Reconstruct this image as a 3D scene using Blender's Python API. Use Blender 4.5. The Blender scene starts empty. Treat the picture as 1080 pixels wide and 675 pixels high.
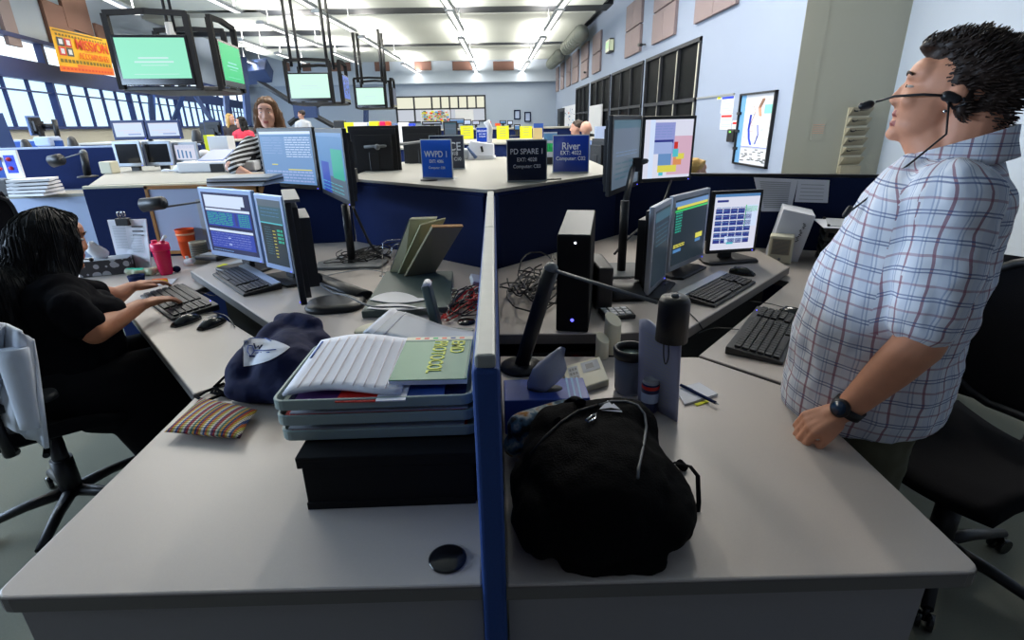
import bpy, bmesh, math, random
from mathutils import Matrix, Vector, Euler
random.seed(7)
C = bpy.context.scene.collection
PI = math.pi
# ---------------------------------------------------------------- camera survey
def _n(v):
    l = math.sqrt(sum(a*a for a in v)); return tuple(a/l for a in v)
def _cr(a, b): return (a[1]*b[2]-a[2]*b[1], a[2]*b[0]-a[0]*b[2], a[0]*b[1]-a[1]*b[0])
def _dt(a, b): return sum(x*y for x, y in zip(a, b))
FPX, EYE = 557.0, 1.5
DN = _n((30, 1492.5, FPX)); FW = (-20, -207.5, FPX); _k = _dt(FW, DN)
FW = _n(tuple(f-_k*d for f, d in zip(FW, DN))); RT = _cr(DN, FW)
def ray(px, py):
    v = (px-540.0, py-337.5, FPX); return (_dt(v, RT), _dt(v, FW), -_dt(v, DN))
def P(px, py, z):
    r = ray(px, py); t = (z-EYE)/r[2]; return Vector((r[0]*t, r[1]*t, z))
def A(px, py, Y):
    r = ray(px, py); t = Y/r[1]; return Vector((r[0]*t, Y, EYE+r[2]*t))
def X(px, py, x):
    r = ray(px, py); t = x/r[0]; return Vector((x, r[1]*t, EYE+r[2]*t))
def PL(px, py, p0, nrm):
    r = Vector(ray(px, py)); e = Vector((0, 0, EYE)); t = (Vector(p0)-e).dot(nrm)/r.dot(nrm); return e+r*t
# ---------------------------------------------------------------- materials
MATS = {}
def srgb(c):
    return tuple((x/12.92 if x <= .04045 else ((x+.055)/1.055)**2.4) for x in c)
def hexc(h):
    return srgb(tuple(int(h[i:i+2], 16)/255 for i in (0, 2, 4)))
def mat(name, col, rough=.6, metal=0, var=0, scale=40, bump=0, bscale=200, spec=.5, trans=0, alpha=1, sheen=0):
    if name in MATS: return MATS[name]
    if isinstance(col, str): col = hexc(col)
    m = bpy.data.materials.new(name); m.use_nodes = True; nt = m.node_tree; b = nt.nodes['Principled BSDF']
    b.inputs['Base Color'].default_value = (*col, 1); b.inputs['Roughness'].default_value = rough
    b.inputs['Metallic'].default_value = metal; b.inputs['Specular IOR Level'].default_value = spec
    b.inputs['Transmission Weight'].default_value = trans; b.inputs['Alpha'].default_value = alpha
    tc = nt.nodes.new('ShaderNodeTexCoord')
    if var:
        n = nt.nodes.new('ShaderNodeTexNoise'); n.inputs['Scale'].default_value = scale; n.inputs['Detail'].default_value = 4
        nt.links.new(tc.outputs['Object'], n.inputs['Vector'])
        r = nt.nodes.new('ShaderNodeMix'); r.data_type = 'RGBA'
        r.inputs[6].default_value = (*[max(0, c*(1-var)) for c in col], 1); r.inputs[7].default_value = (*[min(1, c*(1+var)) for c in col], 1)
        nt.links.new(n.outputs['Fac'], r.inputs[0]); nt.links.new(r.outputs[2], b.inputs['Base Color'])
    if bump:
        n = nt.nodes.new('ShaderNodeTexNoise'); n.inputs['Scale'].default_value = bscale; n.inputs['Detail'].default_value = 3
        nt.links.new(tc.outputs['Object'], n.inputs['Vector'])
        k = nt.nodes.new('ShaderNodeBump'); k.inputs['Strength'].default_value = bump; k.inputs['Distance'].default_value = .004
        nt.links.new(n.outputs['Fac'], k.inputs['Height']); nt.links.new(k.outputs['Normal'], b.inputs['Normal'])
    MATS[name] = m; return m
def emi(name, col, s=1.0, back=None):
    if name in MATS: return MATS[name]
    if isinstance(col, str): col = hexc(col)
    m = bpy.data.materials.new(name); m.use_nodes = True; b = m.node_tree.nodes['Principled BSDF']
    b.inputs['Base Color'].default_value = (.01, .01, .01, 1); b.inputs['Roughness'].default_value = .35; b.inputs['Specular IOR Level'].default_value = .2
    b.inputs['Emission Color'].default_value = (*col, 1); b.inputs['Emission Strength'].default_value = s
    MATS[name] = m; return m
def wavemat(name, c1, c2, scale, rough=.8, axis='X', dist=0):
    m = bpy.data.materials.new(name); m.use_nodes = True; nt = m.node_tree; b = nt.nodes['Principled BSDF']
    tc = nt.nodes.new('ShaderNodeTexCoord'); w = nt.nodes.new('ShaderNodeTexWave'); w.bands_direction = axis
    w.inputs['Scale'].default_value = scale; w.inputs['Distortion'].default_value = dist
    r = nt.nodes.new('ShaderNodeMix'); r.data_type = 'RGBA'
    r.inputs[6].default_value = (*hexc(c1), 1); r.inputs[7].default_value = (*hexc(c2), 1)
    nt.links.new(tc.outputs['Object'], w.inputs['Vector']); nt.links.new(w.outputs['Fac'], r.inputs[0])
    nt.links.new(r.outputs[2], b.inputs['Base Color']); b.inputs['Roughness'].default_value = rough
    MATS[name] = m; return m
# ---------------------------------------------------------------- mesh builder
def zrot(a): return Matrix.Rotation(a, 4, 'Z')
def frame(p, xaxis, zaxis):
    x = Vector(xaxis).normalized(); z = Vector(zaxis); y = z.cross(x).normalized(); z = x.cross(y).normalized()
    m = Matrix.Identity(4)
    for i in range(3): m[i][0], m[i][1], m[i][2], m[i][3] = x[i], y[i], z[i], p[i]
    return m
class MB:
    def __init__(s, *mats):
        s.bm = bmesh.new(); s.mats = []; s.M = Matrix.Identity(4); [s.m(q) for q in mats]
    def m(s, mt):
        if isinstance(mt, str): mt = MATS[mt]
        if mt not in s.mats: s.mats.append(mt)
        s.cur = s.mats.index(mt); return s
    def _mesh(s, vs, fs, smooth=False):
        vv = [s.bm.verts.new(s.M @ Vector(v)) for v in vs]
        for f in fs:
            try:
                fa = s.bm.faces.new([vv[i] for i in f]); fa.material_index = s.cur; fa.smooth = smooth
            except ValueError: pass
        return s
    def box(s, c, d, rz=0, R=None):
        R = R or zrot(rz); c = Vector(c); vs = []
        for z in (-1, 1):
            for y in (-1, 1):
                for x in (-1, 1): vs.append(c + (R @ Vector((x*d[0]/2, y*d[1]/2, z*d[2]/2))))
        return s._mesh(vs, [(0, 2, 3, 1), (4, 5, 7, 6), (0, 1, 5, 4), (2, 6, 7, 3), (0, 4, 6, 2), (1, 3, 7, 5)])
    def bb(s, x0, x1, y0, y1, z0, z1): return s.box(((x0+x1)/2, (y0+y1)/2, (z0+z1)/2), (x1-x0, y1-y0, z1-z0))
    def prism(s, poly, z0, z1):
        a = sum(poly[i][0]*poly[(i+1) % len(poly)][1]-poly[(i+1) % len(poly)][0]*poly[i][1] for i in range(len(poly)))
        if a < 0: poly = poly[::-1]
        n = len(poly); vs = [(p[0], p[1], z0) for p in poly]+[(p[0], p[1], z1) for p in poly]
        return s._mesh(vs, [tuple(range(n))[::-1], tuple(range(n, 2*n))]+[(i, (i+1) % n, n+(i+1) % n, n+i) for i in range(n)])
    def loft(s, rings, smooth=True, caps=True):
        n = len(rings[0]); vs = [p for r in rings for p in r]; fs = []
        for k in range(len(rings)-1):
            for i in range(n): fs.append((k*n+i, k*n+(i+1) % n, (k+1)*n+(i+1) % n, (k+1)*n+i))
        s._mesh(vs, fs, smooth)
        if caps:
            s._mesh(rings[0], [tuple(range(n))[::-1]]); s._mesh(rings[-1], [tuple(range(n))])
        return s
    def lathe(s, prof, c=(0, 0, 0), n=28, smooth=True, caps=True):
        c = Vector(c); rings = [[c+Vector((r*math.cos(2*PI*i/n), r*math.sin(2*PI*i/n), z)) for i in range(n)] for r, z in prof]
        return s.loft(rings, smooth, caps)
    def tube(s, pts, r, n=8, r2=None, flat=None, caps=True):
        pts = [Vector(p) for p in pts]; rings = []; N = len(pts); up = None
        for k, p in enumerate(pts):
            t = (pts[min(k+1, N-1)]-pts[max(k-1, 0)])
            if t.length < 1e-9: t = Vector((0, 0, 1))
            t.normalize()
            if up is None:
                up = Vector((0, 0, 1)) if abs(t.z) < .9 else Vector((0, 1, 0))
            a = up-t*up.dot(t); a.normalize(); up = a; b = t.cross(a)
            rr = r if r2 is None else r+(r2-r)*k/max(1, N-1)
            fa = flat or 1
            rings.append([p+(a*math.cos(2*PI*i/n)*fa+b*math.sin(2*PI*i/n))*rr for i in range(n)])
        return s.loft(rings, n > 5, caps)
    def ell(s, c, r, R=None, n=20, k=12):
        c = Vector(c); R = R or Matrix.Identity(4); vs = []; fs = []
        for j in range(1, k):
            th = PI*j/k
            for i in range(n):
                ph = 2*PI*i/n; vs.append(c+(R @ Vector((r[0]*math.sin(th)*math.cos(ph), r[1]*math.sin(th)*math.sin(ph), -r[2]*math.cos(th)))))
        for j in range(k-2):
            for i in range(n): fs.append((j*n+i, j*n+(i+1) % n, (j+1)*n+(i+1) % n, (j+1)*n+i))
        a = len(vs); vs.append(c+(R @ Vector((0, 0, -r[2])))); vs.append(c+(R @ Vector((0, 0, r[2]))))
        for i in range(n):
            fs.append((a, (i+1) % n, i)); fs.append((a+1, (k-2)*n+i, (k-2)*n+(i+1) % n))
        return s._mesh(vs, fs, True)
    def cap(s, p1, r1, p2, r2, n=16):
        p1, p2 = Vector(p1), Vector(p2); d = p2-p1; t = d.normalized() if d.length > 1e-6 else Vector((0, 0, 1))
        a = t.orthogonal().normalized(); b = t.cross(a); rings = []
        for p, r, an in [(p1, r1, x) for x in (-85, -60, -30, 0)]+[(p2, r2, x) for x in (0, 30, 60, 85)]:
            an = math.radians(an); rings.append([p+t*math.sin(an)*r+(a*math.cos(2*PI*i/n)+b*math.sin(2*PI*i/n))*r*math.cos(an) for i in range(n)])
        return s.loft(rings)
    def quad(s, a, b, c, d): return s._mesh([a, b, c, d], [(0, 1, 2, 3)])
    def grid(s, fn, nu, nv, smooth=True):
        vs = [fn(i/nu, j/nv) for j in range(nv+1) for i in range(nu+1)]
        return s._mesh(vs, [(j*(nu+1)+i, j*(nu+1)+i+1, (j+1)*(nu+1)+i+1, (j+1)*(nu+1)+i) for j in range(nv) for i in range(nu)], smooth)
    def build(s, name, parent=None, world=False, bevel=0, thick=0, seg=2):
        me = bpy.data.meshes.new(name)
        if world and parent is not None: s.bm.transform(WM[parent.name].inverted())
        bmesh.ops.remove_doubles(s.bm, verts=s.bm.verts, dist=1e-6)
        bmesh.ops.recalc_face_normals(s.bm, faces=s.bm.faces)
        s.bm.to_mesh(me); s.bm.free()
        for q in s.mats: me.materials.append(q)
        o = bpy.data.objects.new(name, me); C.objects.link(o)
        if parent is not None: o.parent = parent; WM[o.name] = WM[parent.name]
        else: WM[o.name] = Matrix.Identity(4)
        if thick:
            q = o.modifiers.new('s', 'SOLIDIFY'); q.thickness = thick; q.offset = 0
        if bevel:
            q = o.modifiers.new('b', 'BEVEL'); q.width = bevel; q.segments = seg; q.limit_method = 'ANGLE'
        return o
WM = {}
def tag(o, label, cat, group=None, kind=None):
    o['label'] = label; o['category'] = cat
    if group: o['group'] = group
    if kind: o['kind'] = kind
    return o
def thing(name, label, cat, loc=(0, 0, 0), rz=0, group=None, kind=None):
    o = bpy.data.objects.new(name, None); C.objects.link(o); o.location = loc; o.rotation_euler = (0, 0, rz)
    o.empty_display_size = .05
    WM[o.name] = Matrix.Translation(Vector(loc)) @ zrot(rz)
    return tag(o, label, cat, group, kind)
def struct(name, mb, **k):
    o = mb.build(name, **k)
    if not k.get('parent'): o['kind'] = 'structure'
    return o
def dup(root, loc, rz, label, group=None):
    r = root.copy(); C.objects.link(r); r.location = loc; r.rotation_euler = (0, 0, rz); r['label'] = label
    if group: r['group'] = group
    WM[r.name] = Matrix.Translation(Vector(loc)) @ zrot(rz)
    for ch in list(root.children):
        c = ch.copy(); C.objects.link(c); c.parent = r
        for g in list(ch.children):
            d = g.copy(); C.objects.link(d); d.parent = c
    return r
def remesh(o, voxel, smooth=4, fac=.5, disp=None):
    q = o.modifiers.new('r', 'REMESH'); q.mode = 'VOXEL'; q.voxel_size = voxel; q.use_smooth_shade = True
    if smooth:
        q = o.modifiers.new('s', 'SMOOTH'); q.iterations = smooth; q.factor = fac
    if disp:
        tx = bpy.data.textures.new('folds', 'CLOUDS'); tx.noise_scale = disp[1]
        q = o.modifiers.new('d', 'DISPLACE'); q.texture = tx; q.strength = disp[0]; q.mid_level = .5; q.texture_coords = 'LOCAL'
    dg = bpy.context.evaluated_depsgraph_get(); me = bpy.data.meshes.new_from_object(o.evaluated_get(dg))
    mats = list(o.data.materials); o.modifiers.clear(); o.data = me
    me.materials.clear()
    for q in mats: me.materials.append(q)
    for p in me.polygons: p.use_smooth = True; p.material_index = 0
    return o
def text(body, size, M, m, name='lettering', parent=None, ext=.0006, align='CENTER', sx=1.0, bold=.012):
    cu = bpy.data.curves.new(name, 'FONT'); cu.body = body; cu.size = size; cu.align_x = align; cu.align_y = 'CENTER'; cu.extrude = ext; cu.offset = size*bold
    t = bpy.data.objects.new(name, cu); C.objects.link(t)
    dg = bpy.context.evaluated_depsgraph_get(); me = bpy.data.meshes.new_from_object(t.evaluated_get(dg))
    bpy.data.objects.remove(t); me.name = name
    me.transform(M @ Matrix.Diagonal((sx, 1, 1, 1)))
    if parent is not None: me.transform(WM[parent.name].inverted())
    me.materials.clear(); me.materials.append(MATS[m] if isinstance(m, str) else m)
    o = bpy.data.objects.new(name, me); C.objects.link(o)
    if parent is not None: o.parent = parent
    WM[o.name] = WM[parent.name] if parent is not None else Matrix.Identity(4)
    return o
# palette
mat('navy', (.007, .018, .085), .85, var=.25, scale=220, bump=.3, bscale=900, spec=.2)
mat('navy_dark', (.005, .012, .05), .85, var=.25, scale=220, spec=.2)
mat('blue_panel', (.015, .07, .33), .7, var=.1, scale=100)
mat('slate_blue', (.10, .16, .33), .7)
mat('pale_panel', 'A9B8D6', .6)
mat('laminate', 'C2B8B0', .36, var=.05, scale=350, spec=.45)
mat('laminate_light', 'A5A39B', .5, var=.04, scale=350, spec=.3)
mat('edge_grey', '6E6A68', .5)
mat('side_grey', '9A979A', .6)
mat('black', (.010, .010, .012), .45)
mat('black_matte', (.006, .006, .007), .8, spec=.25)
mat('black_fabric', (.006, .006, .008), .95, spec=.15, bump=.4, bscale=500)
mat('black_gloss', (.008, .008, .010), .15)
mat('dark_grey', (.03, .03, .033), .5)
mat('mid_grey', (.16, .17, .18), .5)
mat('silver', (.42, .45, .50), .35, metal=.6)
mat('silver_blue', (.35, .45, .68), .35, metal=.3)
mat('alu', (.33, .345, .34), .45, metal=.3, var=.08, scale=30)
mat('white', 'E8E8EA', .6)
mat('paper', 'E6E8F0', .8)
mat('cream', 'E0DBC2', .5)
mat('beige', 'A89F88', .6)
mat('pen_ink', (.03, .04, .10), .7)
mat('wood', '9A6A30', .5, var=.2, scale=30)
mat('chrome', (.6, .62, .65), .2, metal=1)
mat('wall_white', '98A4BA', .8, var=.02, scale=3)
mat('wall_white2', 'C2CCDA', .8)
mat('wall_beige', 'AFAE9F', .85)
mat('wall_cream', 'CFCBBB', .85)
mat('wall_far', 'A4B0C2', .85)
mat('carpet', '8A8A7C', .95, var=.12, scale=160, bump=.5, bscale=700, spec=.1)
mat('ceil', 'BCBFB8', .9)
mat('steel_dark', (.012, .015, .022), .6)
mat('steel_blue', (.02, .045, .14), .6)
mat('panel_taupe', '8E7F80', .9, var=.06, scale=50)
mat('panel_brown', '7A5A50', .9)
mat('duct', '8E928A', .6, metal=.0, var=.15, scale=5)
mat('glass_dark', (.004, .005, .006), .5, spec=.03)
mat('frame_blue', (.006, .022, .12), .5)  # blue bloom of the bright windows, painted into their frames
mat('yellow_note', 'E6E81E', .7)
mat('red', 'D0241E', .5)
mat('orange', 'FF5A14', .45)
mat('pink', 'F0185A', .35)
mat('blue_box', (.03, .08, .42), .45)
mat('green_flat', '4F5D58', .55)
mat('skyblue', '6FA8D8', .5)
mat('lettering_white', 'E8ECF4', .5)
# ---------------------------------------------------------------- room shell
f = MB('carpet'); f.bb(-14, 6, -1.5, 30, -.1, 0); struct('floor', f)
XW, YC = 3.3, 6.19; XN = (A(962, 0, YC).x+A(925, 185, YC).x)/2
wins = [(9.13, 12.30), (12.50, 15.75), (15.95, 19.05), (19.45, 22.4)]
w = MB('wall_white')
w.bb(XW, XW+.25, YC, wins[0][0], 0, 5.2)
ys = [b for a, b in wins[:-1]]; ye = [a for a, b in wins[1:]]
for a, b in zip(ys, ye): w.bb(XW, XW+.25, a, b, .85, 2.7)
w.bb(XW, XW+.25, wins[0][0], wins[-1][1], 0, .85); w.bb(XW, XW+.25, wins[0][0], wins[-1][1], 2.7, 5.2)
w.bb(XW, XW+.25, wins[-1][1], 29.6, 0, 5.2)
struct('wall_right', w)
w = MB('wall_beige'); w.bb(XW+.25, XN, YC, YC+.2, 0, 5.2); w.bb(XW+.001, XW+.25, YC-.004, YC, 0, 5.2); struct('wall_return', w)
w = MB('wall_white2'); w.bb(XN, XN+.2, -1.5, YC+.2, 0, 5.2); struct('wall_near_right', w)
for i, (a, b) in enumerate(wins):
    f = MB('steel_dark'); x0, x1 = XW-.03, XW+.1
    for z in (.85, 1.77, 2.65): f.bb(x0, x1, a, b, z, z+.06)
    n = 3
    for k in range(n+1):
        y = a+(b-a-.05)*k/n; f.bb(x0, x1, y, y+.05, .85, 2.7)
    root = struct('window_%d' % (i+1), f)
    g = MB('glass_dark'); g.bb(XW+.02, XW+.035, a, b, .88, 2.66); g.build('glass_pane', root)
    g = MB('wall_cream')
    for k in range(n):
        y = a+(b-a-.05)*k/n+.05
        g.bb(XW+.004, XW+.018, y, y+(.14 if i == 0 else .10 if k == 1 else .02), .9, 2.64)
    g.build('blind_edge', root)
# far wall
YF = 29.6
w = MB('wall_far'); fz0, fz1 = 1.6, 2.88; fx0, fx1 = -5.0, -.35
w.bb(-13.5, fx0, YF, YF+.2, 0, 3.45); w.bb(fx1, 3.5, YF, YF+.2, 0, 3.45); w.bb(fx0, fx1, YF, YF+.2, 0, fz0); w.bb(fx0, fx1, YF, YF+.2, fz1, 3.45)
struct('wall_far', w)
w = MB('wall_white2'); w.bb(-13.5, 3.5, YF-.35, YF+.2, 3.45, 5.3); struct('trim_1', w)
f = MB('steel_dark')
for z in (fz0, 2.22, fz1-.07): f.bb(fx0, fx1, YF-.05, YF+.05, z, z+.07)
for k in range(11):
    x = fx0+(fx1-fx0-.08)*k/10
    if k % 2 == 0 or k > 3: f.bb(x, x+.08, YF-.05, YF+.05, 2.22 if k % 2 else fz0, fz1)
rt = struct('window_5', f)
emi('far_room_light', 'F0EFD8', .95); emi('far_room_white', 'D8DEEA', .8)
g = MB('far_room_light'); g.bb(fx0, fx1, YF+.06, YF+.08, 2.25, fz1); g.m('far_room_white'); g.bb(fx0, fx1, YF+.06, YF+.08, fz0, 2.25); g.build('glass_pane', rt)
mb = MB('paper'); mcols = ['yellow_note', 'green_flat', 'skyblue', 'orange', 'cream', 'beige']
mb.bb(-3.75, -2.2, YF-.10, YF-.09, 1.55, 2.2)
for k in range(150):
    x = random.uniform(-3.7, -2.35); z = random.uniform(1.56, 2.12); s = random.uniform(.04, .14)
    mb.m(random.choice(mcols)); mb.bb(x, x+s, YF-.11-.0003*k, YF-.10, z, z+s*.6)
tag(mb.build('wall_map'), 'colourful patchwork street map on the far window below the grid panes', 'map')
mb = MB('white'); mb.bb(-1.95, -1.0, YF-.1, YF-.08, 1.62, 2.2); tag(mb.build('whiteboard'), 'plain pale board in the far window right of the colourful map', 'board')
for k, (a, b, t_) in enumerate([((542, 116), (549, 126), 'left'), ((553, 118), (560, 128.5), 'right')]):
    p, q = A(*a, YF), A(*b, YF); r = thing('picture_frame', 'small dark picture frame on the far wall, %s one of the pair' % t_, 'picture frame', (p.x, YF, q.z), group='pair of frames on the far wall')
    m_ = MB('navy_dark'); w_, h_ = q.x-p.x, p.z-q.z
    m_.bb(0, w_, -.05, -.01, 0, .06); m_.bb(0, w_, -.05, -.01, h_-.06, h_); m_.bb(0, .06, -.05, -.01, 0, h_); m_.bb(w_-.06, w_, -.05, -.01, 0, h_); m_.build('frame', r)
    m_ = MB('pale_panel'); m_.bb(.05, w_-.05, -.03, -.01, .05, h_-.05); m_.build('print', r)
# left window wall, running obliquely
LP0 = Vector((-8, 9.5, 0)); LD = Vector((-.22, 1, 0)).normalized(); LN = Vector((LD.y, -LD.x, 0))
def lw(t, off, z): return LP0+LD*t+LN*off+Vector((0, 0, z))
def lbox(mb, t0, t1, o0, o1, z0, z1):
    vs = [lw(t, o, z) for z in (z0, z1) for o in (o0, o1) for t in (t0, t1)]
    mb._mesh(vs, [(0, 2, 3, 1), (4, 5, 7, 6), (0, 1, 5, 4), (2, 6, 7, 3), (0, 4, 6, 2), (1, 3, 7, 5)]); return mb
T0, T1 = -9, 20.4
w = MB('wall_cream'); lbox(w, T0, T1, -.2, 0, 0, 1.58); w.m('wall_far'); lbox(w, T0, T1, -.2, 0, 3.06, 5.2)
struct('wall_left', w)
w = MB('frame_blue'); lbox(w, T0, T1, -.15, .06, 2.38, 2.70); lbox(w, T0, T1, -.1, .08, 3.03, 3.1); lbox(w, T0, T1, -.1, .08, 1.55, 1.60); struct('trim_2', w)
emi('daylight_blind', (.58, .80, 1.0), 1.45); emi('daylight_blind_upper', (.80, .92, 1.0), 1.7)
npan = 0; t = T0; wi = 6
while t < T1-.5:
    nt_ = min(t+3.6, T1)
    f = MB('frame_blue')
    lbox(f, t-.035, t+.035, -.08, .05, 1.58, 2.4); lbox(f, t-.05, t+.05, -.08, .05, 2.68, 3.06)
    k = t+.72
    while k < nt_-.1:
        lbox(f, k-.014, k+.014, -.06, -.0, 1.58, 2.4); k += .72
    lbox(f, t+1.78, t+1.83, -.05, .03, 2.68, 3.06)
    lbox(f, t, nt_, -.05, .02, 2.18, 2.205)
    rt = struct('window_%d' % wi, f); wi += 1
    g = MB('daylight_blind'); lbox(g, t, nt_, -.09, -.07, 1.58, 2.4); g.m('daylight_blind_upper'); lbox(g, t, nt_, -.09, -.07, 2.68, 3.05); g.build('glass_pane', rt)
    t = nt_
# steel posts and braces by the windows
def steel(name, a, b, r, m='steel_dark'):
    mb = MB(m); mb.tube([a, b], r, 4); o = mb.build(name); o['kind'] = 'structure'; return o
steel('trim_3', A(-6, 120, 6.3), A(12, 165, 6.3), .09, 'steel_blue')
for i, (a, b, Y, r) in enumerate([((158, 60), (161, 135), 16, .10), ((236, 60), (240, 132), 19, .10), ((194, 98), (183, 127), 17, .07), ((204, 98), (224, 128), 17, .07), ((256, 60), (262, 132), 21, .14)]):
    steel('trim_%d' % (4+i), A(*a, Y), A(*b, Y), r, 'steel_blue')
mb = MB('steel_dark'); N = A(323, 117, 24)
for e in ((268, 83), (352, 133), (345, 105), (305, 131)): mb.tube([N, A(*e, 24)], .11, 4)
mb.m('steel_blue'); mb.box(N, (.95, .3, .55))
mb.tube([A(252, 78, 24), A(284, 74, 24)], .45, 4)
mb.build('trim_9')['kind'] = 'structure'
steel('trim_10', A(386, 112, 28), A(386, 131, 28), .13, 'steel_blue')
# ceiling slabs with dark beams in the gaps
ZC = 4.4
slabs = [(1.5, 16.0), (17.0, 22.7), (23.6, 28.6)]
cm = MB('ceil')
for i, (a, b) in enumerate(slabs):
    cm.bb(-9.7 if i else -10.2, 3.0, a, b, ZC, ZC+.12)
struct('ceiling', cm)
mb = MB('steel_dark')
for y in (16.5, 23.15): mb.bb(-6.2 if y < 20 else -9.5, 3.3 if y > 20 else 4.2, y-.45, y+.45, ZC+.02, ZC+.5)
mb.bb(-12.5, -5.5, 19.3, 19.5, ZC-.12, ZC-.0); mb.bb(3.0, 3.12, 1.5, 28.6, ZC+.05, ZC+.45)
mb.build('trim_11')['kind'] = 'structure'
mb = MB('ceil'); mb.bb(-13.5, 4.3, -1.5, 30, 5.2, 5.4); struct('ceiling_upper', mb)
# spiral ducts at the right edge of the ceiling
for k, (y0, y1, z) in enumerate([(18.6, 22.2, 4.1), (24.5, 28, 4.1)]):
    mb = MB('duct'); mb.loft([[Vector((2.85+r_*math.cos(2*PI*i/20), y_, z+r_*math.sin(2*PI*i/20))) for i in range(20)] for r_, y_ in ((.03, y0-.28), (.15, y0-.16), (.23, y0), (.23, y1))])  # tapered end added so the duct's near face catches side light
    for q in range(8): mb.tube([(2.85, y0+(y1-y0)*q/8, z), (2.85, y0+(y1-y0)*q/8+.04, z)], .25, 20)
    tag(mb.build('air_duct'), ['grey spiral air duct along the ceiling edge, nearer length', 'grey spiral air duct along the ceiling edge, farther length'][k], 'duct', 'air ducts')
# acoustic panels right wall
cuts = [(7.9, 9.45), (10.45, 11.85), (12.8, 14.2), (17.4, 18.75), (19.65, 21.1), (21.8, 23.4), (24.0, 25.2), (26.2, 27.3), (28.2, 29.2)]
ordn = ['nearest', 'second nearest', 'third', 'fourth', 'fifth', 'sixth', 'seventh', 'eighth', 'farthest']
for k, (a, b) in enumerate(cuts):
    r = thing('acoustic_panel', '%s taupe acoustic panel on the right wall above the dark windows' % ordn[k], 'wall panel', (XW, (a+b)/2, 2.92), 0, 'acoustic panels on the right wall')
    h = (b-a)/2
    for j in range(2):
        m_ = MB('panel_taupe'); m_.bb(-.06, -.001, -h, -.005, .56*j, .56*j+.535); m_.bb(-.06, -.001, .005, h, .56*j, .56*j+.535); m_.build('pad', r, bevel=.006)
for k, (x0, x1) in enumerate([(437, 455), (477, 498), (520, 542)]):
    p, q = A(x0, 65, 29.2), A(x1, 74, 29.2)
    m_ = MB('panel_brown'); m_.bb(p.x, q.x, 29.17, 29.245, q.z, p.z); m_.bb(p.x, (p.x+q.x)/2-.02, 29.16, 29.17, q.z, p.z)
    tag(m_.build('acoustic_panel'), 'brown acoustic panel high on the far wall, %s of the right-hand three' % ['left', 'middle', 'right'][k], 'wall panel', 'acoustic panels on the far wall')
for k, (x0, x1) in enumerate([(298, 306), (317, 328), (347, 370), (394, 411)]):
    p, q = A(x0, 57, 29.2), A(x1, 75, 29.2)
    m_ = MB('panel_brown'); m_.bb(p.x, q.x, 29.17, 29.245, q.z, p.z); m_.bb(p.x, (p.x+q.x)/2-.02, 29.16, 29.17, q.z, p.z)
    tag(m_.build('acoustic_panel'), 'brown acoustic panel on the far wall behind hanging screen rods, %s of four' % ['leftmost', 'second', 'third', 'rightmost'][k], 'wall panel', 'acoustic panels on the far wall behind the screens')
for k, (c, lab) in enumerate([(((-2, 10), (19, 34)), 'grey acoustic panel at the photo\'s top left above the upper windows'), (((48, 20), (78, 33)), 'brown acoustic panel just above the yellow banner'), (((65, 6), (94, 18)), 'small brown acoustic panel high beside the ceiling edge, above the banner'), (((102, 34), (115, 40)), 'sliver of brown acoustic panel between banner and hanging screen')]):
    p = PL(*c[0], LP0+LN*.05, LN); q = PL(*c[1], LP0+LN*.05, LN)
    ta, tb = (p-LP0).dot(LD), (q-LP0).dot(LD); m_ = MB('panel_taupe' if k == 0 else 'panel_brown'); zc = (p.z+q.z)/2; zh = .38 if k != 3 else .2; lbox(m_, ta, tb, .005, .06, zc-zh, zc+zh); lbox(m_, ta, (ta+tb)/2-.02, .005, .068, zc-zh, zc+zh)
    tag(m_.build('acoustic_panel'), lab, 'wall panel', 'acoustic panels on the left wall')
# right wall fittings
r = thing('exit_sign', 'small green lit exit sign on the right wall between acoustic panels', 'sign', (XW, 15.9, 3.25))
m_ = MB('dark_grey'); m_.box((-.08, 0, .15), (.12, .5, .34)); m_.build('housing', r, bevel=.01)
emi('exit_green', (.35, .9, .3), .9); emi('exit_face', (.75, .85, .6), .7)
m_ = MB('exit_face'); m_.box((-.145, 0, .15), (.01, .46, .28)); m_.box((-.08, -.253, .15), (.1, .004, .26)); m_.build('lit_face', r)
Mx = Matrix.Translation((XW-.153, 15.9, 3.40)) @ Matrix(((0, 0, -1, 0), (-1, 0, 0, 0), (0, 1, 0, 0), (0, 0, 0, 1)))
text('EXIT', .2, Mx, 'exit_green', parent=r)
for (px, py, lab) in ((681, 47, 'small black security camera on the right wall below the third panel'), (620, 76, 'tiny black security camera far along the right wall')):
    p = X(px, py, XW); m_ = MB('black'); m_.tube([(XW, p.y, p.z), (XW-.12, p.y, p.z)], .015, 10); m_.tube([(XW-.12, p.y+.10, p.z+.01), (XW-.12, p.y-.12, p.z-.02)], .032, 12)
    tag(m_.build('security_camera'), lab, 'camera', 'security cameras')
# whiteboards / posters on right wall & windows
def xrect(name, lab, cat, a, b, m, t=.02, off=0):
    p, q = X(*a, XW), X(*b, XW); y0, y1 = sorted((p.y, q.y)); z0, z1 = sorted((p.z, q.z))
    m_ = MB(m); m_.bb(XW-off-t, XW-off, y0, y1, z0, z1); return m_, (y0, y1, z0, z1)
m_, b = xrect('', '', '', (624, 112), (636, 142), 'white', .04, .04); tag(m_.build('whiteboard'), 'white board leaning in the dark window behind the bald head', 'board')
m_, b = xrect('', '', '', (594, 113), (607, 142), 'paper', .02, .01)
for k in range(60):
    y = random.uniform(b[0], b[1]-.3); z = random.uniform(b[2], b[3]-.1); m_.m(random.choice(['skyblue', 'pale_panel', 'red', 'slate_blue', 'paper'])); m_.bb(XW-.032, XW-.03, y, y+random.uniform(.05, .3), z, z+random.uniform(.02, .08))
tag(m_.build('wall_map'), 'pale wall map between far door and the farthest dark window', 'map')
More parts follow.
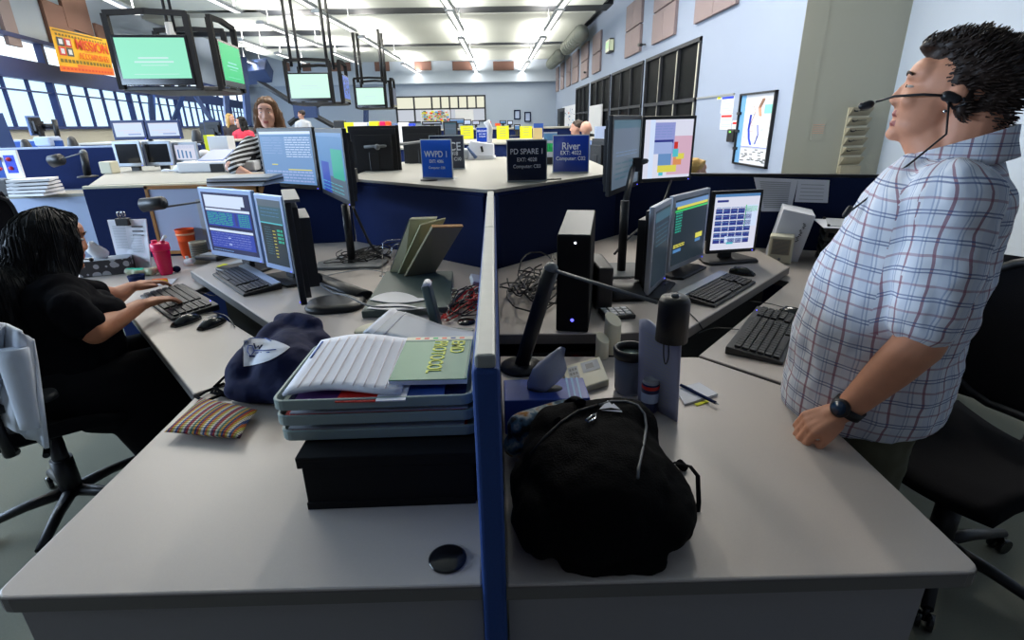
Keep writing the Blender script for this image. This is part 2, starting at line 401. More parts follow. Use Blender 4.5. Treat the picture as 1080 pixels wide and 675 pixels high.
r = thing('door_1', 'dark glazed door at the far end of the right wall', 'door', (XW, 27, 0), kind='structure')
m_ = MB('steel_dark'); m_.box((-.03, 0, 1.05), (.06, 2.6, 2.1)); m_.build('door_frame', r); m_ = MB('glass_dark'); m_.box((-.065, -.5, 1.2), (.01, 1.2, 1.5)); m_.build('glass_pane', r)
m_ = MB('alu'); m_.bb(-.09, -.06, .4, .46, .9, 1.4); m_.build('door_handle', r)
# framed map
p, q = X(783, 103, XW), X(822, 93, XW); zt = 1.80; zb = .92; ya, yb = q.y, p.y
r = thing('framed_map', 'black-framed map poster with blue streaks beside the card reader', 'map', (XW, (ya+yb)/2, zb)); hh = (yb-ya)/2; H_ = zt-zb
m_ = MB('black');
for c, d in (((-.02, 0, .012), (.04, 2*hh, .024)), ((-.02, 0, H_-.012), (.04, 2*hh, .024)), ((-.02, -hh+.012, H_/2), (.04, .024, H_)), ((-.02, hh-.012, H_/2), (.04, .024, H_))): m_.box(c, d)
m_.build('frame', r)
m_ = MB('paper'); m_.bb(-.014, -.002, -hh+.02, hh-.02, .02, H_-.02)
m_.m('skyblue'); m_.bb(-.017, -.002, hh-.16, hh-.03, .02, H_-.02)
def spl(m, pts, wd):
    m_.m(m)
    for (y0, z0), (y1, z1) in zip(pts, pts[1:]):
        m_.tube([(-.018, y0, z0), (-.018, y1, z1)], wd, 4, flat=.3)
spl(mat('deep_blue', '1C3FC8', .6), [(.1, .62), (.12, .45), (.08, .33), (.02, .26)], .02); spl('deep_blue', [(-.1, .5), (-.14, .38), (-.08, .27)], .008)
spl('deep_blue', [(hh-.16, .235), (-hh+.03, .235)], .007)
spl(mat('peach', 'D9A78C', .7), [(-.2, .8), (-.12, .7), (-.16, .6)], .03); spl('peach', [(.1, .75), (0, .66), (.1, .5)], .004)
m_.m(mat('aqua', '86E0CC', .6)); m_.bb(-.018, -.003, -hh+.05, -hh+.25, H_-.25, H_-.15)
m_.m('mid_grey')
for k in range(26): y = random.uniform(-hh+.04, hh-.25); z = random.uniform(.04, .2); m_.bb(-.018, -.003, y, y+.07, z, z+.012)
for k in range(40): y = random.uniform(-hh+.04, hh-.2); z = random.uniform(.26, H_-.05); m_.m(random.choice(['pale_panel', 'peach', 'pale_panel'])); m_.bb(-.0165, -.003, y, y+random.uniform(.02, .12), z, z+.006)
m_.build('map_sheet', r)
m_ = MB('black')
for z in (.2, .42, .64): m_.box((-.03, hh-.03, z), (.03, .09, .035))
m_.build('clip', r)
# card reader, papers, rail
p = X(774, 143, XW); r = thing('card_reader', 'black card reader with green light left of the framed map', 'reader', (XW, p.y, p.z-.08))
m_ = MB('black'); m_.box((-.03, 0, .08), (.06, .22, .17)); m_.build('housing', r, bevel=.015); emi('led_green', (.2, 1, .1), 2); emi('led_blue', (.1, .1, 1), 3); emi('led_red', (1, .03, .02), 3)
m_ = MB('led_green'); m_.box((-.062, 0, .13), (.004, .04, .02)); m_.build('status_light', r)
m_ = MB('alu'); m_.bb(XW-.02, XW, X(775, 100, XW).y, 9.1, 1.80, 1.825); tag(m_.build('wall_rail'), 'thin metal rail on right wall running from window to papers', 'rail')
for a, b, lab, hm in (((762, 101), (773, 119), 'upper sheet pinned on right wall left of the framed map, blue heading', 'deep_blue'), ((761, 120), (771, 137), 'lower sheet pinned on right wall below another, red heading', 'red'), ((773, 127), (778, 137), 'small red and white notice just above the card reader', 'red'), ((757, 101), (761, 105), 'tiny yellow note under the wall rail', 'yellow_note')):
    m_, bx = xrect('', '', '', a, b, 'paper', .004, .001); m_.m(hm); m_.bb(XW-.0065, XW-.004, bx[0]+.02, bx[1]-.02, bx[3]-.05, bx[3]-.02)
    m_.m('pale_panel')
    z = bx[3]-.08
    while z > bx[2]+.03: m_.bb(XW-.006, XW-.004, bx[0]+.03, bx[1]-.03, z-.008, z); z -= .03
    tag(m_.build('notice_sheet'), lab, 'paper', 'sheets pinned on the right wall')
# wall pocket rack on the beige return
p, q = A(885, 110, YC), A(908, 176, YC); r = thing('wall_pocket_rack', 'tall beige wall rack of angled pockets holding black-handled scissors', 'rack', ((p.x+q.x)/2+.04, YC, q.z-.06))
w2 = .115; RX = r.location.x; RZ = q.z-.06
m_ = MB('cream'); m_.bb(-w2-.01, w2+.01, -.01, 0, 0, .70); m_.build('back_plate', r)
for k in range(6):
    z = .09+.105*k; m_ = MB('beige'); m_.m('beige')
    m_._mesh([(-w2, -.012, z), (w2, -.012, z), (w2, -.085, z+.085), (-w2, -.085, z+.085)], [(0, 1, 2, 3)])
    m_._mesh([(w2, -.012, z), (w2, -.085, z+.085), (w2, -.012, z+.085)], [(0, 1, 2)]); m_._mesh([(-w2, -.012, z), (-w2, -.085, z+.085), (-w2, -.012, z+.085)], [(0, 1, 2)])
    m_.build('pocket', r, thick=.003)
m_ = MB('beige'); m_.bb(-w2, w2, -.06, -.01, -.14, .08); m_.build('lower_bin', r)
for k in range(5):
    z = RZ+.09+.105*(k+1)+.055; s = MB('black')
    for dx in (0, 1):
        pts = [(RX-.06+.03*math.cos(a_*PI/6), YC-.05-.012*dx, z+.012*math.sin(a_*PI/6)+.004*dx) for a_ in range(13)]; s.tube(pts, .006, 6, caps=False)
    s.tube([(RX-.03, YC-.055, z), (RX+.07, YC-.06, z+.006)], .007, 6)
    tag(s.build('scissors'), 'pair of black-handled scissors in the wall rack, pocket %d from the top' % (5-k), 'scissors', 'scissors in the wall rack')
m_ = MB('wall_beige'); a = A(858, 129, YC-.01); b = A(868, 148, YC-.01); m_.bb(a.x, b.x, YC-.006, YC, b.z, a.z); m_.m('peach')
for k in range(5): m_.bb(a.x+.005, b.x-.01, YC-.008, YC-.006, a.z-.03-.022*k, a.z-.024-.022*k)
tag(m_.build('notice_sheet'), 'faint notice with small red lines on the beige wall left of the rack', 'paper')
p = A(1066, 309, 2.75); m_ = MB('white'); m_.box((XN-.005, 2.95, .78), (.01, .075, .12)); m_.m('mid_grey'); m_.box((XN-.011, 2.95, .80), (.003, .03, .03)); m_.box((XN-.011, 2.95, .755), (.003, .03, .03))
tag(m_.build('wall_outlet'), 'white electric outlet plate low on the near right wall', 'outlet')
# pendant lights
emi('tube_light', (1, .98, .92), 2.2)
def pendant(a, b, z, lab, grp, energy=56):
    p, q = P(*a, z), P(*b, z); d = q-p; L = d.length; r = thing('pendant_light', lab, 'ceiling light', (p+q)/2, math.atan2(d.y, d.x), grp)
    m_ = MB('silver'); m_.bb(-L/2, L/2, -.11, .11, .0, .05); m_.bb(-L/2, L/2, -.08, .08, .05, .075); m_.build('housing', r, bevel=.01)
    m_ = MB('tube_light'); m_.bb(-L/2+.05, L/2-.05, -.055, .055, -.006, .0); m_.build('diffuser', r)
    for s in (-.38, .38):
        m_ = MB('white'); m_.tube([(s*L, 0, .07), (s*L, 0, ZC-z)], .012, 6); m_.build('hanging_rod', r)
    for up in (0, 1):
        l = bpy.data.lights.new('lamp', 'AREA'); l.shape = 'RECTANGLE'; l.size = L*.95; l.size_y = .16; l.energy = energy*(1.5 if up else .55)*min(L, 6)/3; l.color = (1, .97, .90)
        o = bpy.data.objects.new('lamp', l); C.objects.link(o); o.parent = r; o.location = (0, 0, .085 if up else -.012); o.rotation_euler = (PI if up else 0, 0, 0)
rows = [('first row from the right wall', [((603, -6), (591, 9)), ((591, 11), (577, 33)), ((573, 40), (559, 63)), ((557, 66), (549, 78))]),
        ('second row from the right wall', [((464, -6), (475, 10)), ((474, 12), (486, 33)), ((486, 41), (497, 62)), ((498, 66), (503, 78))]),
        ('third row from the right wall', [((304, -6), (330, 9)), ((333, 13), (373, 34)), ((381, 40), (420, 63)), ((425, 68), (443, 79))]),
        ('fourth row from the right wall', [((214, -4), (252, 14)), ((274, 25), (340, 50)), ((350, 56), (380, 68))]),
        ('row nearest the windows', [((106, -3), (146, 16)), ((253, 43), (279, 52)), ((292, 57), (322, 67))]),
        ('row beside the window wall', [((-4, 7), (40, 17)), ((85, 27), (131, 40)), ((255, 63), (277, 71))])]
od = ['nearest', 'second', 'third', 'fourth']
for nm, segs in rows:
    for k, (a, b) in enumerate(segs): pendant(a, b, 3.9, '%s slim pendant light in the %s' % (od[k], nm), 'pendant lights, '+nm)
for k, (x, y) in enumerate(((-.95, 9.6), (1.7, 9.6), (-3.6, 9.6), (-.95, 6.0), (1.7, 6.0), (-3.6, 6.0), (-6.3, 8.5))):
    r = thing('pendant_light', 'slim pendant light above the front of the room', 'ceiling light', (x, y, 3.9), PI/2, 'pendant lights overhead')
    m_ = MB('silver'); m_.bb(-1.5, 1.5, -.11, .11, 0, .05); m_.build('housing', r); m_ = MB('tube_light'); m_.bb(-1.45, 1.45, -.055, .055, -.006, 0); m_.build('diffuser', r)
    for up in (0, 1):
        l = bpy.data.lights.new('lamp', 'AREA'); l.shape = 'RECTANGLE'; l.size = 2.9; l.size_y = .16; l.energy = (80 if up else 75)*(1.5 if x > 0 and y < 9 else 1); l.color = (1, .95, .88)
        o = bpy.data.objects.new('lamp', l); C.objects.link(o); o.parent = r; o.location = (0, 0, .06 if up else -.012); o.rotation_euler = (PI if up else 0, 0, 0)
# hanging screen pods
emi('tv_pale', (.32, .88, .62), .95); emi('tv_green', (.01, .66, .22), .9); emi('tv_white', (.85, .95, .95), 1.0); emi('tv_mint', (.62, .95, .80), 1.05); emi('tv_blue', (.12, .22, .75), .8); emi('tv_dark', (.1, .12, .2), .6)
def pod(px, py, Y, W, yaw, lab, screens, which, gap=.20):
    c = A(px, py, Y); sf = W/2+gap; c = c+zrot(yaw) @ Vector((0, sf, 0)); r = thing('hanging_screen_rig', lab, 'screen rig', (c.x, c.y, c.z), yaw, 'hanging screen rigs'); h = W*.92; s = sf; q_ = W/2+.02
    g = .03*W/.75
    m_ = MB('black'); m_.prism([(-q_, -s), (q_, -s), (s, -q_), (s, q_), (q_, s), (-q_, s)], -.07, -.02); m_.build('base_shelf', r, bevel=.01)
    for k in range(3):
        R = zrot(k*PI/2); m_ = MB('black_matte'); m_.M = R
        m_.box((-q_, -s, h/2-.03), (g*2, g*2, h+.04)); m_.box((q_, -s, h/2-.03), (g*2, g*2, h+.04)); m_.box((-q_*.5, -s, h+.008), (q_*1.05, g*1.7, g*1.7), R=Matrix.Rotation(-.05, 4, 'Y')); m_.box((q_*.5, -s, h+.008), (q_*1.05, g*1.7, g*1.7), R=Matrix.Rotation(.05, 4, 'Y'))
        m_.build('arch_frame', r)
    H2 = ZC-c.z
    for (dx, dy) in ((-s*.6, -s*.6), (s*.6, -s*.6), (-s*.6, s*.6), (s*.6, s*.6)) if Y > 9 else ((-.02, 0), (.05, 0)):
        m_ = MB('black'); m_.tube([(dx, dy, h-.1), (dx, dy, H2)], .022*Y/8, 8); m_.build('pole', r)
    if Y < 9:
        m_ = MB('mid_grey'); m_.tube([(0, 0, 0), (0, 0, h)], .05, 10); m_.box((0, 0, h*.35), (.3, .3, .3)); m_.build('core', r)
    for k, (em, lb) in enumerate(screens):
        R = zrot(yaw+k*PI/2); t = thing('television', lb, 'screen', c+R @ Vector((0, -s+.0, 0)), yaw+k*PI/2, 'televisions in the hanging rigs')
        th = W*.64
        m_ = MB('black_gloss'); m_.bb(-W/2, W/2, -.045, .03, -.01, th); m_.bb(-W*.3, W*.3, .03, .08, .06, th-.08); m_.build('housing', t, bevel=.006)
        m_ = MB(em); m_.bb(-W/2+.03, W/2-.03, -.048, -.045, .06, th-.03)
        if em in ('tv_pale', 'tv_green', 'tv_mint'):
            lm = emi('tv_line_'+em, (.7, .95, .95) if em != 'tv_green' else (.3, .8, .75), .9); m_.m(lm)
            for zz, ww, hh_ in ((.52, .2, .03), (.44, .26, .03), (.38, .18, .012), (.2, .3, .008)): m_.bb(-ww*W, ww*W, -.0495, -.048, zz*th, (zz+hh_)*th)
        if em == 'tv_blue':
            m_.m('tv_dark')
            for q in range(24): x = random.uniform(-W*.4, W*.3); z = random.uniform(.1, th-.12); m_.bb(x, x+.08, -.0495, -.048, z, z+.05)
        m_.build('screen', t)
pod(170, 89, 6.9, .80, .12, 'large hanging screen rig at upper left holding two green screens', [('tv_pale', 'pale green television facing the camera in the nearest hanging rig'), ('tv_green', 'bright green television on the right side of the nearest hanging rig')], 0)
pod(329, 106.5, 13.0, .90, .10, 'middle hanging screen rig over the dark cross brace', [('tv_mint', 'mint television facing the camera in the middle hanging rig'), ('tv_blue', 'blue television on the right side of the middle rig')], 1)
pod(392, 112.5, 19.0, .93, .06, 'smallest and farthest hanging screen rig', [('tv_mint', 'mint television in the farthest hanging rig'), ('tv_dark', 'dim television on the side of the farthest rig')], 2)
# banner
BN = LN; bp = LP0+LN*.5
c4 = [PL(x, y, bp, BN) for x, y in ((64, 75), (121, 80), (115, 39), (52, 28))]
xa = (c4[1]-c4[0]); za = (c4[3]-c4[0]); r = thing('banner', 'yellow and orange MISSION ACCOMPLISHED banner hanging by the windows', 'banner', c4[0])
mat('banner_yellow', 'F2B414', .7, var=.12, scale=2); mat('banner_orange', 'E8741C', .7); mat('banner_olive', '7A6416', .7); mat('banner_red', 'D8421C', .7)
nrm = xa.cross(za).normalized()
if nrm.dot(-c4[0]) < 0: nrm = -nrm
def bp_(u, v, o=0): return c4[0]+xa*u+za*v+nrm*o
def bq(mb, u0, v0, u1, v1, o): mb.quad(bp_(u0, v0, o), bp_(u1, v0, o), bp_(u1, v1, o), bp_(u0, v1, o))
m_ = MB('banner_yellow'); bq(m_, 0, 0, 1, 1, 0); m_.m('banner_orange'); bq(m_, 0, 0, 1, .13, .004); bq(m_, .3, .13, 1, .2, .004)
m_.m('banner_olive'); bq(m_, .02, .93, .9, .97, .006)
for k in range(18): u = .05+.052*k; bq(m_, u, .84, u+.035, .89, .006)
for k in range(15):
    u = .04+.062*k; bq(m_, u, .22, u+.045, .30, .006)
m_.m('banner_red')
for k in range(15): u = .04+.062*k; bq(m_, u, .05, u+.045, .10, .008)
for k, (u, v, mm) in enumerate([(.05, .6, 'dark_grey'), (.17, .6, 'red'), (.05, .38, 'red'), (.17, .38, 'dark_grey')]):
    m_.m(mm); bq(m_, u, v, u+.11, v+.2, .008); m_.m('white'); bq(m_, u+.025, v+.04, u+.085, v+.16, .012)
m_.build('sheet', r, world=True)
ms = frame(bp_(.64, .68, .02), xa, Vector((0, 0, 1)).cross(nrm)); 
def bt(s_, u, v, size, mm, sx):
    x = xa.normalized(); y = (za-x*za.dot(x)).normalized(); M = Matrix.Identity(4); n3 = x.cross(y)
    for i in range(3): M[i][0], M[i][1], M[i][2], M[i][3] = x[i], y[i], n3[i], bp_(u, v, .02)[i]
    text(s_, size, M, mm, parent=r, sx=sx, ext=.004, bold=.004)
L_ = za.length; bt('MISSION', .65, .69, L_*.36, 'banner_red', xa.length*.64/(L_*.36*3.9)); bt('ACCOMPLISHED', .65, .42, L_*.22, 'banner_orange', xa.length*.64/(L_*.22*8.2))
# ---------------------------------------------------------------- partitions and worktops
ZP = 1.19
def panel(name, lab, a, b, z0, z1, th=.05, m='navy', cap='alu', cat='partition', grp='navy partitions of the near stations', capz=.018):
    a, b = Vector((*a, 0)), Vector((*b, 0)); d = (b-a).normalized(); n = Vector((-d.y, d.x, 0))*th/2
    r = thing(name, lab, cat, a, math.atan2(d.y, d.x), grp); L = (b-a).length
    mb = MB(m); mb.bb(0, L, -th/2, th/2, z0, z1-capz); mb.build('fabric_panel', r, bevel=.004)
    mb = MB(cap); mb.bb(-.002, L+.002, -th/2*.78, th/2*.78, z1-capz, z1); mb.build('top_cap', r, bevel=.004)
    return r
# centre divider, seen along its length
r = thing('divider_partition', 'long blue divider partition with light metal cap running towards the camera between both desks', 'partition', (-.0215, .69, 0))
mb = MB(mat('divider_blue', (.012, .055, .24), .7, var=.15, scale=200, bump=.2, bscale=900)); mb.bb(-.0205, .0205, 0, 1.955, .02, ZP-.022); mb.build('fabric_panel', r, bevel=.008, seg=3)
for i, (a, b) in enumerate(((0.0, 1.0), (1.004, 1.95))):
    mb = MB('alu'); mb.bb(-.0155, .0155, a, b, ZP-.022, ZP); mb.build('top_cap', r, bevel=.005)
panel('partition_panel', 'navy partition under the counter, slanting to the left station', (-.045, 2.68), (-.90, 3.47), .02, ZP-.011, cap='navy')
panel('partition_panel', 'navy partition under the counter, slanting to the right station', (.0, 2.68), (.76, 3.46), .02, ZP-.011, cap='navy', m='navy_dark')
panel('partition_panel', 'navy partition behind the left desk holding the wood-framed board', (-2.49, 3.37), (-.93, 3.49), .02, ZP, cap='cream')
panel('partition_panel', 'dark partition behind the right desk with two sheets pinned on it', (.755, 3.485), (2.55, 2.86), .02, ZP, cap='black', m='navy_dark')
# counter
mb = MB('laminate_light'); mb.prism([(-.04, 2.648), (-.003, 2.648), (.785, 3.43), (.80, 4.6), (.62, 5.3), (-.62, 5.3), (-.92, 4.6), (-.93, 3.44)], ZP-.010, ZP+.006)
tag(mb.build('counter', bevel=.002), 'light laminate counter where the two slanting partitions meet, carrying the blue signs', 'counter')
# worktops
def slab(name, lab, poly, z, th=.035, grp=None, m='laminate'):
    a = sum(poly[i][0]*poly[(i+1) % len(poly)][1]-poly[(i+1) % len(poly)][0]*poly[i][1] for i in range(len(poly)))
    if a < 0: poly = poly[::-1]
    r = thing(name, lab, 'desk', (poly[0][0], poly[0][1], 0), 0, grp)
    c = Vector((sum(p[0] for p in poly)/len(poly), sum(p[1] for p in poly)/len(poly)))
    mb = MB(m); mb.prism(poly, z-th, z); mb.build('tabletop', r, world=True, bevel=.004)
    mb = MB('edge_grey'); n = len(poly)
    for i in range(n):
        p, q = Vector(poly[i]), Vector(poly[(i+1) % n]); d = (q-p).normalized(); o = Vector((d.y, -d.x))*.0015
        mb._mesh([(p.x+o.x, p.y+o.y, z-th+.002), (q.x+o.x, q.y+o.y, z-th+.002), (q.x+o.x, q.y+o.y, z-.004), (p.x+o.x, p.y+o.y, z-.004)], [(0, 1, 2, 3)])
    mb.build('edge_band', r, world=True)
    return r
def rcorner(p, a, b, r=.03):
    p, a, b = Vector(p), Vector(a), Vector(b); u = (a-p).normalized()*r; v = (b-p).normalized()*r
    return [tuple(p+u*(1-t)**2+v*t**2) for t in (0, .25, .5, .75, 1)]
dl = slab('desk_wing', 'large left worktop in front holding the trays and striped pillow', [(-.043, .70)]+rcorner((-.89, .715), (0, .7), (-.9, 1.4))+[(-.915, 1.44), (-.70, 1.655), (-.043, 1.66)], .75)
mb = MB('side_grey'); mb.bb(-.86, -.045, .725, .745, .02, .713); mb.build('front_panel', dl, world=True)
mb = MB('side_grey'); mb.bb(-.86, -.84, .745, 1.35, .02, .713); mb.build('side_panel', dl, world=True)
dr = slab('desk_wing', 'large right worktop in front holding the black backpack', [(.0005, .697)]+rcorner((.836, .683), (0, .69), (.85, 1.3))+[(.858, 1.36), (.668, 1.60), (.0005, 1.66)], .75)
mb = MB('side_grey'); mb.bb(.003, .78, .722, .742, .02, .713); mb.build('front_panel', dr, world=True)
mb = MB('side_grey'); mb.bb(.76, .78, .742, 1.0, .02, .713); mb.build('side_panel', dr, world=True)
slab('keyboard_surface', 'left lower worktop along the seated woman\'s edge, holding her keyboard', [(-.705, 1.67), (-.93, 1.45), (-1.78, 2.42), (-2.38, 2.45), (-2.40, 3.33), (-1.30, 3.40), (-1.52, 2.50)], .75)
slab('keyboard_surface', 'right lower worktop under the front keyboard beside the standing man', [(.675, 1.615), (.872, 1.375), (1.28, 1.95), (2.4, 2.1), (2.45, 2.85), (.98, 3.38), (1.42, 2.43)], .75)
zr = .80
slab('raised_worktop', 'left raised worktop carrying the left monitors', [(-.045, 1.735), (-.42, 1.71), (-.68, 1.70), (-1.62, 2.76), (-1.60, 2.95), (-1.22, 3.38), (-.90, 3.42), (-.045, 2.63)], zr, .04)
slab('raised_worktop', 'right raised worktop carrying the computer tower and right monitors', [(.0, 1.735), (.42, 1.71), (.68, 1.74), (1.46, 2.52), (1.48, 2.9), (1.22, 3.25), (.80, 3.42), (.0, 2.63)], zr, .04)
for s, nm in ((-1, 'black block added as shade in the gap below the left raised worktop'), (1, 'black block added as shade in the gap below the right raised worktop')):
    mb = MB('black_matte'); e = -.0 if s < 0 else 0
    mb.prism([(s*.06, 1.80), (s*.66, 1.80), (s*1.40, 2.62), (s*1.36, 2.7), (s*.62, 1.9), (s*.06, 1.9)], .05, .755)  # black block added so the gap under the worktop reads as dark shade
    if s > 0: mb.bb(.06, .60, 1.69, 1.71, .45, .735)
    tag(mb.build('gap_shade_block'), nm, 'shade block')
mb = MB('black_gloss'); c = P(472, 590, .75); mb.lathe([(.0, .0), (.034, 0), (.035, .003), (.031, .0045), (.0, .0046)], c, 28, caps=False); tag(mb.build('cable_grommet'), 'round black cable grommet set in the left worktop near the divider', 'grommet')
mb = MB('led_red'); mb.ell(P(605, 371, .72)+Vector((0, -.06, 0)), (.004, .004, .004)); tag(mb.build('indicator_light'), 'tiny red indicator light in the dark gap under the right raised worktop', 'light')
# ---------------------------------------------------------------- monitors
emi('ui_blue', (.02, .05, .40), 1.0); emi('ui_deep', (.015, .02, .10), .8); emi('ui_dark', (.02, .035, .05), .7); emi('ui_teal', (.05, .13, .18), .8)
emi('ui_white', (.66, .78, 1.0), .95); emi('ui_green', (.03, .42, .30), .9); emi('ui_light', (.15, .30, .58), .9); emi('ui_lightblue', (.09, .24, .50), .9); emi('ui_grey', (.10, .14, .19), .9)
emi('ui_yellow', (.75, .70, .10), .9); emi('ui_pink', (.75, .48, .62), .85); emi('ui_lilac', (.36, .46, .78), .9); emi('ui_brightgreen', (.05, .6, .15), .9); emi('ui_orange', (.75, .3, .12), .9); emi('ui_cyan', (.1, .55, .65), .9); emi('ui_navy2', (.03, .04, .25), .9); emi('ui_red', (.7, .04, .03), .8); emi('ui_lilac2', (.30, .34, .70), .9); emi('ui_pale', (.72, .74, .88), .95)
def ui_rows(x0, x1, z0, z1, n, m, seed, wmin=.05, wmax=.2, h=.5):
    rn = random.Random(seed); out = []
    for k in range(n):
        z = z1-(k+.2)*(z1-z0)/n; x = x0
        while x < x1-.02:
            w = min(rn.uniform(wmin, wmax), x1-x); out.append((x, z-h*(z1-z0)/n, x+w*.85, z, m)); x += w
    return out
UIS = {
 'cad': ('ui_deep', [(.05, .80, .88, .96, 'ui_white'), (.05, .76, .80, .80, 'ui_white'), (.04, .70, .96, .74, 'ui_white'), (.05, .45, .96, .69, 'ui_blue')]
    + ui_rows(.06, .60, .47, .68, 8, 'ui_green', 1) + ui_rows(.72, .94, .47, .68, 7, 'ui_green', 2, .04, .07) + [(.64, .48, .69, .68, 'ui_navy2'), (.04, .36, .96, .40, 'ui_white'), (.05, .08, .96, .35, 'ui_blue')]
    + ui_rows(.06, .9, .1, .34, 6, 'ui_lilac2', 3, .05, .12, .3) + [(.42, .25, .48, .27, 'ui_white'), (.42, .14, .48, .17, 'ui_white')] + ui_rows(.05, .5, .02, .05, 1, 'ui_light', 5, .03, .05)),
 'map': ('ui_dark', [(0, .90, 1, 1, 'ui_grey'), (0, .66, 1, .90, 'ui_teal')] + ui_rows(.1, .9, .72, .88, 3, 'ui_lightblue', 7, .1, .25, .15) + [(0, .64, 1, .66, 'ui_cyan')] + ui_rows(.15, .45, .15, .6, 12, 'ui_teal', 8, .05, .15, .4) + ui_rows(.5, .62, .1, .55, 9, 'ui_yellow', 9, .02, .08, .25) + ui_rows(.7, .95, .35, .58, 4, 'ui_green', 10, .1, .2, .6)),
 'list': ('ui_light', [(0, .95, 1, 1, 'ui_white'), (0, .90, 1, .93, 'ui_lightblue')] + ui_rows(.5, .98, .50, .90, 9, 'ui_white', 11, .05, .12, .28) + ui_rows(.05, .45, .55, .9, 7, 'ui_lilac', 12, .1, .3, .12) + [(.5, .27, .95, .29, 'ui_yellow'), (.18, .36, .3, .38, 'ui_yellow')] + ui_rows(.05, .98, .03, .26, 4, 'ui_lilac', 14, .05, .1, .5) + [(.02, .02, .1, .05, 'ui_red')]),
 'two': ('ui_lightblue', [(0, .94, 1, 1, 'ui_light'), (.1, 0, .42, .52, 'ui_blue'), (.42, 0, 1, .30, 'ui_grey'), (.55, .28, .95, .75, 'ui_green'), (.42, .3, .55, .5, 'ui_lightblue')] + ui_rows(.1, .9, .02, .2, 3, 'ui_cyan', 15, .1, .2, .2)),
 'dim': ('ui_grey', [(0, .88, 1, 1, 'ui_teal')] + ui_rows(.1, .9, .45, .55, 2, 'ui_light', 16, .1, .2, .1) + ui_rows(.1, .9, .1, .4, 4, 'ui_teal', 17, .1, .3, .3)),
 'dim2': ('ui_dark', [(0, .85, 1, .97, 'ui_teal')] + ui_rows(.1, .9, .5, .8, 5, 'ui_teal', 18, .1, .2, .3)),
 'region': ('ui_pale', [(.5, .05, 1, .72, 'ui_pink'), (.16, .42, .62, .95, 'ui_lilac2'), (.18, .60, .60, .66, 'ui_navy2'), (.18, .42, .58, .62, 'ui_lilac'), (.30, .15, .58, .42, 'ui_light'), (.30, .10, .70, .22, 'ui_yellow'), (.62, .22, .80, .38, 'ui_orange'), (.68, .32, .85, .42, 'ui_yellow'), (.6, .36, .72, .5, 'ui_cyan'), (.33, .04, .42, .10, 'ui_cyan'), (.62, .5, .7, .62, 'ui_red'), (.1, 0, .2, 1, 'ui_white')] + ui_rows(.2, .58, .68, .9, 5, 'ui_light', 19, .1, .2, .15)),
 'green': ('ui_dark', [(0, .90, 1, .97, 'ui_light'), (.05, .86, 1, .90, 'ui_yellow'), (0, .82, 1, .85, 'ui_brightgreen')] + ui_rows(.03, .22, .5, .82, 8, 'ui_green', 20, .04, .08, .5) + ui_rows(.02, .35, .27, .33, 2, 'ui_yellow', 21, .05, .1, .6) + [(.02, .2, .25, .25, 'ui_lightblue'), (.68, .32, .9, .40, 'ui_yellow'), (.68, .26, .85, .31, 'ui_lightblue')]),
 'phone': ('ui_pale', [(0, .95, 1, 1, 'ui_lightblue'), (.05, .86, .3, .9, 'ui_navy2')] + [(.04+.165*c, .12+.108*r, .04+.165*c+.15, .12+.108*r+.085, 'ui_navy2') for c in range(5) for r in range(6)] + [(.72, .42, .97, .80, 'ui_white'), (.72, .68, .97, .78, 'ui_brightgreen'), (.70, .42, .72, .80, 'ui_brightgreen'), (.3, .13, .72, .25, 'ui_white'), (.35, .10, .5, .14, 'ui_cyan')] + ui_rows(.05, .85, .15, .78, 12, 'ui_light', 22, .04, .12, .25)),
 'white': ('ui_white', [(0, .9, 1, 1, 'ui_pale'), (.45, .12, .9, .22, 'ui_lilac'), (.3, .25, .9, .34, 'ui_pale'), (.1, .4, .7, .5, 'ui_pale')]),
 'off': ('black_gloss', []),
 'bars': ('ui_pale', [(.1+.2*k, .1, .1+.2*k+.08, .7-.05*k, 'ui_lightblue') for k in range(4)] + ui_rows(.05, .95, .75, .95, 3, 'ui_lilac', 25, .1, .2, .3)),
 'small': ('ui_lightblue', [(0, .85, 1, 1, 'ui_white')]),
}
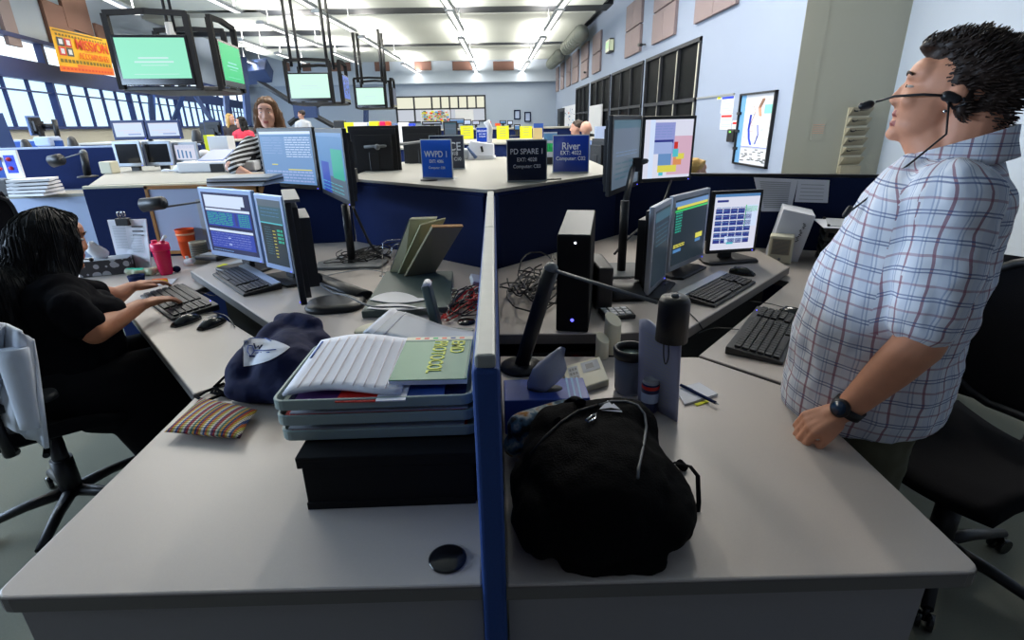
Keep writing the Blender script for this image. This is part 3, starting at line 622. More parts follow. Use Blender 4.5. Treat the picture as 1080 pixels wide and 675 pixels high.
def monitor(lab, a, b, z0, z1, ui, bez='black', grp='monitors', stand='foot', floor=None, arm=None, th=.045, bev=.022):
    a, b = Vector((a.x, a.y, 0)), Vector((b.x, b.y, 0)); d = b-a; W = d.length; mid = (a+b)/2; H = z1-z0
    fl = z0-.1 if floor is None else floor
    r = thing('monitor', lab, 'monitor', (mid.x, mid.y, fl), math.atan2(d.y, d.x), grp); zz = z0-fl
    mb = MB(bez); bz = bev
    mb.bb(-W/2, W/2, 0, .022, zz, zz+H); mb.build('bezel', r, bevel=.004)
    mb = MB('black')
    mb.bb(-W/2+.02, W/2-.02, .022, .04, zz+.02, zz+H-.02); mb.bb(-W*.36, W*.36, .04, .04+th*.5, zz+.05, zz+H-.06)
    for k in range(4): mb.bb(-W*.25, W*.25, .04+th*.5, .042+th*.5, zz+H*.7-.012*k, zz+H*.7-.012*k+.005)
    mb.build('back_shell', r, bevel=.012)
    base, items = UIS[ui]; mb = MB(base); x0, x1, y0, y1 = -W/2+bz, W/2-bz, zz+bz*1.2, zz+H-bz
    mb.bb(x0, x1, -.0006, 0, y0, y1)
    for i, (u0, v0, u1, v1, m) in enumerate(items):
        mb.m(m); o = -.0008-.00012*min(i, 12); mb.quad((x0+u0*(x1-x0), o, y0+v0*(y1-y0)), (x0+u1*(x1-x0), o, y0+v0*(y1-y0)), (x0+u1*(x1-x0), o, y0+v1*(y1-y0)), (x0+u0*(x1-x0), o, y0+v1*(y1-y0)))
    mb.build('screen', r)
    if stand == 'foot':
        mb = MB('black'); mb.bb(-.035, .035, .045, .075, .01, zz+H*.5); mb.build('stand_neck', r, bevel=.006)
        mb = MB('black'); mb.prism([(-.13, -.05), (.13, -.05), (.15, .0), (.11, .16), (-.11, .16), (-.15, .0)], 0, .014); mb.build('stand_base', r, bevel=.005)
    mb = MB('led_blue'); mb.ell((W/2-.02, -.001, zz+.008), (.0028, .002, .0028), n=8, k=6); mb.build('power_light', r)
    return r
g1 = 'left station monitors'; g2 = 'right station monitors'
def mon(lab, bl, Y1, br, Y2, z0, z1, **k):
    return monitor(lab, A(*bl, Y1), A(*br, Y2), z0, z1, **k)
mon('left station monitor high on the pole with a light blue list on screen', (280, 194), 3.52, (338, 201), 3.22, 1.15, 1.50, ui='list', grp=g1, stand='none')
mon('left station monitor high on the pole, turned left, blue and green windows', (340, 199), 3.15, (370, 217), 2.56, 1.142, 1.493, ui='two', grp=g1, stand='none')
mon('silver-framed monitor with blue and green data rows facing the seated woman', (223, 267), 2.84, (278, 277), 2.60, .868, 1.222, ui='cad', bez='silver_blue', grp=g1, floor=zr)
mon('silver-framed monitor with a dark map right of the blue data monitor', (280, 275), 2.58, (310, 289), 2.43, .855, 1.212, ui='map', bez='silver_blue', grp=g1, floor=zr)
e1 = A(326, 300, 2.12); e0 = A(312, 316, 1.84)
m_e = monitor('black monitor seen edge-on with its base stretched right, nearest on the left raised desk', A(313, 300, 2.12), Vector((-.70, 1.80, 0)), .905, 1.265, 'dim2', grp=g1, stand='none', floor=zr, th=.07)
mb = MB('black'); c0, c1 = P(333, 292, .83), P(384, 312, .82); mb.tube([c0, c0.lerp(c1, .5), c1], .038, 12, r2=.045, flat=.45); mb.tube([c0+Vector((0, 0, .0)), Vector((-.70, 2.0, .95))], .022, 10); mb.build('stand_base', m_e, world=True)
mb = MB('mid_grey'); mb.bb(-.17, .17, .0, .05, .30+.165, .30+.175); mb.M = Matrix.Identity(4); mb.build('top_vent', m_e)
def pole_stand(lab, c, z1, grp, arms):
    r = thing('monitor_pole', lab, 'monitor stand', (c.x, c.y, zr), 0, grp)
    mb = MB('black'); mb.tube([(0, 0, .01), (0, 0, z1-zr)], .021, 12); mb.build('post', r)
    mb = MB('mid_grey'); mb.prism([(-.17, -.11), (.17, -.11), (.19, .02), (.1, .15), (-.1, .15), (-.19, .02)], 0, .015); mb.build('base_plate', r, bevel=.004)
    prev = Vector((0, 0, z1-zr-.02))
    for a in arms:
        a = Vector(a)-Vector((c.x, c.y, zr)); mb = MB('black'); mb.tube([prev, a], .016, 8); mb.box(a, (.07, .05, .07)); mb.build('arm', r); prev = a
    return r
mon('right station monitor high on the pole seen at a slant, dim grey screen', (643, 205), 2.55, (673, 193), 3.0, 1.16, 1.525, ui='dim', grp=g2, stand='none')
mon('right station monitor high on the pole with a pink and yellow region map', (674, 193), 3.0, (729, 187), 3.1, 1.172, 1.52, ui='region', grp=g2, stand='none', bev=.018)
mon('narrow slanted monitor nearest the computer tower, dark screen in silver frame', (684, 312), 2.06, (702, 292), 2.30, .82, 1.182, ui='dim2', bez='silver', grp=g2, floor=zr, th=.07)
mon('silver-framed monitor with a green line above dark map, middle of the right desk', (704, 290), 2.32, (742, 269), 2.60, .84, 1.187, ui='green', bez='silver', grp=g2, floor=zr)
mon('black-framed monitor showing a grid of dark blue call buttons', (745, 268), 2.62, (797, 262), 2.66, .850, 1.165, ui='phone', bez='black', grp=g2, floor=zr, bev=.016)
pole_stand('black pole stand on grey plate carrying the two high left monitors', P(372, 279, zr), 1.12, 'monitor poles', [(-.78, 2.98, 1.25), (-1.18, 3.47, 1.28)])
pole_stand('black pole stand on round grey plate carrying the two high right monitors', P(655, 288, zr), 1.15, 'monitor poles', [(.74, 2.90, 1.28), (.97, 3.18, 1.30)])
# ---------------------------------------------------------------- keyboards and mice
mat('key_black', (.016, .016, .018), .5)
def keyboard(lab, q, z, rows=6, cols=21, wide=.0, silver=False, grp='keyboards'):
    pts = [P(*p, z) for p in q]; c = sum(pts, Vector())/4; d = ((pts[1]-pts[0])+(pts[2]-pts[3])); L = min(.50, max(.42, d.length/2)); D = wide or .17
    r = thing('keyboard', lab, 'keyboard', (c.x, c.y, z), math.atan2(d.y, d.x), grp)
    mb = MB('black'); mb._mesh([(-L/2, -D/2, 0), (L/2, -D/2, 0), (L/2, D/2, 0), (-L/2, D/2, 0), (-L/2, -D/2, .012), (L/2, -D/2, .012), (L/2, D/2, .028), (-L/2, D/2, .028)], [(3, 2, 1, 0), (4, 5, 6, 7), (0, 1, 5, 4), (1, 2, 6, 5), (2, 3, 7, 6), (3, 0, 4, 7)])
    mb.build('case', r, bevel=.004)
    if silver:
        mb = MB('silver'); mb.box((0, D/2-.022, .029), (L*.99, .038, .006), R=Matrix.Rotation(.094, 4, 'X')); mb.build('top_strip', r)
    mb = MB('key_black'); y1 = D/2-(.05 if silver else .022); y0 = -D/2+.012; rx = Matrix.Rotation(.094, 4, 'X')
    for j in range(rows):
        for i in range(cols):
            x = -L/2+.014+(L-.028)*(i+.5)/cols
            if i in (15, 16) and cols > 18 and (i == 15 or j in (2,)): continue
            y = y0+(y1-y0)*(j+.5)/rows; zz = .012+.016*(y+D/2)/D
            if j == 0 and 4 <= i <= 9:
                if i == 6: mb.box((x, y, zz+.004), ((L-.028)/cols*5.6, (y1-y0)/rows*.8, .008), R=rx)
                continue
            mb.box((x, y, zz+.004), ((L-.028)/cols*.82, (y1-y0)/rows*.8, .008), R=rx)
    mb.build('keys', r)
    mb = MB('led_blue'); mb.box((L*.36, D/2-.012, .031), (.004, .003, .003)); mb.build('status_light', r)
    return r
keyboard('black keyboard under the seated woman\'s hands', [(176, 332), (152, 300), (190, 297), (230, 325)][::1], .75) if False else None
k_ = keyboard('black keyboard under the seated woman\'s hands', [(150, 315), (187, 342), (229, 326), (190, 302)], .75, wide=.19)
keyboard('black keyboard with silver strip on the left raised worktop below the data monitor', [(228, 287), (264, 320), (299, 304), (252, 284)], zr, silver=True)
keyboard('black keyboard with blue status light on the lower worktop beside the standing man', [(768, 376), (803, 329), (845, 334), (818, 388)], .75, wide=.18)
keyboard('black keyboard with silver strip on the right raised worktop', [(718, 312), (765, 290), (790, 302), (748, 330)], zr, silver=True)
def mouse(lab, c, rz, z=.75, s=1):
    r = thing('computer_mouse', lab, 'mouse', (c.x, c.y, z), rz, 'computer mice')
    mb = MB('black_gloss'); rings = []
    for k in range(9):
        t = k/8; x = (-.058+.116*t)*s; w = .031*s*math.sin(PI*(.12+.76*t))**.6; h = .036*s*math.sin(PI*(.08+.78*t))**.8
        rings.append([Vector((x, w*math.cos(a), max(0, h*math.sin(a)))) for a in [2*PI*i/14 for i in range(14)]])
    mb.loft(rings); mb.build('shell', r)
    mb = MB('mid_grey'); mb.tube([(.034*s, -.0035, .027*s), (.034*s, .0035, .027*s)], .008*s, 10); mb.build('scroll_wheel', r)
mouse('black computer mouse nearer the keyboard, left of the pair', P(196, 338, .76), 1.1)
mouse('black computer mouse at the right of the pair beside the navy bag', P(223, 341, .76), 1.2)
mouse('black computer mouse on the right raised worktop by the silver-strip keyboard', P(783, 287, zr+.01), 2.4, zr)
mouse('black computer mouse half hidden behind the man\'s shirt, on lower worktop', P(838, 331, .76), 2.2)
# ---------------------------------------------------------------- signs on the counter
emi  # keep
mat('sign_sheen_blue', '2A66DC', .2); mat('sign_navy', '14203C', .18); mat('sign_navy2', '1A3CA0', .18); mat('acrylic', 'C9D2D8', .25)  # WVPD card's blue is lightened to paint in its glossy reflection
def sign(lab, tl, tr, Y, z0, z1, m, lines, grp='upright blue name signs', skew=0):
    p, q = A(*tl, Y), A(*tr, Y+skew); d = Vector((q.x-p.x, q.y-p.y, 0)); W = d.length
    r = thing('name_sign', lab, 'sign', ((p.x+q.x)/2, (p.y+q.y)/2, z0), math.atan2(d.y, d.x), grp); H = z1-z0
    mb = MB('acrylic'); mb.bb(-W/2, W/2, -.003, .003, .0, H); mb.bb(-W/2, W/2, -.003, .05, 0, .003); mb.build('acrylic_holder', r)
    mb = MB(m); mb.bb(-W/2+.005, W/2-.005, -.0045, -.003, .008, H-.006); mb.build('card', r)
    for s, v, sz in lines:
        text(s, sz, WM[r.name] @ Matrix.Translation((0, -.005, H*v)) @ Matrix.Rotation(PI/2, 4, 'X'), 'lettering_white', parent=r, sx=.9)
    return r
sign('bright blue WVPD 1 sign, leftmost on the counter', (443, 146), (476, 148), 3.32, ZP+.006, 1.42, 'sign_sheen_blue', [('WVPD 1', .62, .050), ('EXT: 4086', .44, .026), ('Computer: C08', .28, .020)], skew=-.1)
sign('dark SPACE sign half hidden behind the bright blue WVPD 1 sign', (452, 143), (489, 144), 3.95, ZP+.006, 1.428, 'sign_navy', [('SPACE', .66, .078), ('EXT: 4018', .46, .040), ('Computer: C10', .30, .034)])
sign('dark navy PD SPARE 1 sign in the middle of the counter', (534, 148), (577, 147), 2.98, ZP+.006, 1.415, 'sign_navy', [('PD SPARE 1', .72, .040), ('EXT: 4028', .53, .028), ('Computer: C03', .37, .026)])
sign('blue River sign at the right end of the counter', (583, 142), (622, 144), 3.48, ZP+.006, 1.425, 'sign_navy2', [('River', .70, .060), ('EXT: 4022', .53, .034), ('Computer: C02', .38, .032)], skew=-.05)
# small things on the counter
r = thing('tissue_box', 'white slanted tissue box with dark slot on the counter behind the signs', 'tissue box', (A(507, 168, 5.0).x, 5.0, ZP+.006), -.1)
mb = MB('white'); mb.prism([(-.13, -.06), (.13, -.06), (.13, .1), (-.13, .1)], 0, .03); mb.m('paper'); mb._mesh([(-.12, -.06, .03), (.12, -.06, .03), (.12, .08, .03), (-.12, .08, .03), (-.09, -.02, .16), (.12, -.02, .13), (.12, .06, .13), (-.09, .06, .16)], [(3, 2, 1, 0), (4, 5, 6, 7), (0, 1, 5, 4), (1, 2, 6, 5), (2, 3, 7, 6), (3, 0, 4, 7)]); mb.build('carton', r, bevel=.006)
mb = MB('black'); mb.box((.02, -.046, .09), (.02, .006, .05), R=Matrix.Rotation(-.2, 4, 'Y')); mb.build('slot', r)
mb = MB('white'); c = A(516, 150, 5.05); mb.tube([(c.x, 5.05, ZP+.006), (c.x, 5.05, 1.3)], .04, 14); mb.tube([(c.x+.0, 5.05, 1.3), (c.x+.01, 5.05, 1.46), (c.x-.02, 5.05, 1.52)], .022, 8, r2=.03, flat=.4); tag(mb.build('paper_roll'), 'white paper roll standing beside the slanted tissue box', 'paper roll')
mb = MB('slate_blue'); c = A(494, 170, 4.9); mb.tube([(c.x-.05, 4.9, 1.22), (c.x+.0, 4.92, 1.30), (c.x+.07, 4.9, 1.215)], .016, 8); mb.m('silver'); mb.ell((c.x-.02, 4.9, 1.25), (.03, .03, .05)); tag(mb.build('tape_dispenser'), 'small blue grey tape dispenser left of the slanted tissue box', 'dispenser')
mb = MB('black'); mb.lathe([(.0, 0), (.05, 0), (.05, .006), (0, .006)], P(453, 190, ZP+.006)+Vector((.0, -.02, 0)), 20); tag(mb.build('coaster'), 'round dark disc lying at the foot of the leftmost sign', 'disc')
mb = MB('black'); c = P(583, 190, ZP+.006); mb.tube([c+Vector((-.04, 0, .004)), c+Vector((.05, .02, .004))], .004, 6); tag(mb.build('pen'), 'dark pen on the counter right of the middle sign', 'pen')
p = A(579, 146, 4.2); mb = MB('paper'); W = .11
mb.bb(p.x-.04, p.x+.06, 4.19, 4.2, ZP+.006, 1.43); mb.m('skyblue'); mb.bb(p.x-.04, p.x+.06, 4.185, 4.19, 1.37, 1.42); mb.m(mat('note_green', '22C86A', .6)); mb.bb(p.x-.04, p.x+.06, 4.185, 4.19, 1.29, 1.35); mb.m('black'); mb.bb(p.x-.04, p.x+.06, 4.185, 4.19, ZP+.01, 1.25)
tag(mb.build('info_card'), 'upright card with blue and green blocks between the middle and River signs', 'card')
# ---------------------------------------------------------------- things on the left desk
mat('tray_grey', '8FA09C', .45); mat('folder_blue', '2A4E9A', .6); mat('purple', '5A2E78', .5); mat('book_green', '6E9C7C', .5); mat('book_dark', '2E6A5A', .5)
mat('manila', 'B9A678', .7); mat('binder_cream', 'C4C2A4', .6); mat('sheet_grey', 'B4B8BE', .6)
# black file box
r = thing('file_box', 'black file box under the three letter trays against the divider', 'box', (-.235, 1.07, .7505))
mb = MB('black_matte'); W, D, H = .35, .30, .118
for c, d in (((0, -D/2, H/2), (W, .012, H)), ((0, D/2, H/2), (W, .012, H)), ((-W/2+.006, 0, H/2), (.012, D, H)), ((W/2-.006, 0, H/2), (.012, D, H)), ((0, 0, .006), (W, D, .012))): mb.box(c, d)
mb.build('box_body', r, bevel=.003)
mb = MB('black_matte'); mb.box((0, 0, H+.004), (W+.016, D+.02, .010)); mb.box((0, -D/2-.006, H-.008), (W+.016, .006, .02)); mb.build('lid', r, bevel=.002)
mb = MB('black_matte'); mb.box((0, -D/2-.006, .008), (W-.0, .008, .016)); mb.build('foot_rim', r)
# three stacked letter trays
def rr(w, d, r_, z, cx=0, cy=0, n=5):
    pts = []
    for (sx, sy, a0) in ((1, 1, 0), (-1, 1, 90), (-1, -1, 180), (1, -1, 270)):
        for k in range(n+1):
            a = math.radians(a0+90*k/n); pts.append(Vector((cx+sx*(w/2-r_)+r_*math.cos(a), cy+sy*(d/2-r_)+r_*math.sin(a), z)))
    return pts
def tray(lab, z, dx):
    r = thing('letter_tray', lab, 'tray', (-.262+dx, 1.115, z), 0, 'letter trays'); W, D = .415, .30
    mb = MB('tray_grey'); mb.loft([rr(W-.02, D-.02, .02, 0), rr(W, D, .025, .004), rr(W, D, .025, .026), rr(W-.012, D-.012, .02, .027), rr(W-.016, D-.016, .02, .006)], smooth=False)
    mb.build('tray_body', r, bevel=.0015); return r
zt0 = .7505+.129
tray('grey green letter tray, bottom of the three', zt0, .004); tray('grey green letter tray, middle of the three', zt0+.036, 0); tray('grey green letter tray, top of the three, holding white papers and a green book', zt0+.072, -.002)
for k, zz in enumerate((zt0+.008, zt0+.044)):
    mb = MB('paper')
    for j in range(6): mb.m(random.choice(['paper', 'folder_blue', 'folder_blue', 'paper', 'red', 'sheet_grey'])); mb.box((-.262+random.uniform(-.006, .006), 1.112+random.uniform(-.01, .0), zz+.0035*j), (.37, .262, .003), rz=random.uniform(-.02, .02))
    tag(mb.build('paper_stack'), 'papers and blue folders lying in the %s letter tray' % ['bottom', 'middle'][k], 'papers', 'papers in the lower trays')
ztop = zt0+.072
mb = MB('navy'); mb.box((-.26, 1.112, ztop+.012), (.37, .268, .006))
mb.m('purple'); mb.box((-.35, 1.10, ztop+.018), (.16, .265, .004), rz=.02); mb.m('red'); mb.box((-.29, 1.085, ztop+.022), (.09, .25, .003), rz=-.03); mb.m('folder_blue'); mb.box((-.22, 1.10, ztop+.019), (.2, .255, .005), rz=.01); mb.m('paper'); mb.box((-.225, 1.08, ztop+.0245), (.06, .25, .003))
tag(mb.build('folder_stack'), 'thin navy, purple and red folders peeking out under the white papers', 'folders')
mb = MB('paper')
def sheet(u, v): return Vector((-.452+.245*u, .985+.27*v+.012*math.sin(u*5), ztop+.030+.010*math.sin(u*PI)*(.5+.5*v)+.008*v))
mb.grid(sheet, 16, 8)
mb.m(mat('pale_line', 'DCCFD0', .8))
for k in range(9): mb.grid(lambda u, v, k=k: sheet(.10+.095*k+.006*u, .05+.9*v)+Vector((0, 0, .0012)), 1, 8)
mb.m('folder_blue'); mb.grid(lambda u, v: sheet(.02+.02*u, .6+.35*v)+Vector((0, 0, .0012)), 1, 3)
tag(mb.build('paper_stack', thick=.006), 'white lined papers on the top letter tray left of the green book', 'papers')
r = thing('book', 'green EMD PROTOCOL booklet with yellow lettering on the top letter tray', 'book', (-.142, 1.125, ztop+.040), -.02)
mb = MB('paper'); mb.bb(-.092, .073, -.118, .118, -.008, .002); mb.build('pages', r)
mb = MB('book_green'); mb.bb(-.092, .073, -.118, .118, .002, .0045); mb.m('cream'); mb.bb(-.092, .073, .098, .118, .0045, .005); mb.m('book_dark'); mb.bb(-.092, .073, .090, .098, .0045, .005); mb.bb(.068, .073, -.118, .09, .0045, .005)
for k, m_ in enumerate(['orange', 'red', 'note_green', 'orange', 'folder_blue', 'orange']): mb.m(m_); mb.bb(-.07+.022*k, -.058+.022*k, .104, .112, .005, .0054)
mb.build('cover', r)
mat('book_yellow', 'D8E040', .5)
text('EMD', .046, WM[r.name] @ Matrix.Translation((.038, .052, .0055)) @ zrot(-PI/2), 'book_yellow', parent=r, sx=.8)
text('PROTOCOL', .046, WM[r.name] @ Matrix.Translation((-.004, .0, .0055)) @ zrot(-PI/2), 'book_yellow', parent=r, sx=.72)
# striped pillow
def wool():
    m = bpy.data.materials.new('striped_weave'); m.use_nodes = True; nt = m.node_tree; b = nt.nodes['Principled BSDF']; b.inputs['Roughness'].default_value = .9
    tc = nt.nodes.new('ShaderNodeTexCoord'); sp = nt.nodes.new('ShaderNodeSeparateXYZ'); nt.links.new(tc.outputs['Object'], sp.inputs[0])
    mu = nt.nodes.new('ShaderNodeMath'); mu.operation = 'MULTIPLY'; mu.inputs[1].default_value = 13; nt.links.new(sp.outputs['X'], mu.inputs[0])
    fr = nt.nodes.new('ShaderNodeMath'); fr.operation = 'FRACT'; nt.links.new(mu.outputs[0], fr.inputs[0])
    cr = nt.nodes.new('ShaderNodeValToRGB'); cr.color_ramp.interpolation = 'CONSTANT'; e = cr.color_ramp.elements
    cols = ['C8502E', 'E6C24A', 'F0EBDD', '4A64A0', 'E07A3A', 'D9D36A', 'F0EBDD', '7A4A72', 'C23A3A', 'E8E4D0', '5A8A7A', 'E6B04A', '3A4A80']
    while len(e) < len(cols): e.new(.5)
    for k, c in enumerate(cols): e[k].position = k/len(cols); e[k].color = (*hexc(c), 1)
    nt.links.new(fr.outputs[0], cr.inputs[0])
    w = nt.nodes.new('ShaderNodeTexWave'); w.bands_direction = 'Y'; w.inputs['Scale'].default_value = 45; nt.links.new(tc.outputs['Object'], w.inputs[0])
    mx = nt.nodes.new('ShaderNodeMix'); mx.data_type = 'RGBA'; mx.blend_type = 'MULTIPLY'; mx.inputs[0].default_value = .55
    nt.links.new(cr.outputs[0], mx.inputs[6]); nt.links.new(w.outputs['Color'], mx.inputs[7]); nt.links.new(mx.outputs[2], b.inputs['Base Color'])
    bm_ = nt.nodes.new('ShaderNodeBump'); bm_.inputs['Strength'].default_value = .8; bm_.inputs['Distance'].default_value = .004; nt.links.new(w.outputs['Fac'], bm_.inputs['Height']); nt.links.new(bm_.outputs[0], b.inputs['Normal'])
    MATS['striped_weave'] = m; return m
wool()
pc = [P(174, 460, .76), P(254, 467, .76), P(272, 433, .77), P(212, 420, .77)]
cc = sum(pc, Vector())/4
def pil(s):
    def f(u, v):
        p = pc[0]*(1-u)*(1-v)+pc[1]*u*(1-v)+pc[2]*u*v+pc[3]*(1-u)*v; e = (16*u*(1-u)*v*(1-v))**.42
        q = p+(cc-p)*.06*(1-abs(2*u-1)*abs(2*v-1)); return Vector((q.x, q.y, .772+s*(.021*e) + (.0 if s > 0 else 0)))
    return f
mb = MB('striped_weave'); d = pc[1]-pc[0]; mb.grid(pil(1), 24, 16); mb.grid(pil(-1), 24, 16)
o = mb.build('striped_pillow'); M = Matrix.Translation(cc) @ zrot(math.atan2(d.y, d.x)); o.data.transform(M.inverted()); o.matrix_world = M
tag(o, 'small striped woven wrist pillow in orange, yellow and blue on the left worktop', 'pillow')
# navy drawstring bag
mat('bag_navy', (.005, .009, .05), .8, var=.3, scale=30, bump=.4, bscale=60, spec=.25)
r = thing('drawstring_bag', 'navy drawstring bag with a pointed white emblem beside the letter trays', 'bag', (-.66, 1.50, .75))
mb = MB('bag_navy'); mb.cap((-.70, 1.66, .84), .055, (-.60, 1.60, .83), .06); mb.cap((-.68, 1.62, .82), .08, (-.64, 1.46, .80), .105); mb.cap((-.74, 1.47, .80), .05, (-.60, 1.42, .80), .065); mb.cap((-.78, 1.40, .785), .032, (-.60, 1.37, .79), .045)
mb.cap((-.80, 1.53, .81), .04, (-.76, 1.40, .79), .035); mb.ell((-.675, 1.47, .78), (.125, .12, .04)); mb.cap((-.76, 1.55, .835), .052, (-.77, 1.45, .81), .055); mb.cap((-.73, 1.64, .86), .05, (-.79, 1.50, .80), .045); mb.cap((-.73, 1.70, .885), .035, (-.62, 1.66, .88), .04)
o = mb.build('bag_body', r, world=True); remesh(o, .008, 14, .6, disp=(.02, .09))
mb = MB('black_fabric')
for k in range(4): mb.tube([Vector((-.80-.01*k, 1.62-.03*k, .775+.0*k)), Vector((-.83, 1.56-.02*k, .80)), Vector((-.86, 1.49-.015*k, .775)), Vector((-.87+.012*k, 1.44, .758)), Vector((-.80, 1.41, .757))], .004, 6)
mb.tube([(-.86, 1.50, .758), (-.89, 1.45, .757), (-.90, 1.415, .757), (-.86, 1.39, .757), (-.83, 1.42, .76)], .0045, 6)
mb.build('drawstring', r, world=True)
mb = MB('black_fabric'); mb.cap((-.76, 1.68, .80), .035, (-.79, 1.60, .80), .03); mb.cap((-.79, 1.60, .80), .03, (-.80, 1.54, .79), .02); mb.tube([(-.58, 1.60, .85), (-.50, 1.59, .84), (-.42, 1.62, .83), (-.36, 1.60, .82), (-.30, 1.55, .82)], .016, 8, flat=.6); mb.build('strap', r, world=True)
# emblem follows bag surface (shrink-wrapped shield)
dgx = bpy.context.evaluated_depsgraph_get(); bag_o = o
from mathutils.bvhtree import BVHTree
bvh = BVHTree.FromPolygons([v.co.copy() for v in o.data.vertices], [tuple(p.vertices) for p in o.data.polygons]); wm = WM[r.name]
def hit(px, py, off=.003):
    e = wm.inverted() @ Vector((0, 0, EYE)); d = Vector(ray(px, py)).normalized(); h = bvh.ray_cast(e, d)
    return (wm @ h[0])+h[1]*off if h[0] is not None else A(px, py, 1.45)
def emb(u, v):
    # pointed shield: straight side left, point right
    x = 257+49*u; w = 14*(1-u**2.6); y = 369+(-1+2*v)*w+ (1-u)*4-2*u; return hit(x, y)
mb = MB('paper'); mb.grid(emb, 22, 10)
mb.m('folder_blue')
def stroke(pts, w=.0016, off=.006): mb.tube([hit(x, y, off) for x, y in pts], w, 5)
stroke([(258, 362), (264, 359), (272, 358), (280, 358.5), (287, 361)]); stroke([(262, 366), (261, 372), (264, 377), (268, 372), (266, 366), (262, 366)]); stroke([(268, 371), (280, 371), (292, 370)]); stroke([(270, 374), (285, 373)])
mb.m('navy'); stroke([(268, 364), (270, 369), (273, 366), (275, 369), (278, 365)], .0022); stroke([(263, 377), (270, 377)], .003)
mb.build('emblem', r, world=True)
# mouse rest / gel pad
c = (P(320, 335, zr)+P(385, 335, zr)+P(335, 312, zr)+P(378, 312, zr))/4
mb = MB('black'); mb.loft([rr(.235, .20, .08, 0), rr(.24, .205, .085, .012), rr(.225, .19, .08, .022), rr(.16, .13, .06, .028)]); o = mb.build('mouse_platform'); o.location = (c.x, c.y-.0, zr); o.rotation_euler = (0, 0, .1)
tag(o, 'glossy black rounded platform on the left raised worktop above the navy bag', 'mouse platform')
# green flat case with white paper shapes
a = [P(382, 336, zr), P(476, 331, zr), P(478, 292, zr), P(408, 292, zr)]
r = thing('flat_case', 'flat grey green case lying on the left raised worktop, white pieces on it', 'case', (a[0].x, a[0].y, zr))
mb = MB('green_flat'); mb.prism([(p.x, p.y) for p in a], zr+.001, zr+.030); mb.build('case_body', r, world=True, bevel=.004)
mb = MB('white')
def leaf(x0, x1, y, w, z):
    pts = []; n = 14
    for k in range(n): t = k/(n-1); pts.append(P(x0+(x1-x0)*t, y-w*math.sin(PI*min(1, t*1.15))**.7 if t < .87 else y-w*.3*(1-t)/.13, z))
    for k in range(n): t = 1-k/(n-1); pts.append(P(x0+(x1-x0)*t, y+w*.45*math.sin(PI*t), z))
    mb._mesh(pts, [tuple(range(len(pts)))])
leaf(390, 450, 316, 8, zr+.034); leaf(387, 450, 325, 4.5, zr+.034)
mb.build('white_paper', r, world=True, thick=.002)
# file sorter with binders
c = P(440, 291, zr)
def leaned(name, lab, cat, p0, p1, h, lean, th, m, capm=None):
    p0, p1 = Vector(p0), Vector(p1); d = p1-p0; L = d.length; r = thing(name, lab, cat, p0, math.atan2(d.y, d.x)); R = Matrix.Rotation(lean, 4, 'X')
    mb = MB(m); mb.M = R; mb.bb(0, L, -th, 0, 0, h); mb.build('cover', r, bevel=.003)
    if capm: mb = MB(capm); mb.M = R; mb.bb(.003, L-.003, -th+.003, -.003, h-.001, h+.002); mb.build('top_edge', r)
    return r, R, L
# they lean to the right: hinge along a line going back-right
def slant_board(name, lab, cat, bl, br, tl, tr, th, m, extra=None):
    pts = [Vector(p) for p in (bl, br, tr, tl)]; n = (pts[1]-pts[0]).cross(pts[3]-pts[0]).normalized()*th
    r = thing(name, lab, cat, pts[0]); mb = MB(m); mb._mesh(pts+[p+n for p in pts], [(0, 1, 2, 3), (7, 6, 5, 4), (0, 4, 5, 1), (1, 5, 6, 2), (2, 6, 7, 3), (3, 7, 4, 0)]); mb.build('cover', r, world=True, bevel=.003)
    return r, pts, n
r, pts, n = slant_board('binder', 'pale binder with printed spine leaning in the wire sorter', 'binder', P(411, 290, zr+.004), P(428, 291, zr+.004), A(434, 229, 2.40), A(462, 228, 2.47), .025, 'binder_cream')
mb = MB('silver_blue'); q0, q1 = pts[0], pts[3]; off = (pts[0]-pts[1]).normalized()*.003
mb._mesh([q0+off, q0+off+n, q1+off+n, q1+off], [(0, 1, 2, 3)]); mb.m('navy')
for k in range(9): t = .2+.07*k; mb._mesh([q0.lerp(q1, t)+off*1.6+n*.3, q0.lerp(q1, t)+off*1.6+n*.6, q0.lerp(q1, t+.045)+off*1.6+n*.6, q0.lerp(q1, t+.045)+off*1.6+n*.3], [(0, 1, 2, 3)])
mb.build('spine_label', r, world=True)
r, pts, n = slant_board('folder', 'olive folder leaning between the pale binder and the brown envelope', 'folder', P(418, 291, zr+.004)+Vector((0, -.03, 0)), P(438, 291, zr+.004), A(443, 236, 2.34), A(470, 229, 2.45), .012, mat('olive', 'AAA884', .7))
r, pts, n = slant_board('envelope', 'brown card folder with orange top edge leaning at the right of the wire sorter', 'folder', P(425, 292, zr+.004)+Vector((0, -.06, 0)), P(455, 290, zr+.004)+Vector((0, -.02, 0)), A(455, 238, 2.30), A(487, 237.5, 2.42), .014, mat('brown_card', '968C6E', .7))
mb = MB(mat('card_orange', 'C98A3A', .6)); u = (pts[3]-pts[0]).normalized(); mb._mesh([pts[3]+u*.001, pts[2]+u*.001, pts[2]+u*.001+n, pts[3]+u*.001+n, pts[3]+u*.006, pts[2]+u*.006, pts[2]+u*.006+n, pts[3]+u*.006+n], [(0, 1, 2, 3), (4, 5, 6, 7), (0, 1, 5, 4), (2, 3, 7, 6), (0, 3, 7, 4), (1, 2, 6, 5)]); mb.build('top_edge', r, world=True)
mb = MB('chrome')
for k in range(3):
    b0 = P(403+9*k, 290, zr+.004); b1 = b0+Vector((.10, .02, 0)); h = .16-.02*k
    mb.tube([b0, b0+Vector((.02, 0, h)), b0+Vector((.04, .005, h+.012)), b1+Vector((.02, 0, h+.012)), b1+Vector((.01, 0, .002))], .0022, 6)
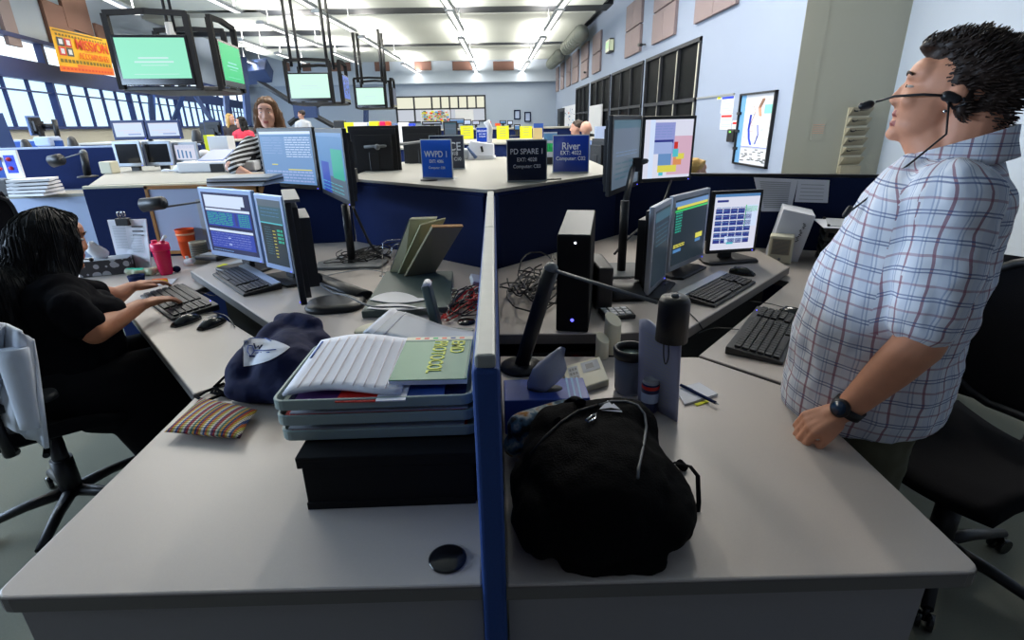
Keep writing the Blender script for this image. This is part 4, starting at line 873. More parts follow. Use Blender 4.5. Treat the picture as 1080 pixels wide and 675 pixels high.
mb.tube([P(400, 291, zr+.004), P(440, 293, zr+.004)], .0025, 6)
tag(mb.build('wire_sorter'), 'thin chrome wire file sorter holding the leaning binders', 'file sorter')
# upright handset / adapter
r = thing('network_box', 'slim upright dark device with rounded white top behind the paper sheets', 'device', P(462, 344, zr))
b = P(461, 345, zr+.001); t = A(450, 301, 1.86)
mb = MB('green_flat'); ax = (t-b).normalized(); mb.box(b.lerp(t, .5), (.030, .075, (t-b).length), R=frame((0, 0, 0), ax.cross(Vector((0, 1, 0))), ax).to_3x3().to_4x4()); mb.build('casing', r, world=True, bevel=.006)
mb = MB('white'); mb.tube([t-Vector((0, .035, 0)), t+Vector((0, .035, 0))], .015, 14); mb.build('rounded_top', r, world=True)
mb = MB('black_gloss'); mb.lathe([(0, 0), (.035, 0), (.033, .006), (0, .008)], P(492, 340, zr), 20); mb.build('round_foot', r, world=True)
# loose sheets behind the trays
r = thing('paper_sheets', 'grey plastic wallet and loose sheets lying behind the letter trays', 'papers', P(440, 350, zr))
q = [P(383, 352, .862), P(503, 372, .862), P(505, 352, .868), P(412, 327, .868)]
mb = MB('sheet_grey'); mb.grid(lambda u, v: (q[0]*(1-u)*(1-v)+q[1]*u*(1-v)+q[2]*u*v+q[3]*(1-u)*v)+Vector((0, 0, .006*math.sin(u*7))), 14, 6); mb.build('wallet', r, world=True, thick=.003)
mb = MB('paper'); mb.grid(lambda u, v: (q[0]*(1-u*.2)*(1-v)+q[1]*u*.2*(1-v)+q[2]*u*.2*v+q[3]*(1-u*.2)*v)+Vector((0, 0, .005+.006*math.sin(u*7))), 4, 6); mb.build('sheet_edge', r, world=True, thick=.002)
mb = MB('green_flat'); mb.box((q[0]+q[1]+q[2]+q[3])/4-Vector((0, 0, .038)), (.30, .13, .055), rz=-.12); mb.build('pad_below', r, world=True)
mb = MB('cream'); c = P(388, 344, .86); mb.ell(c-Vector((0, 0, .01)), (.035, .055, .012), R=zrot(-.6)); o = tag(mb.build('oval_dish'), 'oval cream dish left of the loose sheets behind the trays', 'dish')
mb = MB('slate_blue'); mb.box(c-Vector((0, 0, .034)), (.05, .05, .035)); tag(mb.build('small_box'), 'small blue grey box carrying the oval cream dish', 'box')
# cables
def cable(name, lab, pts, r=.003, m='black', cat='cable', grp=None, n=6, sub=6):
    P_ = [Vector(p) for p in pts]; out = []
    for i in range(len(P_)-1):
        p0 = P_[max(i-1, 0)]; p1 = P_[i]; p2 = P_[i+1]; p3 = P_[min(i+2, len(P_)-1)]
        for k in range(sub):
            t = k/sub; out.append(.5*((2*p1)+(p2-p0)*t+(2*p0-5*p1+4*p2-p3)*t*t+(3*p1-p0-3*p2+p3)*t**3))
    out.append(P_[-1]); mb = MB(m); mb.tube(out, r, n); return tag(mb.build(name), lab, cat, grp)
def tangle(lab, c, sx, sy, sz, n, m, seed, r=.0028):
    rn = random.Random(seed); mb = MB(*([m] if isinstance(m, str) else m)); ms = m if isinstance(m, list) else [m]
    for k in range(n):
        mb.m(rn.choice(ms)); a0 = rn.uniform(0, 6.28); ra = rn.uniform(.3, 1); cx, cy = c[0]+rn.uniform(-.25, .25)*sx, c[1]+rn.uniform(-.25, .25)*sy; pts = []
        up = rn.uniform(.1, 1)
        for j in range(22):
            a = a0+j*rn.uniform(.25, .32); pts.append((cx+ra*sx*.5*math.cos(a), cy+ra*sy*.5*math.sin(a*1.1), c[2]+r+abs(math.sin(a*.7+k))*sz*up))
        mb.tube(pts, r, 5)
    return tag(mb.build('cable_tangle'), lab, 'cables', kind='stuff')
tangle('tangle of red and black cables beside the divider on the left raised worktop', P(497, 322, zr), .16, .34, .06, 16, ['red', 'red', 'black', 'black'], 3)
mb = MB('white'); c = P(505, 312, zr); mb.box(c+Vector((-.01, 0, .07)), (.045, .055, .025), R=Euler((.5, .3, .4)).to_matrix().to_4x4()); tag(mb.build('network_adapter', bevel=.004), 'small white adapter box resting on the red cables by the divider', 'adapter')
mb = MB('cream');
for k in range(4): mb.box(P(478, 318-4*k, zr+.02), (.035, .018, .016))
tag(mb.build('connector_block'), 'row of small white connectors beside the red cables', 'connector')
tangle('tangle of black cables behind the pole stand on the left raised worktop', P(385, 274, zr), .28, .26, .07, 12, 'black', 5)
tangle('tangle of black cables around the foot of the computer tower', P(566, 308, zr), .26, .50, .13, 16, 'black', 6, .0035)
tangle('loops of black cable beside the right monitor pole', P(672, 306, zr), .26, .26, .05, 9, 'black', 8)
cable('cable', 'grey cable curving over the left raised worktop past the glossy platform', [P(338, 300, zr+.004), P(350, 308, zr+.02), P(366, 312, zr+.05), P(392, 323, zr+.045), P(430, 324, zr+.04), P(470, 332, zr+.004)], .004, 'mid_grey')
cable('cable', 'pale cable running from the pole plate to the file sorter', [P(330, 295, zr+.004), P(352, 289, zr+.02), P(385, 284, zr+.02), P(408, 288, zr+.004)], .0028, 'sheet_grey')
cable('cable', 'thick dark cable hanging from the high left monitor to the desk', [A(372, 218, 2.75), A(382, 240, 2.8), A(394, 262, 2.8), P(412, 272, zr+.004)], .007, 'dark_grey')
cable('cable', 'dark cable hanging from the high right monitor down towards the tower', [A(708, 190, 3.05), A(700, 212, 2.95), A(684, 232, 2.8), A(664, 250, 2.6), A(648, 268, 2.5)], .006, 'dark_grey')
cable('cable', 'thin mouse cable from the pair of mice to the navy bag', [P(207, 333, .755), P(222, 330, .757), P(238, 333, .757), P(248, 345, .757)], .002)
cable('cable', 'thin keyboard cable curving beside the pair of mice', [P(212, 308, .758), P(226, 312, .757), P(232, 306, .757)], .002)
cable('cable', 'thin cable on the right lower worktop leading to the front keyboard', [P(735, 352, .757), P(752, 346, .757), P(772, 347, .757), P(784, 348, .76)], .0022)
cable('cable', 'thin cable crossing the right lower worktop to the hidden mouse', [P(790, 318, .757), P(810, 320, .757), P(826, 324, .757), P(836, 326, .757)], .0022)
cable('cable', 'cable hanging over the right raised worktop edge', [P(727, 330, zr+.004), P(735, 338, zr+.003), P(741, 347, zr-.03)], .0025)
# ---------------------------------------------------------------- left corner desk things
r = thing('document_board', 'clipboard of white printed sheets held by a black clip, leaning on left desk', 'clipboard', P(145, 283, .75))
bl, br_, tl, tr = P(126, 281, .755), P(160, 284, .755), A(113.5, 232, 3.02), A(154, 231, 2.98)
mb = MB('paper'); mb._mesh([bl, br_, tr, tl], [(0, 1, 2, 3)]); mb.build('sheets', r, world=True, thick=.006)
nn = (br_-bl).cross(tl-bl).normalized(); nn = nn if nn.y < 0 else -nn
def dbp(u, v, o=.006): return (bl*(1-u)+br_*u)*(1-v)+(tl*(1-u)+tr*u)*v+nn*o
mb = MB('sheet_grey')
for k in range(16): mb._mesh([dbp(.1, .42+.03*k), dbp(.45, .42+.03*k), dbp(.45, .43+.03*k), dbp(.1, .43+.03*k)], [(0, 1, 2, 3)])
for k in range(12): mb._mesh([dbp(.55, .35+.03*k), dbp(.85, .35+.03*k), dbp(.85, .362+.03*k), dbp(.55, .362+.03*k)], [(0, 1, 2, 3)])
mb.m('dark_grey')
for v in (.85, .76, .68): mb._mesh([dbp(.62, v), dbp(.92, v), dbp(.92, v+.025), dbp(.62, v+.025)], [(0, 1, 2, 3)])
mb.build('printed_lines', r, world=True)
mb = MB('dark_grey'); c = dbp(.45, .97, .012); mb.box(c, (.07, .03, .04)); mb.build('clip', r, world=True, bevel=.004)
for s in (-1, 1):
    mb = MB('chrome'); mb.tube([c+Vector((s*.015, 0, .02)), c+Vector((s*.022, 0, .04)), c+Vector((s*.018, 0, .055)), c+Vector((s*.006, 0, .055)), c+Vector((s*.008, 0, .02))], .003, 6); mb.build('clip_wire', r, world=True)
# tissue box dotted
def dotted():
    m = mat('dotted_card', '4A4A4C', .6); nt = m.node_tree; b = nt.nodes['Principled BSDF']; tc = nt.nodes.new('ShaderNodeTexCoord'); v = nt.nodes.new('ShaderNodeTexVoronoi'); v.inputs['Scale'].default_value = 22; v.inputs['Randomness'].default_value = .35
    cr = nt.nodes.new('ShaderNodeValToRGB'); cr.color_ramp.interpolation = 'CONSTANT'; cr.color_ramp.elements[0].color = (*hexc('B9BCC2'), 1); cr.color_ramp.elements[1].color = (*hexc('3E3E42'), 1); cr.color_ramp.elements[1].position = .56
    nt.links.new(tc.outputs['Object'], v.inputs['Vector']); nt.links.new(v.outputs['Distance'], cr.inputs[0]); nt.links.new(cr.outputs[0], b.inputs['Base Color'])
dotted()
def tissue(mb, c, h, w, tx=0):
    rings = []
    for k in range(7):
        t = k/6; rad = w*(.55+.5*math.sin(PI*min(.9, t)))*(1-.72*t*t); rings.append([c+Vector((tx*t+rad*math.cos(a)*(1+.15*math.sin(3*a+k)), rad*.5*math.sin(a)+.008*math.sin(2*a+t*4), h*t+(.02*h*math.sin(2*a) if k == 6 else 0))) for a in [2*PI*i/16 for i in range(16)]])
    mb.loft(rings)
p0, p1, p2 = P(90, 292, .75), P(124, 294, .75), P(138, 286, .75)
c = P(113, 289, .75); r = thing('tissue_box', 'dark tissue box with pale dots beside the seated woman, white tissue sticking up', 'tissue box', (c.x, c.y+.02, .75), .35)
mb = MB('dotted_card'); mb.bb(-.12, .12, -.06, .06, .001, .085); mb.build('carton', r, bevel=.003)
mb = MB('sheet_grey'); mb.bb(-.118, .118, -.058, .058, .085, .087); mb.build('top_panel', r)
mb = MB('white'); tissue(mb, Vector((-.02, 0, .085)), .10, .05, -.02); mb.build('tissue', r)
# shaker, cups
c = P(176, 289, .75); r = thing('shaker_bottle', 'bright pink shaker bottle with a pink lid and white straw tip', 'bottle', c)
mb = MB(mat('pink_clear', 'F0105A', .25, trans=.25)); mb.lathe([(0, 0), (.030, .0), (.033, .008), (.043, .135), (.044, .14), (0, .14)], (0, 0, 0)); mb.build('cup_body', r)
mb = MB('pink'); mb.lathe([(.046, .135), (.047, .139), (.046, .17), (.04, .176), (0, .178)], (0, 0, 0)); mb.tube([(-.025, 0, .17), (-.025, 0, .19)], .014, 12); mb.tube([(.02, 0, .17), (.02, 0, .188)], .012, 10); mb.build('lid', r)
mb = MB('white'); mb.tube([(.02, 0, .185), (.035, 0, .205), (.045, 0, .21)], .009, 8); mb.build('straw_tip', r)
c = P(203, 271, .75); r = thing('plastic_cup', 'orange plastic cup with pale band against the wood-framed board', 'cup', c+Vector((0, -.02, 0)))
mb = MB('orange'); mb.lathe([(0, 0), (.035, 0), (.040, .01), (.052, .175), (.055, .18), (.050, .18), (.044, .02), (0, .02)]); mb.build('cup_body', r)
mb = MB(mat('pale_orange', 'FFB48C', .5)); mb.lathe([(.0515, .15), (.0522, .158), (.0520, .158)], n=28, caps=False); mb.lathe([(.0505, .146), (.0527, .146), (.0533, .156), (.0515, .156)], caps=False); mb.build('band', r)
c = P(213, 277, .75); r = thing('metal_can', 'grey and cream can with ribbed label beside the orange cup', 'can', c)
mb = MB('beige'); mb.lathe([(0, 0), (.046, 0), (.047, .004), (.047, .12), (.045, .124), (0, .122)]); mb.build('can_body', r)
mb = MB('green_flat')
for k in range(7): mb.lathe([(.0472, .045+.01*k), (.0485, .048+.01*k), (.0472, .051+.01*k)], caps=False)
mb.build('ribbed_label', r)
mb = MB('cream'); mb.lathe([(.043, .1245), (.047, .1245), (.047, .128), (.043, .128)], caps=False); mb.build('rim', r)
c = P(203, 279, .75); mb = MB('white'); mb.cap(c+Vector((-.02, -.02, .02)), .015, c+Vector((.02, -.03, .03)), .018); mb.cap(c+Vector((0, -.03, .02)), .012, c+Vector((-.01, -.02, .05)), .01); o = mb.build('tissue_wad'); remesh(o, .006, 1, .5, disp=(.012, .02)); tag(o, 'crumpled white tissue in front of the cream can', 'tissue')
c = P(226, 273, .80); r = thing('desk_phone', 'small black phone with pale keypad beside the data monitor\'s foot', 'phone', (c.x, c.y, .80), -.3)
mb = MB('black'); mb.bb(-.08, .08, -.06, .06, .001, .03); mb.build('casing', r, bevel=.01); mb = MB('sheet_grey'); mb.bb(-.05, .05, -.045, .02, .03, .033); mb.build('keypad', r)
# snack things
c = P(148, 291, .75); mb = MB(mat('snack_wrap', 'B8BC9C', .4)); mb.cap(c+Vector((-.07, .02, .022)), .02, c+Vector((.07, 0, .022)), .022); mb.cap(c+Vector((0, -.02, .02)), .02, c+Vector((.08, .03, .025)), .018); mb.m(mat('mint', '3AC8A0', .5)); o = mb.build('snack_bag'); remesh(o, .006, 4, .5, disp=(.01, .03)); o.data.materials.append(MATS['mint'])
for p in o.data.polygons:
    if p.center.z > .787 and p.center.x < c.x+.03: p.material_index = 1
tag(o, 'crumpled pale snack bag with a green band in front of the clipboard', 'bag')
mb = MB('navy'); mb.lathe([(0, 0), (.035, 0), (.04, .035), (.036, .035), (.03, .006), (0, .006)], P(145, 297, .75), 20); tag(mb.build('small_bowl'), 'small navy pot in front of the pale snack bag', 'pot')
c = P(166, 299, .75); mb = MB('paper'); mb.box(c+Vector((0, 0, .003)), (.16, .11, .003), rz=.3); mb.m('orange'); mb.cap(c+Vector((-.03, .02, .012)), .008, c+Vector((.03, .03, .012)), .008); mb.m('banner_yellow'); mb.cap(c+Vector((-.02, -.0, .012)), .01, c+Vector((.05, .0, .012)), .008); mb.m(mat('snack_red', 'A83A22', .6)); mb.cap(c+Vector((-.07, -.04, .014)), .012, c+Vector((-.04, -.045, .014)), .012)
tag(mb.build('snack_food'), 'open snack with orange and yellow pieces on white paper in front of the pink bottle', 'snack')
mb = MB('navy_dark'); mb.ell(P(187, 287, .75)+Vector((0, 0, .018)), (.022, .018, .018)); tag(mb.build('bottle_cap'), 'small dark blue cap at the right of the pink bottle', 'cap')
# papers on raised left
c = P(262, 281, zr); r = thing('note_sheets', 'loose grey note sheets and yellow slip above the silver-strip keyboard', 'papers', (c.x, c.y, zr))
mb = MB('sheet_grey'); mb._mesh([P(240, 279, zr+.006), P(272, 288, zr+.004), P(279, 281, zr+.01), P(252, 273, zr+.02)], [(0, 1, 2, 3)]); mb.build('sheet', r, world=True, thick=.002)
mb = MB('yellow_note'); mb._mesh([P(228, 281, zr+.004), P(242, 283, zr+.004), P(246, 279, zr+.004), P(236, 278, zr+.004)], [(0, 1, 2, 3)]); mb.build('slip', r, world=True, thick=.001)
# whiteboard with wood frame leaning on partition
r = thing('corkboard', 'pale board in a wooden frame leaning against the navy partition, sheets on it', 'board', (-2.0, 3.30, .755))
y = 3.36; a = A(153, 196, y); b = A(253, 196, y); zb_ = .765; zt_ = a.z; x0, x1 = a.x, b.x+.12
mb = MB('pale_panel'); mb.bb(x0, x1, y-.012, y-.004, zb_, zt_); mb.build('board', r, world=True)
for (c0, c1, c2, c3) in ((x0, x1, zt_-.02, zt_), (x0, x1, zb_, zb_+.02), (x0, x0+.02, zb_, zt_), (x1-.02, x1, zb_, zt_)):
    mb = MB('wood'); mb.bb(c0, c1, y-.02, y, c2, c3); mb.build('frame_rail', r, world=True, bevel=.002)
mb = MB('sheet_grey'); mb.bb(-1.83, -1.66, y-.018, y-.013, .88, 1.10); mb.m('paper'); mb.bb(-1.62, -1.45, y-.018, y-.013, .90, 1.13)
mb.m('slate_blue')
for k in range(12): mb.bb(-1.60, -1.47, y-.0195, y-.018, .92+.016*k, .924+.016*k)
mb.m('wood'); mb._mesh([(-1.60, y-.02, 1.165), (-1.40, y-.02, 1.165), (-1.42, y-.02, 1.12), (-1.52, y-.02, 1.14)], [(0, 1, 2, 3)])
mb.build('pinned_sheet', r, world=True)
# task lamps
def task_lamp(lab, base, elbow, head, hang, z, base_r=.07, hr=.036, hl=.10, hdir=None, post_r=.014):
    r = thing('task_lamp', lab, 'lamp', base, 0, 'black jointed task lamps')
    mb = MB('black'); mb.lathe([(0, 0), (base_r, 0), (base_r*.95, .012), (.02, .02), (0, .022)], base); mb.build('base', r, world=True)
    mb = MB('black'); mb.tube([Vector(base)+Vector((0, 0, .01)), elbow], post_r, 10); mb.build('post', r, world=True)
    mb = MB('mid_grey'); mb.tube([elbow, hang], .0055, 8); mb.ell(elbow, (post_r*.9,)*3); mb.build('arm', r, world=True)
    h0 = Vector(head); hd = Vector(hdir or (0, 0, -1)).normalized()
    mb = MB('black'); M = hd.to_track_quat('Z', 'Y').to_matrix().to_4x4(); M.translation = h0; mb.M = M; mb.lathe([(0, -hl*.5), (hr*.8, -hl*.5), (hr*.95, -hl*.4), (hr, hl*.5), (hr*.85, hl*.5), (hr*.7, 0), (0, -.01)], n=24); mb.build('shade', r, world=True)
    mb = MB('mid_grey'); mb.M = M; mb.lathe([(0, -hl*.5-.008), (.008, -hl*.5-.008), (.010, -hl*.5), (0, -hl*.5+.001)], n=12); mb.build('knob', r, world=True)
    return r
e = A(581, 284, 1.50); task_lamp('black jointed task lamp on the right desk, its shade in front of the brochure', P(550, 388, .75)+Vector((0, 0, 0)), e, A(710, 336, 1.22), A(693, 319, 1.25), .75, hr=.040, hl=.115, post_r=.024)
task_lamp('black jointed task lamp reaching left from behind the blue data monitor', P(248, 266, .80)+Vector((0, .1, 0)), A(244, 208, 3.1), A(162, 215, 2.92), A(170, 219, 2.92), .8, hr=.036, hl=.12, hdir=(-1, 0, -.1))
# ---------------------------------------------------------------- things on the right desk
r = thing('computer_tower', 'tall black computer tower with sloping silver top and small light', 'computer', (.295, 1.90, zr+.001), -.22)
mb = MB('black_matte'); w = .057; d0, d1 = -.17, .19; h = .375
mb._mesh([(-w, d0, 0), (w, d0, 0), (w, d1, 0), (-w, d1, 0), (-w, d0, h-.03), (w, d0, h-.03), (w, d1, h+.0), (-w, d1, h+.0)], [(3, 2, 1, 0), (4, 5, 6, 7), (0, 1, 5, 4), (1, 2, 6, 5), (2, 3, 7, 6), (3, 0, 4, 7)]); mb.build('case', r, bevel=.006)
mb = MB('mid_grey'); mb._mesh([(-w+.004, d0+.004, h-.0285), (w-.004, d0+.004, h-.0285), (w-.004, d1-.02, h+.0), (-w+.004, d1-.02, h+.0)], [(0, 1, 2, 3)]); mb.build('top_plate', r, thick=.002)
emi('led_white', (.8, .85, 1), 3)
mb = MB('led_white'); mb.ell((.005, d0-.002, h-.055), (.004, .003, .004), n=8, k=6); mb.build('power_light', r)
mb = MB('led_blue'); mb.ell((.0, d0-.002, .045), (.006, .003, .006), n=8, k=6); mb.build('status_light', r)
mb = MB('black'); mb.bb(-.005, .005, 0, 0, 0, 0); mb.bm.clear(); mb.bb(.085, .15, -.10, .14, .0, .17); o = mb.build('computer_unit', bevel=.01); o.data.transform(Matrix.Translation((.30, 2.06, zr+.001))); tag(o, 'short black box standing against the right side of the computer tower', 'computer')
# cream desk phone group: round-ended speaker column, flat base
r = thing('cream_speaker', 'cream upright speaker with slanted round top in front of the tower', 'speaker', P(640, 378, .75))
c = P(645, 372, .75)
def obl(c, rad, z0, z1, tilt):
    b = [Vector((c.x+rad*math.cos(a), c.y+rad*math.sin(a), z0)) for a in [2*PI*i/24 for i in range(24)]]
    return [b, [Vector((p.x, p.y, z1+(p.y-c.y)*tilt-(p.x-c.x)*.4)) for p in b]]
mb = MB('cream'); mb.loft(obl(c, .028, .751, .875, .5)); mb.build('tall_column', r, world=True, bevel=.002)
mb = MB('cream'); mb.loft(obl(c+Vector((-.042, -.04, 0)), .022, .751, .825, .5)); mb.build('short_column', r, world=True, bevel=.002)
q = [P(600, 420, .75), P(642, 407, .75), P(632, 388, .75), P(593, 397, .75)]
r = thing('desk_phone', 'flat cream desk phone between the blue tissue box and the tumbler', 'phone', (q[0]+q[2])/2)
mb = MB('cream'); mb._mesh([Vector((p.x, p.y, .751)) for p in q]+[Vector((p.x, p.y, z)) for p, z in zip(q, (.768, .772, .792, .785))], [(3, 2, 1, 0), (4, 5, 6, 7), (0, 1, 5, 4), (1, 2, 6, 5), (2, 3, 7, 6), (3, 0, 4, 7)]); mb.build('casing', r, world=True, bevel=.004)
mb = MB('sheet_grey')
def qq(u, v, o): 
    p = (q[0]*(1-u)+q[1]*u)*(1-v)+(q[3]*(1-u)+q[2]*u)*v; z = (.768*(1-u)+.772*u)*(1-v)+(.785*(1-u)+.792*u)*v; return Vector((p.x, p.y, z+o))
for (u0, v0, u1, v1) in ((.1, .15, .35, .85), (.45, .5, .9, .9)): mb._mesh([qq(u0, v0, .002), qq(u1, v0, .002), qq(u1, v1, .002), qq(u0, v1, .002)], [(0, 1, 2, 3)])
mb.m('mid_grey')
for i in range(3):
    for j in range(4): mb._mesh([qq(.13+.07*i, .2+.16*j, .003), qq(.18+.07*i, .2+.16*j, .003), qq(.18+.07*i, .3+.16*j, .003), qq(.13+.07*i, .3+.16*j, .003)], [(0, 1, 2, 3)])
mb._mesh([qq(.55, .6, .003), qq(.75, .6, .003), qq(.75, .8, .003), qq(.55, .8, .003)], [(0, 1, 2, 3)])
mb.build('keypad', r, world=True)
# number pad phone on raised
c = P(650, 333, zr); r = thing('number_pad', 'small black number pad with white keys behind the cream speaker', 'keypad', (c.x, c.y, zr), .1)
mb = MB('black'); mb.bb(-.06, .06, -.05, .05, .001, .018); mb.build('casing', r, bevel=.004); mb = MB('white')
for i in range(4):
    for j in range(3): mb.box((-.042+.026*i, -.03+.028*j, .0205), (.019, .02, .005))
mb.build('keys', r)
c = P(655, 318, zr); mb = MB('black'); mb.loft([rr(.16, .14, .03, 0), rr(.15, .13, .03, .03), rr(.12, .06, .02, .06, 0, .03)]); o = mb.build('desk_phone'); o.location = (c.x+.03, c.y+.06, zr+.001); tag(o, 'black wedge-shaped phone on the raised worktop behind the number pad', 'phone')
# blue tissue box
r = thing('tissue_box', 'blue tissue box against the divider with a translucent tissue sticking out', 'tissue box', (.116, 1.225, .751), .0)
mb = MB('blue_box'); mb.bb(-.108, .108, -.058, .058, 0, .098); mb.build('carton', r, bevel=.003)
mb = MB('skyblue')
for k in range(3):
    x = .055+.014*k; mb._mesh([(x, -.059, .0985), (x+.004, -.059, .0985), (x+.010, .058, .0985), (x+.004, .058, .0985)], [(0, 1, 2, 3)])
mb.build('stripes', r)
mb = MB('dark_grey'); mb.lathe([(0, .0985), (.045, .0985), (.045, .0992), (0, .0992)], n=28); o = mb.build('opening', r); o.data.transform(Matrix.Diagonal((1, .5, 1, 1)))
mb = MB(mat('tissue_sheer', 'C8CAD8', .8, alpha=.92)); tissue(mb, Vector((-.02, 0, .096)), .115, .050, .06); mb.build('tissue', r)
# tumbler
c = P(663, 412, .75); r = thing('tumbler', 'translucent grey tumbler with thick black rim behind the backpack', 'tumbler', c+Vector((-.0, -.0, .001)))
mb = MB(mat('frosted_grey', '8A93A8', .35, trans=.35)); mb.lathe([(0, 0), (.038, 0), (.042, .01), (.046, .115), (.043, .115), (.039, .01), (0, .008)]); mb.build('cup_body', r)
mb = MB('black'); mb.lathe([(.043, .112), (.050, .112), (.051, .135), (.047, .14), (.041, .138), (.041, .12)], caps=False); mb.build('rim', r)
mb = MB(mat('drink', '5A6A6C', .2)); mb.lathe([(0, .121), (.042, .121), (0, .1215)]); mb.build('lid_surface', r)
# can
c = P(684, 434, .75); r = thing('drink_can', 'slim energy drink can, silver top, navy body with red band', 'can', c+Vector((0, 0, .001)))
mb = MB(mat('can_navy', '28305A', .3, metal=.5)); mb.lathe([(0, .003), (.018, 0), (.0235, .008), (.0235, .085), (.0225, .089)], caps=False); mb.build('can_body', r)
mb = MB('silver'); mb.lathe([(.0225, .089), (.020, .094), (.0205, .096), (.019, .096), (.018, .093), (0, .093)], caps=False); mb.build('can_top', r)
mb = MB('red'); mb.lathe([(.0236, .074), (.0240, .075), (.0240, .083), (.0236, .084)], caps=False); mb.build('red_band', r)
mb = MB('silver_blue'); mb.lathe([(.0236, .035), (.0239, .036), (.0239, .062), (.0236, .063)], caps=False); mb.build('silver_label', r)
# acrylic brochure holder
b0, b1 = P(680, 420, .75), P(711, 448, .75); tl_, tr_ = A(676, 322, b0.y+.02), A(726, 350, 1.19)
r = thing('brochure_stand', 'tall clear stand with pale printed sheets under the task lamp shade', 'stand', b0)
d = b1-b0; 
H0 = .175; u = Vector((.085, -.085, 0)); a0 = Vector((.392, 1.325, .751)); 
def shp(u_, v_, o=0): 
    p = a0+Vector((.072*u_, -.125*u_, 0)); wob = .008*math.sin(u_*9)*v_; return p+Vector((-.012*v_+o, .0-o*.2, (.245+wob)*v_))
mb = MB(mat('clear_sheet', 'B4B8D4', .35, alpha=.9)); mb.grid(lambda a_, b_: shp(a_, b_), 14, 8); mb.build('front_sheet', r, world=True, thick=.003)
mb = MB('paper'); mb.grid(lambda a_, b_: shp(a_*.9, b_*.98)+Vector((.008, .010, 0)), 14, 8); mb.build('back_sheet', r, world=True, thick=.003)
mb = MB('sheet_grey')
for k in range(22): mb._mesh([shp(.15, .1+.036*k)+Vector((-.003, -.003, 0)), shp(.8, .1+.036*k)+Vector((-.003, -.003, 0)), shp(.8, .11+.036*k)+Vector((-.003, -.003, 0)), shp(.15, .11+.036*k)+Vector((-.003, -.003, 0))], [(0, 1, 2, 3)])
mb.build('printed_lines', r, world=True)
cable('cord_loop', 'thin black cord loop hanging from the right task lamp shade', [A(700, 358, 1.20), A(700, 376, 1.20), A(702, 384, 1.20), A(705, 376, 1.20), A(705, 358, 1.20)], .0016, 'black', 'cord')
# notepad and pen
q = [P(712, 412, .751), P(722, 428, .751), P(757, 417, .751), P(737, 405, .751)]
r = thing('notepad', 'white notepad sheets with a yellow slip on the right worktop', 'notepad', (q[0]+q[2])/2)
mb = MB('paper'); mb._mesh([Vector((p.x, p.y, .751)) for p in q]+[Vector((p.x, p.y, .757)) for p in q], [(3, 2, 1, 0), (4, 5, 6, 7), (0, 1, 5, 4), (1, 2, 6, 5), (2, 3, 7, 6), (3, 0, 4, 7)]); mb.build('sheets', r, world=True)
mb = MB('yellow_note'); mb._mesh([P(732, 426, .752), P(745, 422, .752), P(748, 424, .752), P(735, 428, .752)], [(0, 1, 2, 3)]); mb.build('slip', r, world=True, thick=.001)
r = thing('pen', 'dark blue pen lying on the white notepad', 'pen', P(735, 414, .762)); mb = MB('navy'); a_, b_ = P(718, 406, .763), P(755, 425, .761)
mb.tube([a_, a_.lerp(b_, .1), a_.lerp(b_, .85), b_], .0045, 10); mb.build('barrel', r, world=True); mb = MB('silver'); mb.tube([b_, b_+(b_-a_)*.08], .003, 8, r2=.001); mb.tube([a_.lerp(b_, .05)+Vector((0, 0, .005)), a_.lerp(b_, .35)+Vector((0, 0, .006))], .0012, 6); mb.build('clip', r, world=True)
# right rear things: speaker, box file, trays
c = P(821, 276, .75); r = thing('cream_speaker', 'small cream desktop speaker with dark grille by the white file box', 'speaker', (c.x, c.y, .751), -.5)
mb = MB('cream'); mb.bb(-.06, .06, -.05, .05, 0, .15); mb.build('casing', r, bevel=.01)
mb = MB('beige'); mb.bb(-.045, .045, -.053, -.05, .05, .135); mb.m('mid_grey')
for k in range(12): mb.bb(-.04, .04, -.0545, -.053, .055+.0065*k, .058+.0065*k)
mb.build('grille', r); mb = MB('mid_grey'); mb.tube([(0, -.05, .025), (0, -.056, .025)], .007, 12); mb.build('volume_knob', r)
c = Vector((1.66, 2.93, .751)); r = thing('file_box', 'white magazine file box with black scribbles on its spine', 'box', c, -.45)
mb = MB('paper'); mb._mesh([(-.10, -.13, 0), (.06, -.13, 0), (.06, .12, 0), (-.10, .12, 0), (-.05, -.10, .28), (.11, -.10, .25), (.11, .14, .25), (-.05, .14, .28)], [(3, 2, 1, 0), (4, 5, 6, 7), (0, 1, 5, 4), (1, 2, 6, 5), (2, 3, 7, 6), (3, 0, 4, 7)]); mb.build('box_body', r, bevel=.003)
mb = MB('black')
for k in range(3): 
    z = .11+.035*k; x = .042+.012*k; pts = [(x-.012+.02*((j*7+k*3) % 5)/5, -.124+.018*k*.3+.004, z+.03*j/7) for j in range(8)]; pts = [(p[0], -.13+.107*p[2]-.004, p[2]) for p in pts]; mb.tube(pts, .002, 4)
mb.build('scribbles', r)
r0 = Vector((1.93, 2.72, .751)); dark_tray = mat('tray_black', '1E2420', .4)
for k in range(5):
    r = thing('letter_tray', 'dark letter tray behind the man\'s chest, number %s from the top' % ['five', 'four', 'three', 'two', 'one'][k], 'tray', r0+Vector((0, 0, .045*k)), -.45, 'dark letter trays by the white file box')
    mb = MB('tray_black' if k < 4 else dark_tray); W, D = .36, .27; mb.loft([rr(W-.02, D-.02, .02, 0), rr(W, D, .02, .004), rr(W, D, .02, .024), rr(W-.01, D-.01, .015, .024), rr(W-.014, D-.014, .015, .006)], smooth=False); mb.build('tray_body', r)
    mb = MB('black')
    for sx in (-1, 1):
        for sy in (-1, 1): mb.box((sx*(W/2-.012), sy*(D/2-.02), .034), (.012, .02, .022))
    mb.build('corner_post', r)
